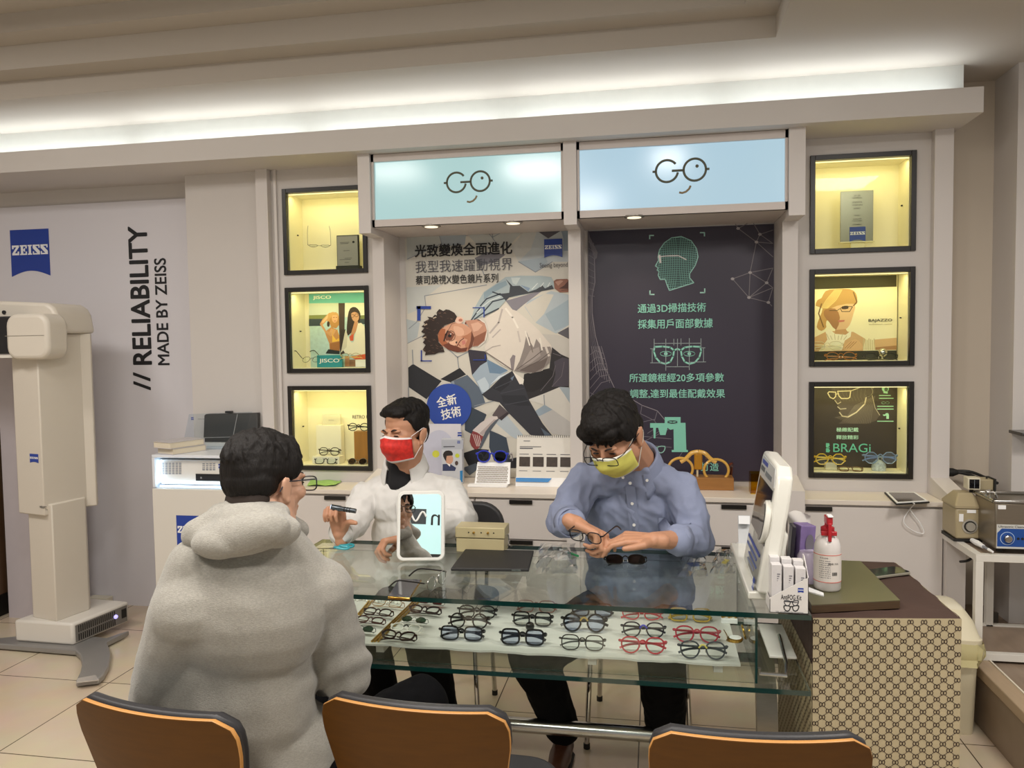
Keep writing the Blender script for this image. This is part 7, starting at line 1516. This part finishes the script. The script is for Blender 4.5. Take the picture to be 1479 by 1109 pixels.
# ---------------------------------------------------- seated customer in the grey hoodie, from behind
HD = mat('hoodie_grey', '98948b', .95, var=.34, scale=170, stretch=(1,1,2.6), bump=.45, bscale=300, sheen=.3)
t = PC = thing('person', 'person in grey hoodie and glasses seated with back to the viewer', 'person', (-.86, 1.62, 0))
h = Head(P(386,703,1.63), M3(161, 8, 5), .915)
b_ = MB(); h.skull(b_); nk = P(388,758,1.60); b_.cap(h.w((0,.03,-.045)), nk, .056, .062)
shL, shR = P(277,880,1.50), P(457,856,1.66); pel = Vector((-.90,1.62,.50))
b_.cap(nk, (-.89,1.60,.9), .055, .07); b_.ell((-.89,1.60,.86), (.10,.06,.17)); b_.cap((-.89,1.60,.84), pel, .08, .10)
elL, elR = P(232,1005,1.54), P(496,966,1.72); wrR = P(466,974,1.84); wrL = Vector((-.92,1.84,.66))
for a, c_, d_ in ((shR, elR, wrR), (shL, elL, wrL)): b_.cap(a, c_, .046, .038); b_.cap(c_, d_, .038, .027)
hand(b_, wrR, (-.90,.35,-.15), (-.2,.2,-1), (.2,.9,.1), ((25,30,20),)*4, thumb((.8,.3,.5),(.9,.3,.2),(1,.2,0)), 1.0)
hand(b_, wrL, (.85,.45,-.1), (.1,.1,-1), (-.3,.9,.1), ((25,30,20),)*4, thumb((.8,.3,.5),(.9,.3,.2),(1,.2,0)), 1.0)
KN = [Vector((-.98,2.02,.50)), Vector((-.66,2.06,.505))]
for g, kn in zip((-1, 1), KN): b_.cap(pel+Vector((g*.09,.03,-.02)), kn, .075, .055); b_.cap(kn, (kn.x-.02, kn.y+.0, .10), .05, .032); b_.cap((kn.x-.02, kn.y, .06), (kn.x, kn.y+.08, .045), .022, .018)
b_.bake('body', SKIN2, t, .0042, 3, .5)
tc_ = P(345,900,1.59); m = MB(); m.ell(P(355,880,1.585), (.185,.145,.17)); m.ell(P(335,985,1.61), (.20,.150,.22)); m.ell(P(322,1050,1.635), (.225,.16,.14)); m.cap(P(300,1085,1.59), P(410,1085,1.66), .14, .13)
for q, r_ in ((shL, .070), (shR, .070)): m.cap(nk+Vector((0,-.005,-.045)), q, .074, r_)
m.cap(shL, shR, .085, .085); m.cap(P(279,814,1.52), P(258,887,1.50), .054, .064); m.cap(P(258,887,1.50), P(235,985,1.53), .064, .066)
for a, c_, d_, q_, r_ in ((shR, elR, wrR, .80, .054), (shL, elL, wrL, .9, .056)):
    m.cap(a, c_, .076, .068); m.cap(c_, c_.lerp(d_, q_), .066, r_)
FO = folds(.003, 6, .001, 16, .6, .005, 2)
def hoodfold(co, n):
    v = FO(co, n); z = co.z; w_ = max(0, min(1, (.82-z)/.2)); d_ = co.x*.9+z*1.0
    v += w_*.010*(.4-abs(NZ.noise(Vector((d_*7, (co.x-z)*2.2, 3.3)))))
    e_ = (co-elR).length; v += .012*max(0, 1-e_/.17)*math.sin((co.z*1.0-co.x*.55+co.y*.3)*95)*.55
    return v
m.bake('hoodie', HD, t, .006, 12, .5, hoodfold)
# the hood lying on the shoulders: thick draped cloth around the neck with a soft point at the back
m = MB(); rb = Matrix.Rotation(R(-12), 3, 'Y')
m.ell(P(348,771,1.50), (.112,.052,.046), rb); m.ell(P(362,750,1.535), (.088,.06,.040)); m.ell(P(314,784,1.475), (.060,.034,.032)); m.ell(P(395,765,1.53), (.060,.045,.036))
m.cap(P(372,742,1.55), P(430,764,1.665), .034, .026); m.cap(P(340,742,1.56), P(285,772,1.52), .036, .034); m.cap(P(345,738,1.57), P(400,742,1.57), .030, .028); m.cap(P(430,766,1.665), P(405,778,1.76), .026, .028); m.cap(P(320,748,1.58), P(345,770,1.72), .034, .03)
m.bake('hood', HD, t, .005, 6, .5, folds(.003, 9, .001, 20, .8, .008, 5))
hairmesh(h, t, [((0,.024,.060), (.085,.098,.082)), ((0,.056,.016), (.078,.062,.056)), ((0,.040,.045),(.083,.080,.062)), ((-.0,-.03,.094), (.06,.055,.036)), ((.068,.0,.052),(.020,.05,.04)), ((-.068,.0,.052),(.020,.05,.04)), ((0,.075,.045),(.070,.044,.062))], 24, 5)
m = MB(); h.ell(m, (0,.062,-.032), (.063,.044,.044)); m.bake('short_nape_hair', mat('nape_hair', '2c2019', .8, var=.3, scale=200), t, .005, 3)
worn(h, t, '23222c', .050, .036, -.002, -.008); eyes(h, t, .3)
TB = MB(); TB.ell(pel+Vector((0,.03,-.02)), (.19,.16,.10))
for g, kn in zip((-1, 1), KN): TB.cap(pel+Vector((g*.09,.04,-.01)), kn, .105, .088); TB.cap(kn, (kn.x-.02, kn.y, .13), .088, .066); shoe(t, (kn.x-.02, kn.y-.02, 0), (kn.x, kn.y+.14, 0), mat('shoe_black', '1b191a'), SOLE)
TB.bake('trousers', BLACKC, t, .009, 6, .5, folds(.004, 10, .002, 24, .5, .010, 3))
# ------------------------------------------------------------------ chairs
OAK = mat('chair_plywood_shaded', '593607', .5, var=.25, scale=9, stretch=(1.2,6,9), spec=.25); PLYE = mat('plywood_edge', 'c08a4c', .4, var=.12, scale=50, stretch=(1,1,20)); LEA = mat('chair_leather', '2b2a2c', .5, var=.1, scale=40, bump=.08, bscale=300); CHR = mat('chrome', 'c9c7c4', .08, metal=1.)  # shade of the backs is put into the dark plywood colour; edges stay light
def backgrid(w0, w1, z0, z1, y_of, r_, off, th):
    pass
def chair(loc, rz, label):
    t = thing('dining_chair', label, 'chair', loc, R(rz), 'bentwood chairs in front of the showcase')
    def bp(u, v, off):  # u -1..1 across, v 0..1 up the back
        hw = .155+.045*min(1, v*1.3); x = u*hw; return Vector((x, -.030*(1-u*u)*1.0-.075*(v-.5)+off, .47+.335*v))
    def shell(off0, off1, inset, top, name, m_, bev):
        n, k = 22, 16; A_, B_ = [], []
        for j in range(k+1):
            for i in range(n+1):
                u, v = (i/n*2-1), j/k*top; v0 = .85
                if v > v0*top: lim = 1-.20*(1-math.sqrt(max(0, 1-((v/top-v0)/(1-v0))**2)))
                else: lim = 1
                u *= lim*(1-inset); A_.append(bp(u, v, off0)); B_.append(bp(u, v, off1))
        m = MB(); N2 = len(A_); W_ = n+1; fs = []
        for j in range(k):
            for i in range(n): a = j*W_+i; fs.append((a, a+1, a+W_+1, a+W_)); fs.append((N2+a+W_, N2+a+W_+1, N2+a+1, N2+a))
        rim_ = [i for i in range(W_)]+[j*W_+n for j in range(1, k+1)]+[k*W_+i for i in range(n-1, -1, -1)]+[j*W_ for j in range(k-1, 0, -1)]
        fe = len(fs)
        for a, b_ in zip(rim_, rim_[1:]+rim_[:1]): fs.append((b_, a, N2+a, N2+b_))
        m.add(A_+B_, fs); m.mi = [0]*fe+[1]*(len(fs)-fe); return m.build(name, m_, t, local=True, smooth=40, bevel=bev)
    shell(0, .012, 0, 1.0, 'backrest', [OAK, PLYE], .0025); shell(.0125, .040, .015, 1.012, 'back_cushion', [LEA, LEA], .010)
    m = MB(); m.rbox(-.225,.225,.02,.46,.405,.455,.09,6); m.build('seat', LEA, t, local=True, bevel=.014, seg=3); m = MB(); m.rbox(-.20,.20,.03,.43,.392,.404,.08,6); m.build('seat_shell', OAK, t, local=True)
    m = MB(); m.tube([(0,-.02,.50),(0,.02,.42),(0,.08,.398)], [.03,.03,.03], 10, flat=(1,.35)); m.build('back_bracket', CHR, t, local=True)
    for sx_ in (-1, 1):
        for y0_, y1_ in ((.06,.0), (.42,.46)): m = MB(); m.tube([(sx_*.15,y0_,.392),(sx_*.19,y1_,.0)], .011, 10); m.build('leg', CHR, t, local=True)
    return t
chair((-.992, 1.405, 0), -8, 'wooden backed chair under the person in the grey hoodie'); chair((-.482, 1.50, 0), -3, 'empty wooden backed chair in the middle, right of the hoodie'); chair((.182, 1.48, 0), 4, 'empty wooden backed chair at the right, below the red glasses')
def stool(loc, rz, label, back):
    t = thing('office_chair', label, 'chair', loc, R(rz), None); m = MB(); m.rbox(-.21,.21,-.20,.22,.43,.48,.10,6); m.build('seat', LEA, t, local=True, bevel=.015, seg=3)
    for x, y in ((-.19,-.20),(.19,-.20),(-.17,.20),(.17,.20)):
        m = MB(); m.tube([(x*.9,y*.9,.43),(x,y,.015)], .0105, 12); l_ = m.build('leg', CHR, t, local=True); m = MB(); m.tube([(x,y,.02),(x,y,.0)], .0125, 12); m.build('leg_tip', FT, l_, local=True)
    if back:
        m = MB(); m.rbox(-.22,.22,.20,.235,.58,.84,.10,7,'y'); m.build('backrest', LEA, t, local=True, bevel=.012, seg=3)
        for x in (-.14,.14): m = MB(); m.tube([(x,.20,.44),(x,.235,.62)], .010, 8); m.build('back_post', CHR, t, local=True)
    return t
stool((-.862, 3.05, 0), 0, 'black padded chair under the person in the white shirt', True); stool((-.07, 3.06, 0), 0, 'black padded stool under the person in the blue shirt', False)
# ------------------------------------------------------------------ the lit screen beside the viewer that the table mirror shows
t = thing('display_screen', 'lit screen with a wave logo, seen only in the table mirror', 'screen', (-.46, -.26, 0))
MB().box(-.88,-.04,-.28,-.25,1.40,2.02).build('housing', FT, t, bevel=.004); MB().box(-.86,-.06,-.2495,-.248,1.44,1.98).build('screen', glow('screen_lit', 'b2d8da', .52), t, smooth=0)
text3('in', (-.535,-.2465,1.70), (-1,0,0), (0,0,1), INK, t, w=.10, h=.11); m = MB(); m.box(-.73,-.62,-.2475,-.2465,1.65,1.76); lg = m.build('logo', mat('logo_slate', '343a40', .5), t, smooth=0)
m = MB(); m.tube([(-.62-.11*u, -.2455, 1.705+.035*math.sin(u*7)) for u in [i/12 for i in range(13)]], .007, 6); m.build('logo_wave', EWH, lg)
MB().tube([(-.46,-.27,.02),(-.46,-.27,1.41)], .02, 12).build('pole', FT, t); MB().lathe([(.18,0),(.17,.02)], (-.46,-.27,0), 24).build('base', FT, t)
